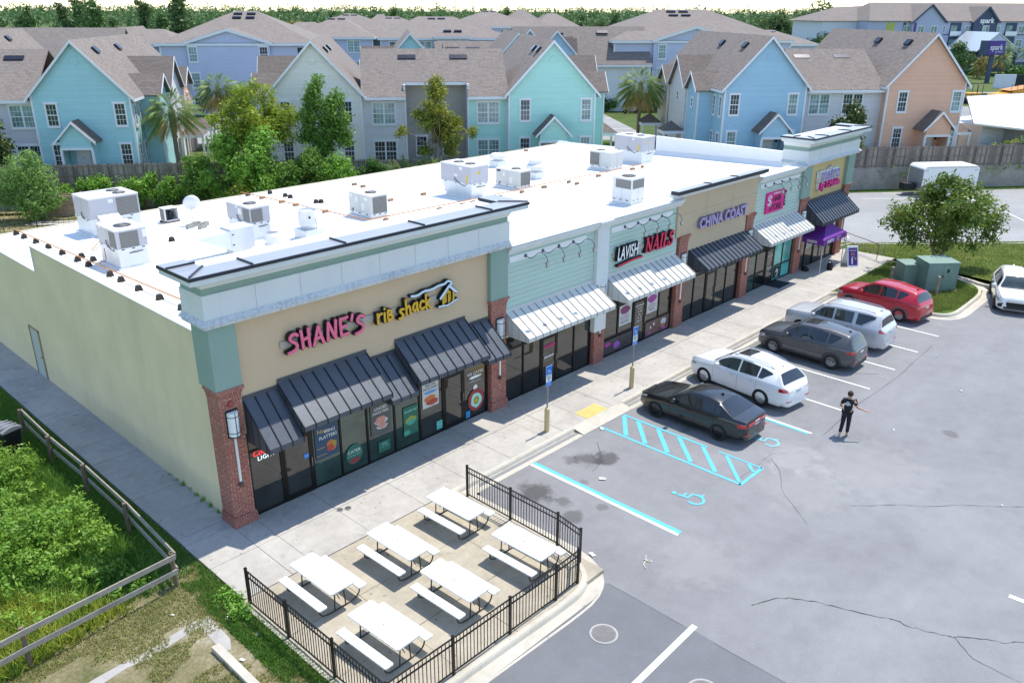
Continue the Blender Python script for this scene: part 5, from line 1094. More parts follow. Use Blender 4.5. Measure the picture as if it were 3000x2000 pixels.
# ---- trailer
t=thing('box_trailer','white enclosed box trailer parked against the retaining wall','trailer',(66.6,1.9,0),AU); m=MB(); L,W_,H_=4.9,2.2,2.45
P=[(-L/2,.5),(L/2,.5),(L/2,H_-.2),(L/2-.2,H_),(-L/2+.2,H_),(-L/2,H_-.2)]; m.extr([(p[0],-W_/2,p[1]) for p in P],(0,W_,0)); m.build('box',WHT,t)
m=MB(); m.box(-L/2+.2,L/2-.2,-W_/2-.02,-W_/2+.06,H_-.12,H_-.04); m.box(-L/2-.015,-L/2,-W_/2+.1,W_/2-.1,.55,H_-.3); m.build('trim',ALU,t)
m=MB(); m.box(-L/2+.1,-L/2+.35,-W_/2-.03,-W_/2,H_-.4,H_-.28); m.box(L/2-.4,L/2-.15,-W_/2-.03,-W_/2,H_-.4,H_-.28); m.build('marker_lamp',ALU,t)
for s in (-.45,.45): m=MB(); m.lathe((s,-W_/2+.1,.35),[(0,-.1),(.33,-.1),(.35,-.05),(.35,.08),(.2,.1),(0,.1)],18,axis='y'); m.build('wheel',BLK,t)
m=MB(); m.box(-L/2-1.1,-L/2-.1,-.4,.4,.4,.95); m.build('hitch_box',BLK,t)
# ================================================================ houses
SH=shingle('brown_shingles',(.245,.21,.185),(.175,.148,.13),(.315,.27,.24)); SHD=shingle('dark_shingles',(.195,.165,.145),(.14,.118,.104),(.25,.213,.188)); SHF=shingle('far_shingles',(.255,.22,.195),(.20,.17,.15),(.31,.27,.24))
TRIM=M('house_trim',(.74,.76,.78),.5,var=.04,vs=1); PANE=glassmat('house_pane',(.035,.05,.055),.04,.8); PANEC=glassmat('house_pane_curtain',(.20,.30,.28),.12,.6); DOORW=M('door_white',(.76,.76,.76),.5,var=.02)
VENTM=M('skylight_black',(.03,.03,.045),.25,.3)
def window(par,cx,zt,w=.72,h=1.58,y=0.,dx=(1,0),twin=False,name='window',curt=False,grid=True):
    "cx,y: centre of the window on its wall plane; dx: direction along the wall (wall normal = right of dx)"
    d=Vector((dx[0],dx[1],0)); n=Vector((dx[1],-dx[0],0)); o=Vector((cx,y,0)) if not hasattr(cx,'__len__') else Vector((cx[0],cx[1],0))
    W=w*2+.14 if twin else w
    def bx(m,a,b,z0,z1,t0,t1): c=o+d*((a+b)/2)+n*((t0+t1)/2)+Vector((0,0,(z0+z1)/2)); m.obox(c,d*((b-a)/2),n*((t1-t0)/2),Vector((0,0,(z1-z0)/2)))
    m=MB(); k=.13
    bx(m,-W/2-k,-W/2,zt-h-.1,zt+.02,0,.06); bx(m,W/2,W/2+k,zt-h-.1,zt+.02,0,.06); bx(m,-W/2-k-.05,W/2+k+.05,zt+.02,zt+.20,0,.075); bx(m,-W/2-k,W/2+k,zt-h-.2,zt-h-.0,0,.085)
    if twin: bx(m,-.07,.07,zt-h,zt+.02,0,.055)
    for c in ((-w/2-.07,w/2+.07) if twin else (0,)):
        bx(m,c-w/2,c+w/2,zt-h/2-.035,zt-h/2+.035,0,.05)
        if grid:
            for q in (-w/6,w/6): bx(m,c+q-.012,c+q+.012,zt-h+.0,zt,0,.036)
            for q in (.25,.75): bx(m,c-w/2,c+w/2,zt-h*q-.012,zt-h*q+.012,0,.036)
    f=m.build(name,TRIM,par)
    m=MB()
    for c in ((-w/2-.07,w/2+.07) if twin else (0,)): bx(m,c-w/2,c+w/2,zt-h,zt,.0,.03)
    m.build('pane',PANEC if curt else PANE,f); return f
def roofslab(par,pts,mat,th=.14,name='roof'):
    "pts: quad (top surface) extruded downwards"
    m=MB(); m.extr([Vector(p)-Vector((0,0,th)) for p in pts],(0,0,th)); return m.build(name,mat,par)
def rake(par,a,b,drop=.24,t=.05,name='rake_board'):
    m=MB(); a=Vector(a);b=Vector(b); m.add([a,b,b-Vector((0,0,drop)),a-Vector((0,0,drop)),a+Vector((0,-t,0)),b+Vector((0,-t,0)),b+Vector((0,-t,-drop)),a+Vector((0,-t,-drop))],[(0,3,2,1),(4,5,6,7),(0,1,5,4),(1,2,6,5),(2,3,7,6),(3,0,4,7)]); return m.build(name,TRIM,par)
def skylight(par,x,y,z,slope_dir,pitch,w=.75,l=.5):
    sx,sy=slope_dir; a=math.atan(pitch); d=Vector((sx*math.cos(a),sy*math.cos(a),-math.sin(a))); s=Vector((-sy,sx,0)); n=d.cross(s); n=n if n.z>0 else -n
    m=MB(); m.obox(Vector((x,y,z))+n*.10,d*l/2,s*w/2,n*.10); o=m.build('roof_vent',VENTM,par); return o
def gable_block(par,xc,wall,depth=18.,y0=0.,half=3.65,ze=7.72,za=12.05,zb=1.6,shin=None,rakeback=True,vent='round',eh=.4,front_ov=.3,vents=True):
    sl=(za-ze)/(half+eh); zw=za-.16-sl*half; x0,x1=xc-half,xc+half; shin=shin or SH
    m=MB(); prof=[(x0,zb),(x1,zb),(x1,zw),(xc,za-.17),(x0,zw)]; m.extr([(p[0],y0,p[1]) for p in prof],(0,depth,0)); w=m.build('wall',wall,par)
    yf=y0-front_ov; yb=y0+depth+.3; e0=xc-half-eh; e1=xc+half+eh
    r=roofslab(par,[(e0,yf,ze),(xc,yf,za),(xc,yb,za),(e0,yb,ze)],shin); roofslab(par,[(xc+.002,yf,za),(e1,yf,ze),(e1,yb,ze),(xc+.002,yb,za)],shin)
    rake(par,(e0,yf,ze-.02),(xc,yf,za-.02)); rake(par,(xc,yf-.001,za-.02),(e1,yf-.001,ze-.02))
    m=MB(); 
    for x,s in ((x0,-1),(x1,1)): m.box(x-.07 if s<0 else x-.07,x+.07,y0-.045,y0+.1,zb,zw+.05)
    m.build('corner_board',TRIM,par)
    m=MB()
    for e,s in ((e0,1),(e1,-1)): m.box(e-.03*s,e+.10*s,yf,yb,ze-.26,ze-.05); 
    m.build('fascia',TRIM,par)
    if vent:
        m=MB()
        if vent=='round': m.lathe((xc,y0,za-1.55),[(0,-.05),(.30,-.05),(.33,-.03),(.33,.0),(0,0)],20,axis='y')
        else: m.box(xc-.2,xc+.2,y0-.04,y0,za-1.9,za-1.35)
        m.build('gable_vent',wall,par)
    return sl
def porch(par,xc,wall,y0=0.,dep=1.5,half=1.15,ze=4.62,za=6.2,zb=1.6,eh=.4):
    sl=(za-ze)/(half+eh); yf=y0-dep
    m=MB(); prof=[(xc-half,ze-.45),(xc+half,ze-.45),(xc+half,za-.12-sl*half),(xc,za-.12),(xc-half,za-.12-sl*half)]; m.extr([(p[0],yf,p[1]) for p in prof],(0,.12,0)); p=m.build('porch_gable',wall,par)
    m=MB(); m.box(xc-half,xc-half+.1,yf+.12,y0,zb,ze-.1); m.box(xc+half-.1,xc+half,yf+.12,y0,zb,ze-.1); m.build('porch_wall',wall,par)
    a=yf-.25; roofslab(par,[(xc-half-eh,a,ze),(xc,a,za),(xc,y0-.0,za),(xc-half-eh,y0,ze)],SHD,.1,'porch_roof'); roofslab(par,[(xc+.002,a,za),(xc+half+eh,a,ze),(xc+half+eh,y0,ze),(xc+.002,y0,za)],SHD,.1,'porch_roof')
    rake(par,(xc-half-eh,a,ze-.02),(xc,a,za-.02),.2); rake(par,(xc,a-.001,za-.02),(xc+half+eh,a-.001,ze-.02),.2)
    m=MB(); m.box(xc-half-.06,xc+half+.06,yf-.04,yf+.13,ze-.63,ze-.45); 
    for s in (-1,1): m.box(xc+s*half-.09,xc+s*half+.09,yf-.03,yf+.13,zb,ze-.63)
    m.build('porch_trim',TRIM,par)
    m=MB(); m.box(xc-.62,xc+.5,y0-.07,y0-.0,zb,4.05); m.build('door_frame',TRIM,par)
    d=MB().box(xc-.5,xc+.38,y0-.10,y0-.07,zb,3.9).build('door',DOORW,par)
    m=MB(); m.box(xc-.07,xc-.02,y0-.115,y0-.1,3.1,3.22); m.build('knocker',VENTM,d)
    m=MB(); m.box(xc+.72,xc+.88,y0-.16,y0-.02,3.55,3.9); m.extr([(xc+.69,y0-.19,3.9),(xc+.91,y0-.19,3.9),(xc+.8,y0-.19,4.0)],(0,.2,0)); m.build('porch_lamp',VENTM,par)
def link_block(par,x0,x1,wall,y0=.8,ze=7.62,yr=5.2,zr=11.15,zb=1.6,recess=None,wins=(),shin=None,rv=()):
    shin=shin or SH; sl=(zr-ze)/(yr-(y0-.45)); ye=y0-.45; segs=[(x0,x1,ye,ze)]
    if recess: segs=[(x0,recess[0],ye,ze),(recess[0],recess[1],ye+1.45,ze+1.45*sl),(recess[1],x1,ye,ze)]
    for a,b,yy,zz in segs:
        roofslab(par,[(a,yy,zz),(b,yy,zz),(b,yr,zr),(a,yr,zr)],shin); MB().box(a,b,yy-.05,yy+.02,zz-.27,zz-.04).build('fascia',TRIM,par)
    roofslab(par,[(x0,yr+.002,zr),(x1,yr+.002,zr),(x1,2*yr-ye,ze),(x0,2*yr-ye,ze)],shin)
    m=MB()
    if recess:
        m.box(x0,recess[0],y0,y0+.2,zb,ze); m.box(recess[1],x1,y0,y0+.2,zb,ze); m.box(recess[0]-.2,recess[0],y0+.2,y0+2.4,zb,ze+.9);m.box(recess[1],recess[1]+.2,y0+.2,y0+2.4,zb,ze+.9); m.build('wall',wall[0] if isinstance(wall,tuple) else wall,par)
        MB().box(recess[0],recess[1],y0+2.2,y0+2.4,zb,ze+1.3).build('wall',wall[1],par)
    else: m.box(x0,x1,y0,y0+.2,zb,ze); m.build('wall',wall,par)
    MB().box(x0,x1,2*yr-y0-.2,2*yr-y0,zb,ze).build('wall',wall[0] if isinstance(wall,tuple) else wall,par)
    for wx,zt,tw,cu in wins: window(par,wx,zt,.80,1.58,y0,(1,0),tw,curt=cu)
    for vx in rv: skylight(par,vx,yr-.85,zr-.75,(0,-1),sl,1.5,.5)
    m=MB(); xm=(x0+x1)/2-2.2; m.cyl((xm,yr-1.3),.06,zr-1.3,zr-.85,8); m.build('vent_pipe',M('vent_pipe',(.5,.5,.5),.5,.5),par)
def side_bays(par,xw,s,cols,ys=((4.2,1.45,9.3),(8.4,2.2,10.45),(12.9,1.4,9.3)),proj=1.4,zb=1.6,ze=7.72,xin=3.2,wn=True):
    for (yc,hf,za),col in zip(ys,cols):
        x1=xw+s*proj; m=MB(); sl=(za-ze)/(hf+.25); prof=[(yc-hf,zb),(yc+hf,zb),(yc+hf,za-.12-sl*hf),(yc,za-.12),(yc-hf,za-.12-sl*hf)]; m.extr([(xw-s*.05,p[0],p[1]) for p in prof],(s*(proj+.05),0,0)); m.build('bay_wall',col,par)
        xo=x1+s*.35; xi=xw-s*xin
        roofslab(par,[(xo,yc-hf-.25,ze),(xo,yc,za),(xi,yc,za),(xi,yc-hf-.25,ze)],SHD,.1,'bay_roof'); roofslab(par,[(xo,yc+.002,za),(xo,yc+hf+.25,ze),(xi,yc+hf+.25,ze),(xi,yc+.002,za)],SHD,.1,'bay_roof')
        m=MB(); 
        for a,b in (((yc-hf-.25,ze),(yc,za)),((yc,za),(yc+hf+.25,ze))): m.extr([(xo,a[0],a[1]-.02),(xo,b[0],b[1]-.02),(xo,b[0],b[1]-.22),(xo,a[0],a[1]-.22)],(s*.04,0,0))
        for yy in (yc-hf,yc+hf): m.box(x1-.06,x1+.06,yy-.07,yy+.07,zb,ze-.1)
        m.build('bay_trim',TRIM,par)
        if wn: window(par,(x1,yc),6.9 if hf<2 else 7.1,.34,.62,0,(0,s),grid=False)
def bar_porch(par,x,y,w=2.1,d=1.9,z=3.85,zb=1.6):
    m=MB(); m.add([(x-w/2,y-d/2,z),(x+w/2,y-d/2,z),(x+w/2,y+d/2,z),(x-w/2,y+d/2,z),(x,y,z+.85)],[(0,1,4),(1,2,4),(2,3,4),(3,0,4),(3,2,1,0)]); m.build('porch_roof',SHD,par)
    m=MB(); m.box(x-w/2+.02,x+w/2-.02,y-d/2+.02,y+d/2-.02,z-.28,z-.004); 
    for sx in (-1,1):
        for sy in (-1,1): m.box(x+sx*(w/2-.15)-.08,x+sx*(w/2-.15)+.08,y+sy*(d/2-.15)-.08,y+sy*(d/2-.15)+.08,zb,z-.28)
    m.build('porch_post',TRIM,par)
MINTA=siding('siding_mint_blue',(.37,.64,.66)); MINTB=siding('siding_mint',(.44,.76,.67)); CRM=siding('siding_cream',(.76,.75,.67)); TAU=siding('siding_taupe',(.46,.43,.39)); MAU=siding('siding_mauve_grey',(.58,.58,.62)); BLU=siding('siding_blue',(.37,.58,.71)); ORG=siding('siding_peach',(.80,.47,.32)); LVN=siding('siding_lavender',(.53,.56,.70)); PWS=siding('siding_white',(.70,.70,.68)); PYL=siding('siding_pale_yellow',(.66,.60,.40)); DBL=siding('siding_slate_blue',(.16,.26,.38)); LGR=siding('siding_light_grey',(.66,.66,.67))
def house(label,u,v=4.0): return thing('town_house',label,'house',uv(u,v,0),AU)
def front_set(h,xc,wall,wl,wr,pc,cu=(0,0,0,0),low=True,porch_=True,zt=7.28):
    window(h,xc+wl,zt,curt=cu[0]); window(h,xc+wr,zt,curt=cu[1])
    if low: window(h,xc+wl,zt-3.12,curt=cu[2]); window(h,xc+wr,zt-3.12,curt=cu[3])
    if porch_: porch(h,xc+pc,wall)
    m=MB()
    for q in (-.1,.1): m.lathe((xc-3.0+q,-.08,5.0),[(0,-.05),(.06,-.04),(.06,.04),(0,.06)],8,axis='y')
    m.build('flood_lamp',TRIM,h)
def sky2(h,xc,sl,side,za,ys=(3.2,7.2)):
    for y in ys: skylight(h,xc+side*.85,y,za-sl*.85,(side,0),sl,.8,.55)
# A : left
h=house('mint blue gabled house at the left with pink-grey link wing',-62.85); 
sl=gable_block(h,0,MINTA); front_set(h,0,MINTA,-2.3,2.8,-.45); sky2(h,0,sl,1,12.05,(2.6,8.4))
side_bays(h,3.65,1,(MINTA,PWS,ORG)); 
for yy in (.8,2.3):
    for zt in (7.1,4.0): window(h,(3.66,yy),zt,.42,1.5,0,(0,1))
link_block(h,-15.2,-3.6,MAU,wins=[(-4.8,7.1,True,True),(-4.8,4.0,True,False),(-9.5,7.1,True,False)],rv=(-6.,-11.)); bar_porch(h,6.2,8.4); bar_porch(h,6.0,13.)
gable_block(h,-18.8,MAU)
# B : centre
h=house('long house with a cream gable, a mint gable and a brown link roof between',-35.2)
sl=gable_block(h,-9.75,CRM,vent='round'); front_set(h,-9.75,CRM,-2.4,2.5,0,low=True,porch_=False); sky2(h,-9.75,sl,1,12.05,(3.,6.6)); side_bays(h,-13.4,-1,(CRM,PWS,CRM))
sl=gable_block(h,9.72,MINTB); front_set(h,9.72,MINTB,-2.3,2.9,-.1,(0,1,0,1)); sky2(h,9.72,sl,-1,12.05,(2.2,4.6)); side_bays(h,13.37,1,(MINTB,PWS,ORG)); bar_porch(h,15.6,6.,2.4,2.)
link_block(h,-6.1,6.1,(LGR,TAU),recess=(-2.45,2.65),wins=[(-4.3,7.05,True,True),(-4.3,3.95,True,False),(4.4,7.05,True,True),(4.4,3.95,True,True)],rv=(-2.2,2.2)); 
MB().box(2.66,6.1,.78,.8,1.6,7.62).build('wall',MINTB,h)
for x,zt in ((-1.2,4.0),(1.1,4.0)): window(h,x,zt,.8,1.5,3.0,(1,0))
m=MB()
for x in (-6.05,-2.5,2.7,6.0): m.box(x-.06,x+.06,.74,.8,1.6,7.5)
m.build('corner_board',TRIM,h)
# C : right
h=house('house with a sky blue gable and a peach gable joined by a pale grey link',.7)
sl=gable_block(h,-7.5,BLU,za=12.35,ze=8.0,vent='square'); front_set(h,-7.5,BLU,-2.75,2.55,.6,(0,1,1,1),zt=7.55); sky2(h,-7.5,sl,-1,12.35,(3.4,9.))
side_bays(h,-11.15,-1,(BLU,PWS,PYL)); bar_porch(h,-13.6,6.6); bar_porch(h,-13.9,12.6)
for yy in (.8,2.3):
    for zt in (7.3,4.2): window(h,(-11.16,yy),zt,.42,1.5,0,(0,-1))
sl=gable_block(h,7.4,ORG,za=12.6,ze=8.2,vent='square'); front_set(h,7.4,ORG,-2.15,3.0,.85,(0,1,0,1),zt=7.65); sky2(h,7.4,sl,-1,12.6,(2.6,7.6)); side_bays(h,11.05,1,(ORG,PWS,PYL)); bar_porch(h,13.2,3.2)
link_block(h,-3.9,3.8,LGR,wins=[(-2.1,7.45,True,True),(1.0,7.45,True,False),(-2.1,4.2,True,True)],rv=(-2.6,1.2),ze=7.9,zr=11.1)
# three storey lavender blocks
def hip(par,x0,x1,y0,y1,ze,zr,ins,mat=None,ov=.45,name='roof'):
    x0-=ov;x1+=ov;y0-=ov;y1+=ov; ym=(y0+y1)/2; m=MB()
    vs=[(x0,y0,ze),(x1,y0,ze),(x1,y1,ze),(x0,y1,ze),(x0+ins,ym,zr),(x1-ins,ym,zr),(x0,y0,ze-.22),(x1,y0,ze-.22),(x1,y1,ze-.22),(x0,y1,ze-.22)]
    m.add(vs,[(0,1,5,4),(1,2,5),(2,3,4,5),(3,0,4),(9,8,7,6)]); r=m.build(name,mat or SHF,par)
    m=MB(); m.box(x0-.04,x1+.04,y0-.05,y0-.002,ze-.3,ze-.02); m.box(x0-.05,x0-.002,y0,y1,ze-.3,ze-.02); m.box(x1+.002,x1+.05,y0,y1,ze-.3,ze-.02); m.build('fascia',TRIM,par); return r
def block(par,x0,x1,y0,y1,zb,ze,mat): 
    MB().box(x0,x1,y0,y1,zb,ze).build('wall',mat,par); m=MB()
    for x in (x0,x1): m.box(x-.09,x+.09,y0-.05,y0+.09,zb,ze-.2)
    m.build('corner_board',TRIM,par)
def xgable(par,xc,hf,y0,y1,ze,za,wall,zb=None):
    m=MB(); m.extr([(xc-hf,y0,ze-.4 if zb is None else zb),(xc+hf,y0,ze-.4 if zb is None else zb),(xc+hf,y0,ze-.1),(xc,y0,za-.15),(xc-hf,y0,ze-.1)],(0,.3,0)); m.build('gable_wall',wall,par)
    sl=(za-ze)/(hf+.35); 
    roofslab(par,[(xc-hf-.35,y0-.3,ze),(xc,y0-.3,za),(xc,y1,za),(xc-hf-.35,y1,ze)],SHF,.1); roofslab(par,[(xc+.002,y0-.3,za),(xc+hf+.35,y0-.3,ze),(xc+hf+.35,y1,ze),(xc+.002,y1,za)],SHF,.1)
    rake(par,(xc-hf-.35,y0-.3,ze-.02),(xc,y0-.3,za-.02),.3); rake(par,(xc,y0-.301,za-.02),(xc+hf+.35,y0-.301,ze-.02),.3)
    m=MB(); m.lathe((xc,y0,za-1.1),[(0,-.05),(.3,-.05),(.32,0),(0,0)],16,axis='y'); m.build('gable_vent',wall,par)
def far(label,u,v): return thing('apartment_block',label,'apartment building',uv(u,v,0),AU)
h=far('three storey lavender apartment block with a wide hip roof behind the left house',-58.8,46)
block(h,-8.2,10.2,0,19,1.7,10.1,LVN); hip(h,-8.2,10.2,0,19,10.25,13.9,8.2); xgable(h,0,5.0,-.35,6,10.35,11.95,LVN,1.7)
for x in (-4.3,4.2):
    for zt,cu in ((9.75,x<0),(6.7,x<0),(3.75,0)): window(h,x,zt,.9,1.6,-.36,(1,0),curt=cu)
for x in (-.85,.85):
    for k in (0,1): skylight(h,x+1,9.5-1.1-k*1.3,13.9-.38-k*.45,(0,-1),.38,1.1,.35)
MB().box(8.3,10.0,-.02,.6,8.0,9.7).build('balcony_recess',VENTM,h); MB().box(-14.5,-8.2,3,14,1.7,9.8).build('wall',LVN,h); hip(h,-14.5,-7.,3,14,10.0,11.7,3.)
h=far('three storey lavender apartment block with a hip roof behind the palm on the right',0.5,46)
block(h,-10.3,14.0,0,20,1.7,10.4,LVN); hip(h,-10.3,14.0,0,20,10.55,14.35,9.); xgable(h,0.5,5.6,-.35,6,10.6,12.35,LVN,1.7)
for zt in (9.95,7.0,3.9): window(h,-3.9,zt,.9,1.6,-.36,(1,0),curt=1)
MB().box(-10.31,-4.6,-.03,0,4.0,4.3).build('trim_band',TRIM,h)
for yy in (1.2,):
    for zt in (9.9,6.9,3.9): window(h,(-10.31,yy),zt,.7,1.6,0,(0,-1))
for x in (-.75,1.05):
    for k in (0,1): skylight(h,x+.6,10-1.0-k*1.3,14.35-.35-k*.47,(0,-1),.37,1.3,.35)
MB().box(-16.5,-10.4,4,14,1.7,9.9).build('wall',LGR,h); hip(h,-16.5,-9,4,14,10.2,12.,3.5); 
m=MB()
for x in (-16.4,-13.6,-10.9): m.box(x,x+.35,3.6,3.98,1.7,9.9)
m.build('porch_post',TRIM,h); MB().box(-13.0,-11.2,3.95,4.01,3,9).build('balcony_recess',VENTM,h)
# second row of gabled houses
h=house('small mint gable and brown link roof rising behind the centre house',-31.2,24.0); gable_block(h,-5.6,MINTA,depth=14,za=12.1); gable_block(h,5.6,CRM,depth=12,za=12.1); link_block(h,-2.,2.2,LGR,zr=10.95,rv=(-1.,1.2)); gable_block(h,7.4,BLU,depth=12,y0=4,za=12.4); side_bays(h,-9.2,-1,(MINTA,PWS,CRM),wn=False)
h=house('slate blue gable house far behind the mint gable',-19.7,34.0); gable_block(h,0,BLU,depth=12,za=12.1); link_block(h,-14,-3.5,BLU,zr=10.7,wins=[]); 
h=house('brown ridge roofed house with peach and mint slivers behind the palm',-15.,44.0); link_block(h,-8,10,PWS,zr=12.2,rv=(-2,4)); side_bays(h,-3.5,-1,(ORG,MINTB,CRM),ys=((-.2,1.3,10.9),(2.2,1.4,11.),(5.4,1.4,10.)),wn=False)
h=house('mint blue gable house behind the left house',-79.5,20.); gable_block(h,0,MINTA,za=12.1); front_set(h,0,MINTA,-2.3,2.8,-.45,low=False,porch_=False); sky2(h,0,.98,1,12.05,(4,12)); link_block(h,-13,-3.6,MAU)
h=house('grey roofed house with two small white gables at the far left',-93.,42.); gable_block(h,-10,PWS,za=12.2); link_block(h,-16,22,PWS,zr=12.0,shin=SHF,rv=(2,9)); side_bays(h,-3.,1,(PWS,),ys=((-.5,1.6,11.9),),wn=False); side_bays(h,9.,1,(PWS,),ys=((-.5,1.6,11.9),),wn=False)
h=house('pale house with a small gable behind the left lavender block',-81.5,52.); gable_block(h,8.,PWS,za=11.9,depth=12); link_block(h,-6,5,PWS,zr=11.4)
# far hip roofed blocks
def hipblock(label,u,v,w,d,ze,zr,ins,wall=LVN,wins=True,extra=()):
    h=far(label,u,v); block(h,-w/2,w/2,0,d,1.7,ze-.15,wall); hip(h,-w/2,w/2,0,d,ze,zr,ins)
    for dx,w2,y2,ze2,zr2,i2 in extra: block(h,dx-w2/2,dx+w2/2,y2,y2+d*.7,1.7,ze2-.15,wall); hip(h,dx-w2/2,dx+w2/2,y2,y2+d*.7,ze2,zr2,i2)
    if wins:
        n=int(w/4.5)
        for i in range(n):
            for zt in (ze-.6,ze-3.6): window(h,-w/2+(i+.5)*w/n,zt,.8,1.5,0,(1,0),twin=True,curt=i%2)
    for k in (0,1): skylight(h,-.8+1.6*k,d/2-1.3,zr-.4,(0,-1),(zr-ze)/(d/2),1.2,.35)
    return h
hipblock('lavender hip roofed block with paired windows behind the cream gable',-47.5,70,11.5,20,10.2,13.0,5.6,extra=((-5,9,4,10.1,12.2,3.5),(5.5,6,5,10.1,12.25,3.)))
hipblock('far hip roofed block with reddish brown roof in the middle distance',-47,104,17,22,10.4,13.3,8,extra=((6,8,3,10.4,13.2,3.9),))
hipblock('wide hip roofed block with a white porch behind the centre link roof',-31.5,70,18,20,10.1,13.1,6.5,extra=((-3.6,7,1.5,10.1,12.6,3.4),(6.,8,3,10.1,12.5,3.5)))
h=hipblock('small white hip roofed porch block in front of the wide hip roofed block',-29.6,66.5,4.6,5,10.4,11.5,2.2,wall=PWS,wins=False)
MB().box(-1.8,1.8,-.03,.0,8.2,9.2).build('balcony_recess',VENTM,h)
hipblock('far hip roofed pair of roofs right of the radio mast',-17.5,118,18,24,10.8,14.0,9,extra=((7,10,2,10.8,14.2,5),(14,9,3,10.8,13.4,4)))
hipblock('hip roofed block far left of the wide hip roofed block',-38.5,92,15,20,10.4,12.9,7,wins=False)
hipblock('low hip roof peeping out right of the right lavender block',20.0,60,10,16,9.6,11.4,4,wins=False)
hipblock('low brown roof far behind the second row',-22.5,96,12,14,9.2,10.6,4,wins=False)
# ================================================================ vehicles
TYR=M('tyre_rubber',(.018,.018,.019),.85,var=.2,vs=8); RIMS=M('rim_silver',(.30,.30,.31),.35,.5,var=.05); RIMK=M('rim_black',(.02,.02,.022),.3,.5); CGL=glassmat('car_glass',(.010,.012,.014),.02,1.); CGS=glassmat('car_windscreen',(.035,.05,.048),.02,1.); TLR=M('tail_red',(.45,.01,.015),.15,var=.05,coat=1.); HLG=M('headlamp',(.55,.57,.58),.12,.3,var=.1,coat=1.); CLAD=M('cladding_grey',(.04,.042,.046),.6,var=.1); CHR=M('chrome',(.7,.7,.7),.12,1.,var=.02); WELL=M('wheel_well',(.008,.008,.009),.9)
def interp(P,t):
    if t<=P[0][0]: return P[0][1]
    for i in range(len(P)-1):
        a,b=P[i],P[i+1]
        if t<=b[0]:
            u=(t-a[0])/(b[0]-a[0]+1e-9)
            # monotone smooth: catmull tangents
            m0=(b[1]-P[i-1][1])/(b[0]-P[i-1][0]) if i>0 else (b[1]-a[1])/(b[0]-a[0]); m1=(P[i+2][1]-a[1])/(P[i+2][0]-a[0]) if i+2<len(P) else (b[1]-a[1])/(b[0]-a[0])
            d=b[0]-a[0]; sl=(b[1]-a[1])/d
            if sl==0: m0=m1=0
            else:
                m0=max(min(m0/sl,2.2),0)*sl; m1=max(min(m1/sl,2.2),0)*sl
            h00=2*u**3-3*u**2+1;h10=u**3-2*u**2+u;h01=-2*u**3+3*u**2;h11=u**3-u**2
            return h00*a[1]+h10*d*m0+h01*b[1]+h11*d*m1
    return P[-1][1]
SUV=dict(L=4.55,W=1.84,H=1.68,wb=2.70,r=.355,fo=.90,top=[(0,.62),(.012,.80),(.05,.95),(.12,1.02),(.22,1.075),(.275,1.11),(.345,1.40),(.42,1.60),(.50,1.655),(.62,1.67),(.76,1.63),(.88,1.555),(.905,1.53),(.935,1.33),(.968,1.08),(.988,.98),(1.,.66)],belt=[(0,.56),(.05,.80),(.12,.90),(.27,1.0),(.5,1.03),(.78,1.10),(.93,1.09),(.97,.98),(1.,.62)],plan=[(0,.58),(.02,.74),(.06,.84),(.15,.905),(.25,.92),(.78,.92),(.9,.875),(.96,.81),(.988,.73),(1.,.62)],wr=.60,cowl=.278,hdr=.412,rg=(.908,.964),wins=[(.325,.525),(.54,.715),(.728,.835)])
RX=dict(SUV,L=4.77,W=1.885,H=1.68,wb=2.74,r=.37,fo=.94,top=[(0,.62),(.012,.82),(.05,.98),(.12,1.06),(.22,1.10),(.27,1.13),(.34,1.40),(.42,1.59),(.50,1.655),(.60,1.67),(.74,1.62),(.84,1.53),(.875,1.49),(.92,1.28),(.958,1.08),(.985,.98),(1.,.64)],rg=(.878,.952),wins=[(.32,.525),(.54,.71),(.722,.83)])
TRK=dict(SUV,L=4.82,W=1.925,H=1.80,wb=2.79,r=.385,fo=.92,top=[(0,.78),(.012,1.0),(.05,1.10),(.14,1.15),(.24,1.19),(.28,1.21),(.33,1.45),(.39,1.69),(.46,1.76),(.6,1.79),(.8,1.785),(.90,1.75),(.925,1.70),(.94,1.45),(.962,1.18),(.985,1.10),(1.,.72)],belt=[(0,.7),(.05,.95),(.12,1.03),(.27,1.10),(.5,1.12),(.85,1.14),(.95,1.13),(.975,1.08),(1.,.68)],plan=[(0,.66),(.02,.82),(.06,.90),(.15,.95),(.25,.9625),(.8,.9625),(.92,.94),(.97,.87),(.99,.80),(1.,.72)],wr=.70,cowl=.283,hdr=.38,rg=(.928,.958),wins=[(.305,.495),(.515,.685),(.72,.885)])
SED=dict(L=4.64,W=1.80,H=1.43,wb=2.70,r=.335,fo=.90,top=[(0,.52),(.012,.66),(.05,.79),(.15,.88),(.25,.935),(.30,.965),(.38,1.18),(.47,1.37),(.55,1.425),(.64,1.42),(.73,1.35),(.80,1.20),(.885,1.03),(.95,1.0),(.985,.965),(1.,.62)],belt=[(0,.48),(.05,.70),(.15,.80),(.3,.89),(.6,.92),(.85,.97),(.95,.92),(.985,.86),(1.,.58)],plan=[(0,.55),(.02,.72),(.06,.82),(.15,.885),(.25,.90),(.78,.90),(.9,.86),(.96,.80),(.988,.72),(1.,.62)],wr=.57,cowl=.303,hdr=.462,rg=(.735,.882),wins=[(.36,.545),(.56,.715),(.722,.77)])
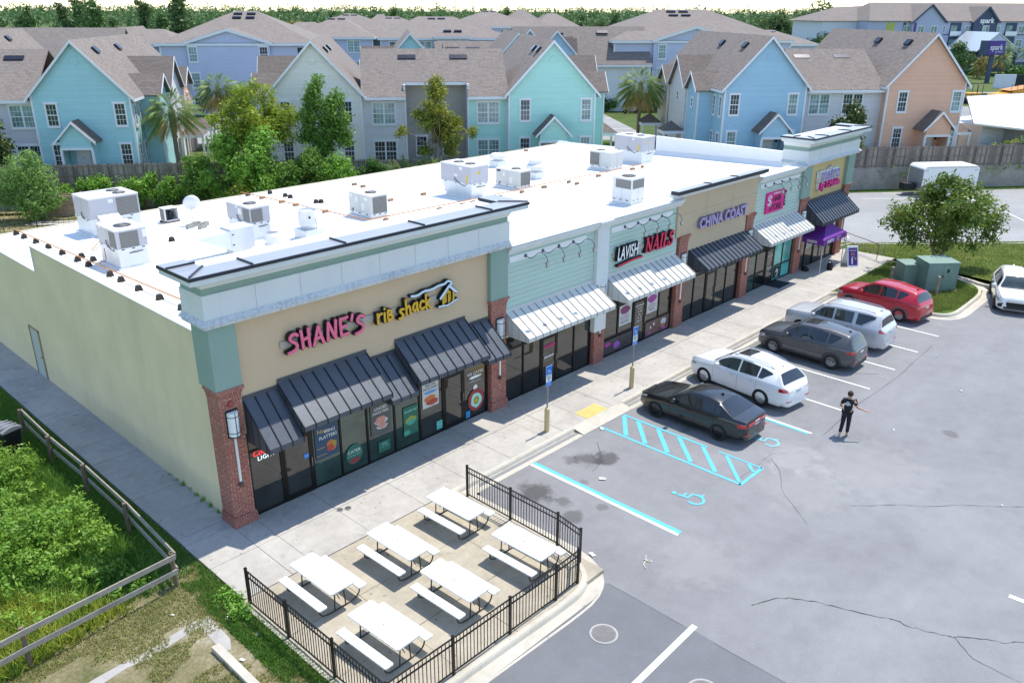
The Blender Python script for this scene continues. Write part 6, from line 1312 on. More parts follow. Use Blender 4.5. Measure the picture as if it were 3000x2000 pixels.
ESC=dict(SUV,L=4.52,W=1.84,H=1.69,top=[(0,.60),(.012,.78),(.04,.92),(.10,1.02),(.2,1.08),(.26,1.12),(.33,1.40),(.41,1.61),(.50,1.67),(.62,1.685),(.78,1.65),(.90,1.58),(.92,1.55),(.945,1.35),(.97,1.10),(.988,.98),(1.,.66)],cowl=.262,hdr=.40,rg=(.922,.966),wins=[(.31,.52),(.535,.71),(.725,.84)])
def rim_spokes(m,r,n,w,double=False,y=0.):
    for i in range(n):
        a=2*PI*i/n
        for da in ((-.13,.13) if double else (0,)):
            m.beam((r*.16*math.cos(a),y,r*.16*math.sin(a)),(r*.93*math.cos(a+da),y-.005,r*.93*math.sin(a+da)),w,.02,up=(0,1,0))
def car(name,label,loc,rz_,sp,paint,cat='car',rim='dual',rimm=None,clad=None,rails=False,sunroof=False,glassm=None,roofpaint=None,fin=True,taily=(.78,1.0),tail_t=(.925,.992),lightbar=False,headt=(.012,.10)):
    L,W,H=sp['L'],sp['W'],sp['H']; t0=thing(name,label,cat,loc,rz_,None); hw=sp['plan']; kw=W/2/max(p[1] for p in hw)
    X=lambda t:L/2-t*L
    ring_cache={}
    def ring(t):
        zt=interp(sp['top'],t); zb=min(interp(sp['belt'],t),zt-.03); w=interp(hw,t)*kw
        g=max(0,min(1,(zt-zb-.05)/.46)); wr=sp['wr']*kw
        we=w*.92*(1-g)+wr*g*(1 if t<.6 else 1-.25*max(0,t-.6)/.4); ze=zt-(.02*(1-g)+.06*g)
        lo=.21 if .06<t<.95 else .26
        return [(w*.86,lo),(w*.955,lo+.07),(w*.99,.50 if zb>.6 else zb*.7),(w*1.,zb-.20 if zb>.75 else zb*.85),(w*.985,zb-.06),(w*.945,zb),(we,ze),(we*.86,zt-.022*(.4+g*.6)-.004),(we*.5,zt-.006),(0,zt)]
    ts=sorted(set([round(i/46,4) for i in range(47)]+[.004,.012,.03,.985,.993,sp['cowl'],sp['hdr'],sp['rg'][0],sp['rg'][1]]))
    rings=[ring(t) for t in ts]; n=len(rings[0]); m=MB(); vs=[]
    for t,r in zip(ts,rings): vs+=[(X(t),y,z) for y,z in r]+[(X(t),-y,z) for y,z in r[-2::-1]]
    k=2*n-1; fs=[]
    for i in range(len(ts)-1):
        for j in range(k-1): fs.append((i*k+j,i*k+j+1,(i+1)*k+j+1,(i+1)*k+j))
        fs.append((i*k+k-1,i*k,(i+1)*k,(i+1)*k+k-1))
    fs+=[tuple(range(k)),tuple(range((len(ts)-1)*k,len(ts)*k))[::-1]]
    m.add(vs,fs); body=m.build('body',[paint],t0,smooth=True,auto=38)
    xf=L/2-sp['fo']; xr=xf-sp['wb']; r=sp['r']
    c=MB()
    for x in (xf,xr):
        for s in (-1,1): c.lathe((x,s*(W/2-.12),r),[(0,-.26),(r+.065,-.26),(r+.065,.3),(0,.3)],28,axis='y')
    cut=c.build('cutter',WELL); md=body.modifiers.new('b','BOOLEAN'); md.object=cut; md.operation='DIFFERENCE'; md.solver='EXACT'
    try: md.material_mode='TRANSFER'
    except Exception: pass
    bpy.context.view_layer.update(); dg=bpy.context.evaluated_depsgraph_get(); me=bpy.data.meshes.new_from_object(body.evaluated_get(dg)); body.modifiers.clear(); body.data=me; bpy.data.objects.remove(cut)
    # surface helpers
    def side(t,z,off=.006):
        R_=ring(t)
        for a,b in zip(R_[:-1],R_[1:]):
            if a[1]<=z<=b[1]+1e-6 and b[1]>a[1]: u=(z-a[1])/(b[1]-a[1]); return a[0]+(b[0]-a[0])*u+off
        return R_[6][0]+off
    def BE(t): R_=ring(t); return R_[5],R_[6]
    def sidepatch(nm,ta,tb,f0,f1,mat,off=.007,nn=12,mm=3,flip=(1,-1),ends=0):
        for s in flip:
            V=[];F=[]
            for i in range(nn+1):
                t=ta+(tb-ta)*i/nn; z0,z1=f0(t),f1(t)
                for j in range(mm+1): z=z0+(z1-z0)*j/mm; V.append((X(t),s*side(t,z,off),z))
            for i in range(nn):
                for j in range(mm): a=i*(mm+1)+j; F.append((a,a+1,a+mm+2,a+mm+1))
            o=MB(); o.add(V,F); o.build(nm,mat,t0,smooth=True)
    def win(ta,tb):
        for s in (1,-1):
            V=[];F=[];N=14
            for i in range(N+1):
                t=ta+(tb-ta)*i/N; b,e=BE(t); hgt=max(e[1]-b[1],.001); s0=min(.5,.05/hgt); s1=max(s0+.01,1-.075/hgt)
                if tb>.8 or ta<.4:  # raked ends
                    u=(t-ta)/(tb-ta)
                    if tb>.8 and tb<.9 and u>.35: s0=s0+(s1-s0)*max(0,(u-.35)/.65)*.85
                for q in (s0,(s0+s1)/2,s1): V.append((X(t),s*(b[0]+(e[0]-b[0])*q+.008),b[1]+(e[1]-b[1])*q+.002))
            for i in range(N):
                for j in range(2): a=i*3+j; F.append((a,a+1,a+4,a+3))
            o=MB(); o.add(V,F); o.build('side_window',glassm or CGL,t0,smooth=True)
    for a,b in sp['wins']: win(a,b)
    def toppatch(nm,ta,tb,fr,mat,off=.008,N=12,fr2=None,y0=None):
        V=[];F=[];K=10
        for i in range(N+1):
            t=ta+(tb-ta)*i/N; R_=ring(t)[6:]; ye=R_[0][0]; f=fr+(fr2-fr)*i/N if fr2 else fr
            for j in range(K+1):
                y=-ye*f+2*ye*f*j/K; ay=abs(y); z=R_[-1][1]
                for a,b in zip(R_[:-1],R_[1:]):
                    if b[0]<=ay<=a[0]: u=(a[0]-ay)/(a[0]-b[0]+1e-9); z=a[1]+(b[1]-a[1])*u; break
                dz=(interp(sp['top'],t+.005)-interp(sp['top'],t-.005))/(.01*L); nl=math.hypot(1,dz)
                V.append((X(t)+off*dz/nl,y,z+off/nl))
        for i in range(N):
            for j in range(K): a=i*(K+1)+j; F.append((a,a+1,a+K+2,a+K+1))
        o=MB(); o.add(V,F); return o.build(nm,mat,t0,smooth=True)
    toppatch('windscreen',sp['cowl']+.004,sp['hdr']-.006,.93,CGS,fr2=.90); toppatch('rear_window',sp['rg'][0]+.006,sp['rg'][1]-.004,.88,glassm or CGL,fr2=.93)
    toppatch('cowl',sp['cowl']-.022,sp['cowl']+.002,.86,BLK,off=.006,N=3)
    if sunroof: toppatch('sunroof',sp['hdr']+.035,sp['hdr']+.15,.62,CGL,N=6)
    if fin: x=X(sp['rg'][0]-.055); z=interp(sp['top'],sp['rg'][0]-.055); m=MB(); m.extr([(x+.09,-.02,z),(x-.08,-.02,z-.01),(x-.08,-.02,z+.06),(x-.04,-.02,z+.055)],(0,.04,0)); m.build('roof_fin',paint if paint.name!='paint_white' else paint,t0)
    # lights
    sidepatch('tail_light',tail_t[0],tail_t[1],lambda t:taily[0]+.02,lambda t:min(taily[1],interp(sp['top'],t)-.05),TLR,.009,8,3)
    if lightbar: m=MB(); m.box(-L/2-.004,-L/2+.04,-.60,.60,.79,.85); m.build('light_bar',TLR,t0)
    sidepatch('headlight',headt[0],headt[1],lambda t:.62+.1*(t/headt[1])+(.12 if H>1.75 else 0),lambda t:min(.74+.10*(t/headt[1])+(.14 if H>1.75 else 0),interp(sp['belt'],t)+.02),HLG,.008,6,2)
    # lower cladding and door seams
    if clad is not None:
        sidepatch('sill_cladding',(sp['fo']+r+.08)/L,(sp['fo']+sp['wb']-r-.08)/L,lambda t:.23,lambda t:.37,clad,.010,8,2)
        for x in (xf,xr):
            for s in (-1,1):
                m=MB(); P=[]
                for i in range(17):
                    a=R(-12+204*i/16); P.append((x+(r+.085)*math.cos(a),r+(r+.085)*math.sin(a)))
                V=[];F=[]
                for i,(px,pz) in enumerate(P):
                    a=R(-12+204*i/16); t=(L/2-px)/L; px2=x+(r+.02)*math.cos(a);pz2=r+(r+.02)*math.sin(a); tt=(L/2-px2)/L
                    V+=[(px,s*side(t,max(pz,.24),.012),max(pz,.24)),(px2,s*side(tt,max(pz2,.24),.014),max(pz2,.24))]
                F=[(2*i,2*i+1,2*i+3,2*i+2) for i in range(16)]; m.add(V,F); m.build('arch_trim',clad,t0,smooth=True)
    SEAM=M('panel_gap',(.01,.01,.01),.8)
    for tt in (sp['wins'][0][0]-.035,sp['wins'][0][1]+.008,sp['wins'][1][1]+.006):
        for s in (1,-1):
            V=[];zs=[.36+.08*i for i in range(12)]; zs=[z for z in zs if z<interp(sp['belt'],tt)-.01]+[interp(sp['belt'],tt)-.005]
            for z in zs: V+=[(X(tt)+.004,s*side(tt,z,.004),z),(X(tt)-.004,s*side(tt,z,.004),z)]
            o=MB(); o.add(V,[(2*i,2*i+1,2*i+3,2*i+2) for i in range(len(zs)-1)]); o.build('door_gap',SEAM,t0)
    for tt in (sp['wins'][0][1]-.045,sp['wins'][1][1]-.04):
        for s in (1,-1): z=interp(sp['belt'],tt)-.13; m=MB(); y=s*(side(tt,z,.0)+.02); m.box(X(tt)-.09,X(tt)+.09,y-.012,y+.012,z-.014,z+.014); m.build('door_handle',CHR if rails else paint,t0)
    for s in (1,-1):
        tt=sp['wins'][0][0]+.012; z=interp(sp['belt'],tt)+.10; y=side(tt,interp(sp['belt'],tt),0); m=MB(); m.lathe((X(tt),s*(y+.12),z),[(0,-.12),(.07,-.1),(.085,-.02),(.08,.08),(.04,.1),(0,.105)],12,axis='y'); o=m.build('side_mirror',paint,t0,smooth=True)
    for x,nm in ((xf,'f'),(xr,'r')):
        for s in (1,-1):
            e=bpy.data.objects.new('wheel',None); e.empty_display_size=.1; link(e,t0); e.location=(x,s*(W/2-.115),r)
            m=MB(); m.lathe((0,0,0),[(r*.66,-.125),(r*.94,-.125),(r,-.08),(r,.08),(r*.94,.125),(r*.66,.125),(r*.62,.06),(r*.62,-.06)],32,axis='y'); m.build('tyre',TYR,e,smooth=True,auto=40)
            m=MB(); yo=s*.075
            m.lathe((0,0,0),[(r*.68,yo),(r*.62,yo+s*.012),(r*.60,yo-s*.03)],28,axis='y'); rm=rimm or RIMS
            mm=MB(); mm.lathe((0,yo-s*.05,0),[(0,-.004),(r*.62,-.004),(r*.62,.004),(0,.004)],24,axis='y'); mm.build('wheel_disc',RIMK,e)
            m.lathe((0,yo-s*.01,0),[(0,-.02),(r*.17,-.02),(r*.17,.02),(0,.02)],14,axis='y'); n_={'dual':5,'multi':12,'five':5,'six':6}[rim]; rim_spokes(m,r*.66,n_,.03 if rim!='five' else .06,rim=='dual',yo+s*.004); m.build('rim',rm,e)
    if rails:
        for s in (1,-1):
            P=[]
            for i in range(9): t=sp['hdr']+.02+(sp['rg'][0]-.06-sp['hdr']-.02)*i/8; q=ring(t)[7]; P.append((X(t),s*q[0],q[1]+(.055 if 0<i<8 else .01)))
            m=MB(); m.tube(P,.017,6); m.build('roof_rail',rails if not isinstance(rails,bool) else CHR,t0)
    # plate, bumper trim, grille
    m=MB(); m.obox((-L/2-.006+(.02 if H<1.5 else .035),0,.80 if H<1.75 else .92),(.008,0,.002),(0,.155,0),(-.002,0,.078)); m.build('number_plate',M('plate_white',(.55,.58,.60),.4,var=.3,vs=30),t0)
    m=MB(); m.box(-L/2-.008,-L/2+.10,-.58,.58,.27,.44); m.build('rear_bumper_trim',CLAD if clad is not None else paint,t0)
    m=MB(); m.box(L/2-.06,L/2+.006,-.46,.46,.50,.66); m.build('grille',BLK,t0); m=MB(); m.box(L/2-.08,L/2+.008,-.55,.55,.28,.42); m.build('front_bumper_trim',CLAD,t0)
    for s in (1,-1): m=MB(); m.box(-L/2-.004,-L/2+.1,s*.6-.13,s*.6+.13,.46,.50); m.build('reflector',TLR,t0)
    return t0
PW=M('paint_white',(.78,.78,.77),.3,var=.0,coat=1.); PB=M('paint_black',(.006,.006,.007),.3,var=.0,coat=1.); PG=M('paint_grey',(.06,.064,.07),.4,.1,var=.0,coat=1.); PS=M('paint_silver',(.50,.51,.525),.38,.15,var=.0,coat=1.); PR=M('paint_red',(.42,.004,.02),.35,.0,var=.0,coat=1.)
Z0=L0+.002
def place(xc,yc,h): return (xc,yc,Z0)
# loc = body centre; heading = direction of travel
k_=car('sedan','glossy black sedan with black wheels parked next to the blue hatched aisle',(15.83,-6.0,Z0),R(90),SED,PB,rim='multi',rimm=RIMK,taily=(.72,.88),lightbar=True)
# stickers on the rear window
car('suv','white sport utility car with a sunroof parked beside the black sedan',(19.64,-5.83,Z0),R(83),RX,PW,rim='dual',rails=True,sunroof=True,taily=(.84,1.0),cat='car')
car('suv','dark grey sport utility car with silver spoked wheels',(24.90,-6.12,Z0),R(90),SUV,PG,rim='dual',clad=CLAD,sunroof=True,taily=(.84,.97))
car('suv','boxy silver sport utility car between the dark grey and the red cars',(27.97,-6.05,Z0),R(90),TRK,PS,rim='six',rails=M('rail_silver',(.6,.6,.6),.3,.8),taily=(.98,1.16),tail_t=(.945,.993),cat='car')
car('suv','bright red sport utility car parked at the end of the row by the grass',(33.18,-6.15,Z0),R(82),SUV,PR,rim='multi',clad=M('cladding_mid',(.10,.10,.105),.6),taily=(.84,.97))
E_=car('suv','white sport utility car facing the camera at the right edge of the picture',(39.35,-10.55,Z0),R(199),ESC,PW,rim='five',taily=(.85,1.0),headt=(.02,.16))
m=MB(); m.box(2.262,2.275,-.42,.42,.40,.56); 
for s in (-1,1): m.extr([(2.20,s*.5,.38),(2.20,s*.82,.40),(2.16,s*.84,.52),(2.2,s*.52,.62)],(.05,0,0))
m.build('lower_grille',BLK,E_); MB().box(2.255,2.27,-.44,.44,.70,.76).build('chrome_bar',CHR,E_)
# ---------------- person
SKIN=M('skin',(.46,.26,.18),.55,var=.06,vs=12); HAIR=M('hair_brown',(.045,.028,.018),.8,var=.2,vs=40); SHIRT=M('shirt_black',(.012,.012,.014),.85,var=.2,vs=10); TROU=M('trousers_black',(.014,.014,.018),.85,var=.2,vs=10); SHOE=M('shoe_pale',(.45,.38,.28),.7,var=.1)
def skin(name,verts,edges,rad,mat,parent,sub=2,root=0):
    me=bpy.data.meshes.new(name); me.from_pydata(verts,edges,[]); o=bpy.data.objects.new(name,me); COL.objects.link(o)
    bpy.context.view_layer.objects.active=o; sk=o.modifiers.new('s','SKIN'); sk.use_smooth_shade=True
    if not me.skin_vertices: 
        bpy.context.view_layer.update()
    lay=me.skin_vertices[0].data if me.skin_vertices else None
    if lay is None:
        with bpy.context.temp_override(object=o,active_object=o): bpy.ops.object.skin_root_mark()
        lay=me.skin_vertices[0].data
    for i,r in enumerate(rad):
        lay[i].radius=(r,r) if not hasattr(r,'__len__') else r; lay[i].use_root=(i==root); lay[i].use_loose=False
    ss=o.modifiers.new('ss','SUBSURF'); ss.levels=sub; ss.render_levels=sub
    bpy.context.view_layer.update(); dg=bpy.context.evaluated_depsgraph_get(); m2=bpy.data.meshes.new_from_object(o.evaluated_get(dg)); bpy.data.objects.remove(o)
    m2.materials.clear(); m2.materials.append(mat); m2.name=name
    for p in m2.polygons: p.use_smooth=True
    ob=bpy.data.objects.new(name,m2); link(ob,parent); return ob
P=thing('person','man in black t-shirt and black trousers walking across the parking lot','person',(18.52,-10.42,Z0),R(12))
J=dict(pel=(0,0,.95),sp1=(.02,0,1.10),sp2=(.04,0,1.26),ch=(.055,0,1.38),nk=(.065,0,1.49),nk2=(.08,0,1.555),hd=(.10,0,1.63),hd2=(.09,0,1.715),
 hl=(-.01,.085,.90),kl=(-.06,.09,.50),al=(-.36,.095,.20),tl=(-.27,.10,.045),hr=(.01,-.085,.90),kr=(.05,-.095,.49),ar=(.02,-.10,.085),tr=(.17,-.115,.035),
 sl=(.05,.16,1.42),el=(-.03,.27,1.16),wl=(.17,.20,1.06),sr=(.05,-.16,1.42),er=(.02,-.31,1.19),wr=(.12,-.53,1.10),ml=(.235,.185,1.05),mr=(.135,-.60,1.09))
names=list(J); idx={n:i for i,n in enumerate(names)}; V=[J[n] for n in names]
E2=[('pel','sp1'),('sp1','sp2'),('sp2','ch'),('ch','nk'),('nk','nk2'),('nk2','hd'),('hd','hd2'),('pel','hl'),('hl','kl'),('kl','al'),('al','tl'),('pel','hr'),('hr','kr'),('kr','ar'),('ar','tr'),('ch','sl'),('sl','el'),('el','wl'),('wl','ml'),('ch','sr'),('sr','er'),('er','wr'),('wr','mr')]
rad=dict(pel=.135,sp1=.13,sp2=.145,ch=.15,nk=.065,nk2=.058,hd=.092,hd2=.085,hl=.088,kl=.058,al=.04,tl=.035,hr=.088,kr=.058,ar=.04,tr=.035,sl=.06,el=.042,wl=.029,sr=.06,er=.042,wr=.029,ml=.034,mr=.034)
E3=[(idx[a],idx[b]) for a,b in E2]; RR=[rad[n] for n in names]
for s,mk,d,u in ((1,'ml',Vector((.9,-.35,-.15)),Vector((.2,.3,.9))),(-1,'mr',Vector((.15,-.98,-.05)),Vector((.9,.1,.3)))):
    d.normalize(); c=Vector(J[mk])
    for f,(off,ln) in enumerate(((-.028,.065),(-.010,.078),(.010,.072),(.028,.055))):
        b0=c+d*.035+u*off; i0=len(V); V+= [tuple(b0),tuple(b0+d*ln*.55),tuple(b0+d*ln-Vector((0,0,.012)))]; RR+=[.010,.009,.008]; E3+=[(idx[mk],i0),(i0,i0+1),(i0+1,i0+2)]
    i0=len(V); b0=c-u*.03; V+=[tuple(b0-u*.012+d*.01),tuple(b0-u*.03+d*.045)]; RR+=[.011,.009]; E3+=[(idx[mk],i0),(i0,i0+1)]
body=skin('body',V,E3,RR,SKIN,P)
def clothe(nm,keys,edges,rr,mat):
    vs=[J[k] if isinstance(k,str) else k for k in keys]; return skin(nm,vs,edges,rr,mat,P)
lerp=lambda a,b,t:tuple(x+(y-x)*t for x,y in zip(J[a],J[b]))
clothe('t_shirt',[(-.005,0,.85),'sp1','sp2','ch',lerp('ch','nk',.55),'sl',lerp('sl','el',.75),'sr',lerp('sr','er',.75)],[(0,1),(1,2),(2,3),(3,4),(3,5),(5,6),(3,7),(7,8)],[.152,.15,.165,.17,.09,.08,.066,.08,.066],SHIRT)
clothe('trousers',['pel','hl','kl',lerp('kl','al',.92),'hr','kr',lerp('kr','ar',.92)],[(0,1),(1,2),(2,3),(0,4),(4,5),(5,6)],[.148,.105,.078,.062,.105,.078,.062],TROU)
for a,t_ in (('al','tl'),('ar','tr')):
    q=Vector(J[a]);w=Vector(J[t_]); d=(w-q); h=q+Vector((-.05,0,-.04)) if a=='ar' else q+Vector((-.03,0,.03)); clothe('shoe',[tuple(h),tuple(q+d*.5-Vector((0,0,.012))),tuple(w)],[(0,1),(1,2)],[.05,.052,.04],SHOE)
m=MB(); m.lathe((.085,0,1.655),[(.0,.108),(.05,.098),(.085,.065),(.100,.02),(.098,-.04),(.085,-.07)],16); h=m.build('hair',HAIR,P,smooth=True); h.data.transform(Matrix.Translation((-.018,0,-.004)))
m=MB()
for s in (1,-1): m.lathe((.10,s*.094,1.635),[(0,-.012),(.028,-.006),(.03,.006),(0,.012)],10,axis='y')
m.build('ear',SKIN,P); m=MB(); m.obox((.195,0,1.625),(.018,0,.0),(0,.014,0),(-.006,0,.022)); m.build('nose',SKIN,P)
m=MB()
for s in (1,-1): m.obox((.183,s*.033,1.655),(.004,0,0),(0,.013,0),(0,0,.006))
m.obox((.18,0,1.585),(.004,0,0),(0,.024,0),(0,0,.005)); m.build('face_feature',HAIR,P)
# back print
mb=MB(); x_=-.126
mb.extr([(x_,.02+.075*math.cos(2*PI*i/20),1.32+.085*math.sin(2*PI*i/20)) for i in range(20)],(.03,0,0)); 
o=mb.build('back_print',M('print_grey',(.35,.37,.38),.8,var=.5,vs=45),P); text_mesh('lettering','RIB SHACK',.06,WHF,.002,.002,0,'CENTER',.75,1.,P,onwall(x_-.004,1.30,.02,(0,-1,0)))
# ================================================================ far right: hotel, pylon, machines
def fuv(u,v,z=0): return uv(u,v,z)
HL=M('hotel_lavender',(.42,.45,.58),.7,var=.04); HP=M('hotel_pale',(.62,.65,.72),.7,var=.04); HN=M('hotel_navy',(.05,.075,.13),.6,var=.05); HY=M('hotel_lime',(.45,.50,.10),.6); HV=M('hotel_purple',(.10,.05,.28),.6)
h=thing('hotel','four storey grey and lavender hotel with navy gable tower and brown roof','hotel',uv(82,115,0),AU)
block_=lambda x0,x1,y0,y1,z0,z1,mt,nm='wall': MB().box(x0,x1,y0,y1,z0,z1).build(nm,mt,h)
block_(-18,40,0,16,1.7,12.1,HL); block_(-26,-11.8,5,20,1.7,12.0,HP)
m=MB(); e=.5; vs=[(-18.2,-e,12.2),(41,-e,12.2),(41,16+e,12.2),(-18.2,16+e,12.2),(-14,8,16.0),(41,8,16.0)]; m.add(vs,[(0,1,5,4),(2,3,4,5),(3,0,4),(3,2,1,0)]); m.build('roof',SHF,h)
m=MB(); vs=[(-27,4.5,12.1),(-11,4.5,12.1),(-11,21,12.1),(-27,21,12.1),(-20,12,15.0),(-11,12,15.4)]; m.add(vs,[(0,1,5,4),(2,3,4,5),(3,0,4),(1,2,5),(3,2,1,0)]); m.build('roof',SHF,h)
def hg(xc,hf,za,mt,y=-.9,zb=1.7,ze=12.1,tm=HN):
    m=MB(); m.extr([(xc-hf,y,zb),(xc+hf,y,zb),(xc+hf,y,ze),(xc,y,za),(xc-hf,y,ze)],(0,.95,0)); m.build('gable_wall',mt,h)
    roofslab(h,[(xc-hf-.4,y-.4,ze-.1),(xc,y-.4,za+.25),(xc,8,za+.25),(xc-hf-.4,8,ze-.1)],SHF,.15,'gable_roof'); roofslab(h,[(xc+.01,y-.4,za+.25),(xc+hf+.4,y-.4,ze-.1),(xc+hf+.4,8,ze-.1),(xc+.01,8,za+.25)],SHF,.15,'gable_roof')
    m=MB(); 
    for s in (-1,1): m.beam((xc,y-.42,za+.1),(xc+s*(hf+.4),y-.42,ze-.25),.06,.35)
    m.build('gable_trim',tm,h)
hg(-4.5,3.7,15.4,HL); hg(9.0,2.8,15.0,HN)
text_mesh('lettering','spark',1.5,WHF,.05,.03,0,'CENTER',1.,1.,h,onwall(9.1,12.3,-1.0))
block_(-12.8,-11.9,-.05,0,1.8,11.9,HY,'colour_panel'); block_(-13.8,-12.9,-.04,0,1.8,11.9,HY,'colour_panel'); block_(-9.9,-9.3,-.05,0,9,11.9,HN,'colour_panel'); block_(-7.9,-7.4,-1.,-.95,9,11.9,HV,'colour_panel')
def hw(x,z,y=0): 
    m=MB(); m.box(x-.75,x+.75,y-.06,y,z-1.5,z+.1); f=m.build('window',WHF,h); m=MB(); m.box(x-.66,x-.05,y-.08,y-.061,z-1.4,z); m.box(x+.05,x+.66,y-.08,y-.061,z-1.4,z); m.build('pane',PANEC,f)
for z in (11.2,8.3,5.4):
    for x in (-6.2,-3.1): hw(x,z,-.9)
    for x in (-9.,-.6,5.6,12.6,18.5): hw(x,z)
    hw(9.2,z,-.9)
    for x0,x1 in ((1.2,3.9),(14.5,17.3)): 
        MB().box(x0,x1,-.03,.0,z-2.0,z+.7).build('balcony_recess',HN,h); m=MB(); m.box(x0,x1,-.5,-.44,z-2.0,z-1.1); m.build('balcony_rail',WHF,h); m=MB(); m.box(x0+.3,x0+1.7,-.06,-.031,z-1.6,z+.1); m.build('pane',PANEC,h)
m=MB()
for z in (9.3,6.4): m.box(-18,-8.3,-.06,0,z,z+.18); m.box(-.6,6,-.06,0,z,z+.18); m.box(12.,24,-.06,0,z,z+.18)
m.build('string_course',HN,h)
block_(-18,30,-.12,-.0,1.7,3.6,HN,'plinth')
# porte cochere
MR=M('metal_roof_white',(.62,.66,.68),.35,.4,var=.04,vs=2)
m=MB(); 
roofslab(h,[(.2,-12,6.5),(4.6,-12,10.2),(4.6,-.9,10.2),(.2,-.9,6.5)],MR,.2,'canopy_roof'); roofslab(h,[(4.61,-12,10.2),(10.4,-12,6.5),(10.4,-.9,6.5),(4.61,-.9,10.2)],MR,.2,'canopy_roof')
m=MB(); m.extr([(1.2,-11.9,6.2),(9.6,-11.9,6.2),(9.6,-11.9,6.9),(4.6,-11.9,9.9),(1.2,-11.9,6.9)],(0,.2,0)); m.build('canopy_gable',LVN,h)
m=MB()
for x in (1.3,9.4):
    for y in (-11.6,-2.): m.box(x-.25,x+.25,y-.25,y+.25,1.7,6.3)
m.build('canopy_post',HN,h); block_(2,8.6,-1.0,-.91,1.8,4.4,HN,'entrance'); m=MB(); m.box(3.2,4.6,-1.06,-1.01,1.8,4.2); m.box(5.4,6.8,-1.06,-1.01,1.8,4.2); m.build('entrance_glass',PANEC,h)
t=thing('pylon_sign','tall purple hotel pylon sign on a dark pole','pylon sign',uv(72.5,84.6,UG),AU); m=MB(); m.box(-.35,.35,-.25,.25,-.1,5.2); m.build('pole',HN,t); m=MB(); m.box(-2.3,1.7,-.7,.7,5.0,7.5); m.build('cabinet',HN,t); m=MB(); m.box(-1.5,1.75,-.75,-.701,5.05,7.45); m.build('face',HV,t); text_mesh('lettering','spark',1.35,WHF,.01,.02,0,'CENTER',.85,1.,t,onwall(.1,6.3,-.765)); text_mesh('lettering','by Hilton',.42,WHF,.01,0,0,'CENTER',1.,1.,t,onwall(.75,5.55,-.765))
t=thing('lamp_post','tall dark lamp post in front of the hotel canopy','lamp post',uv(89.1,103.4,UG)); m=MB(); m.cyl((0,0),.12,0,7.6,8); m.build('pole',HN,t); m=MB(); m.box(-.1,.9,-.2,.2,7.5,7.7); m.build('lamp_head',HN,t)
for u0,u1,v,z1,mt,nm,lb in ((65.8,69.8,73.3,4.0,HP,'screen_wall','pale grey screen wall beyond the yellow machines'),(69.9,80,73.6,3.9,M('dark_green_mesh',(.02,.03,.025),.8),'screen_wall','dark green screen panel right of the pale screen wall'),(74,86,80,3.0,HP,'low_wall','long low pale wall below the hotel planting')):
    t=thing(nm,lb,'wall',uv(u0,v,0),AU); MB().box(0,u1-u0,0,.3,1.6,z1).build('panel',mt,t)
for u,v,L in ((86.9,113.2,'person in red top standing in the hotel entrance'),):
    p=thing('person',L,'person',uv(u,v,UG),R(200)); skin('body',[(0,0,.95),(0,0,1.2),(0,0,1.4),(0,0,1.52),(0,0,1.68),(0,.1,.5),(.02,.1,.05),(0,-.1,.5),(.02,-.1,.05),(0,.2,1.38),(.02,.25,.95),(0,-.2,1.38),(.02,-.25,.95)],[(0,1),(1,2),(2,3),(3,4),(0,5),(5,6),(0,7),(7,8),(2,9),(9,10),(2,11),(11,12)],[.14,.14,.14,.06,.09,.08,.06,.08,.06,.06,.04,.06,.04],SKIN,p,1); skin('top',[(0,0,.95),(0,0,1.2),(0,0,1.42),(0,.2,1.38),(.01,.23,1.1),(0,-.2,1.38),(.01,-.23,1.1)],[(0,1),(1,2),(2,3),(3,4),(2,5),(5,6)],[.16,.16,.15,.08,.07,.08,.07],M('top_red',(.35,.03,.04),.8),p,1)
# yellow machines
CY=M('machine_yellow',(.58,.30,.03),.55,var=.15,vs=2); CD=M('machine_dark',(.03,.03,.03),.7,var=.2)
t=thing('road_roller','yellow road roller half hidden behind the peach house','construction vehicle',uv(46.3,49.6,UG),AU); m=MB(); m.lathe((.3,0,.75),[(0,-.9),(.75,-.9),(.75,.9),(0,.9)],22,axis='y'); m.build('drum',CD,t); m=MB(); m.box(-2.4,.1,-.75,.75,.7,1.5); m.box(-.3,1.3,-1.0,-.9,.6,1.0); m.box(-.3,1.3,.9,1.0,.6,1.0); m.box(1.1,1.35,-.95,.95,.7,1.15); m.build('frame',CY,t)
m=MB(); m.lathe((-1.8,0,.65),[(0,-.85),(.65,-.85),(.65,.85),(0,.85)],18,axis='y'); m.build('wheel',CD,t); m=MB(); 
for x in (-.9,-.1): 
    for s in (-.6,.6): m.tube([(x,s,1.5),(x,s,2.6)],.04,6)
m.build('rail',CD,t)
t=thing('dump_truck','yellow articulated dump truck at the right edge behind the pale metal roof','construction vehicle',uv(48.4,44.8,UG),AU)
m=MB(); m.extr([(-3.6,-1.2,.9),(-2.2,-1.2,.9),(-2.2,-1.2,1.9),(-3.3,-1.2,1.8),(-3.7,-1.2,1.4)],(0,2.4,0)); m.extr([(-2.3,-1.3,1.0),(.6,-1.3,1.2),(1.2,-1.3,2.8),(-1.2,-1.3,2.2),(-2.3,-1.3,1.9)],(0,2.6,0)); m.build('chassis',CY,t)
m=MB(); m.extr([(-1.9,-1.25,2.3),(2.6,-1.25,3.0),(4.4,-1.25,3.4),(4.0,-1.25,2.1),(1.,-1.25,1.6)],(0,2.5,0)); m.build('bed',M('machine_orange',(.55,.22,.03),.5,var=.15,vs=2),t); 
for x,r in ((-1.4,.8),(2.6,.85),(4.3,.85)):
    for s in (-1,1): m=MB(); m.lathe((x,s*1.15,r),[(0,-.3),(r*.9,-.3),(r,-.2),(r,.2),(r*.9,.3),(0,.3)],20,axis='y'); m.build('wheel',TYR,t)
m=MB()
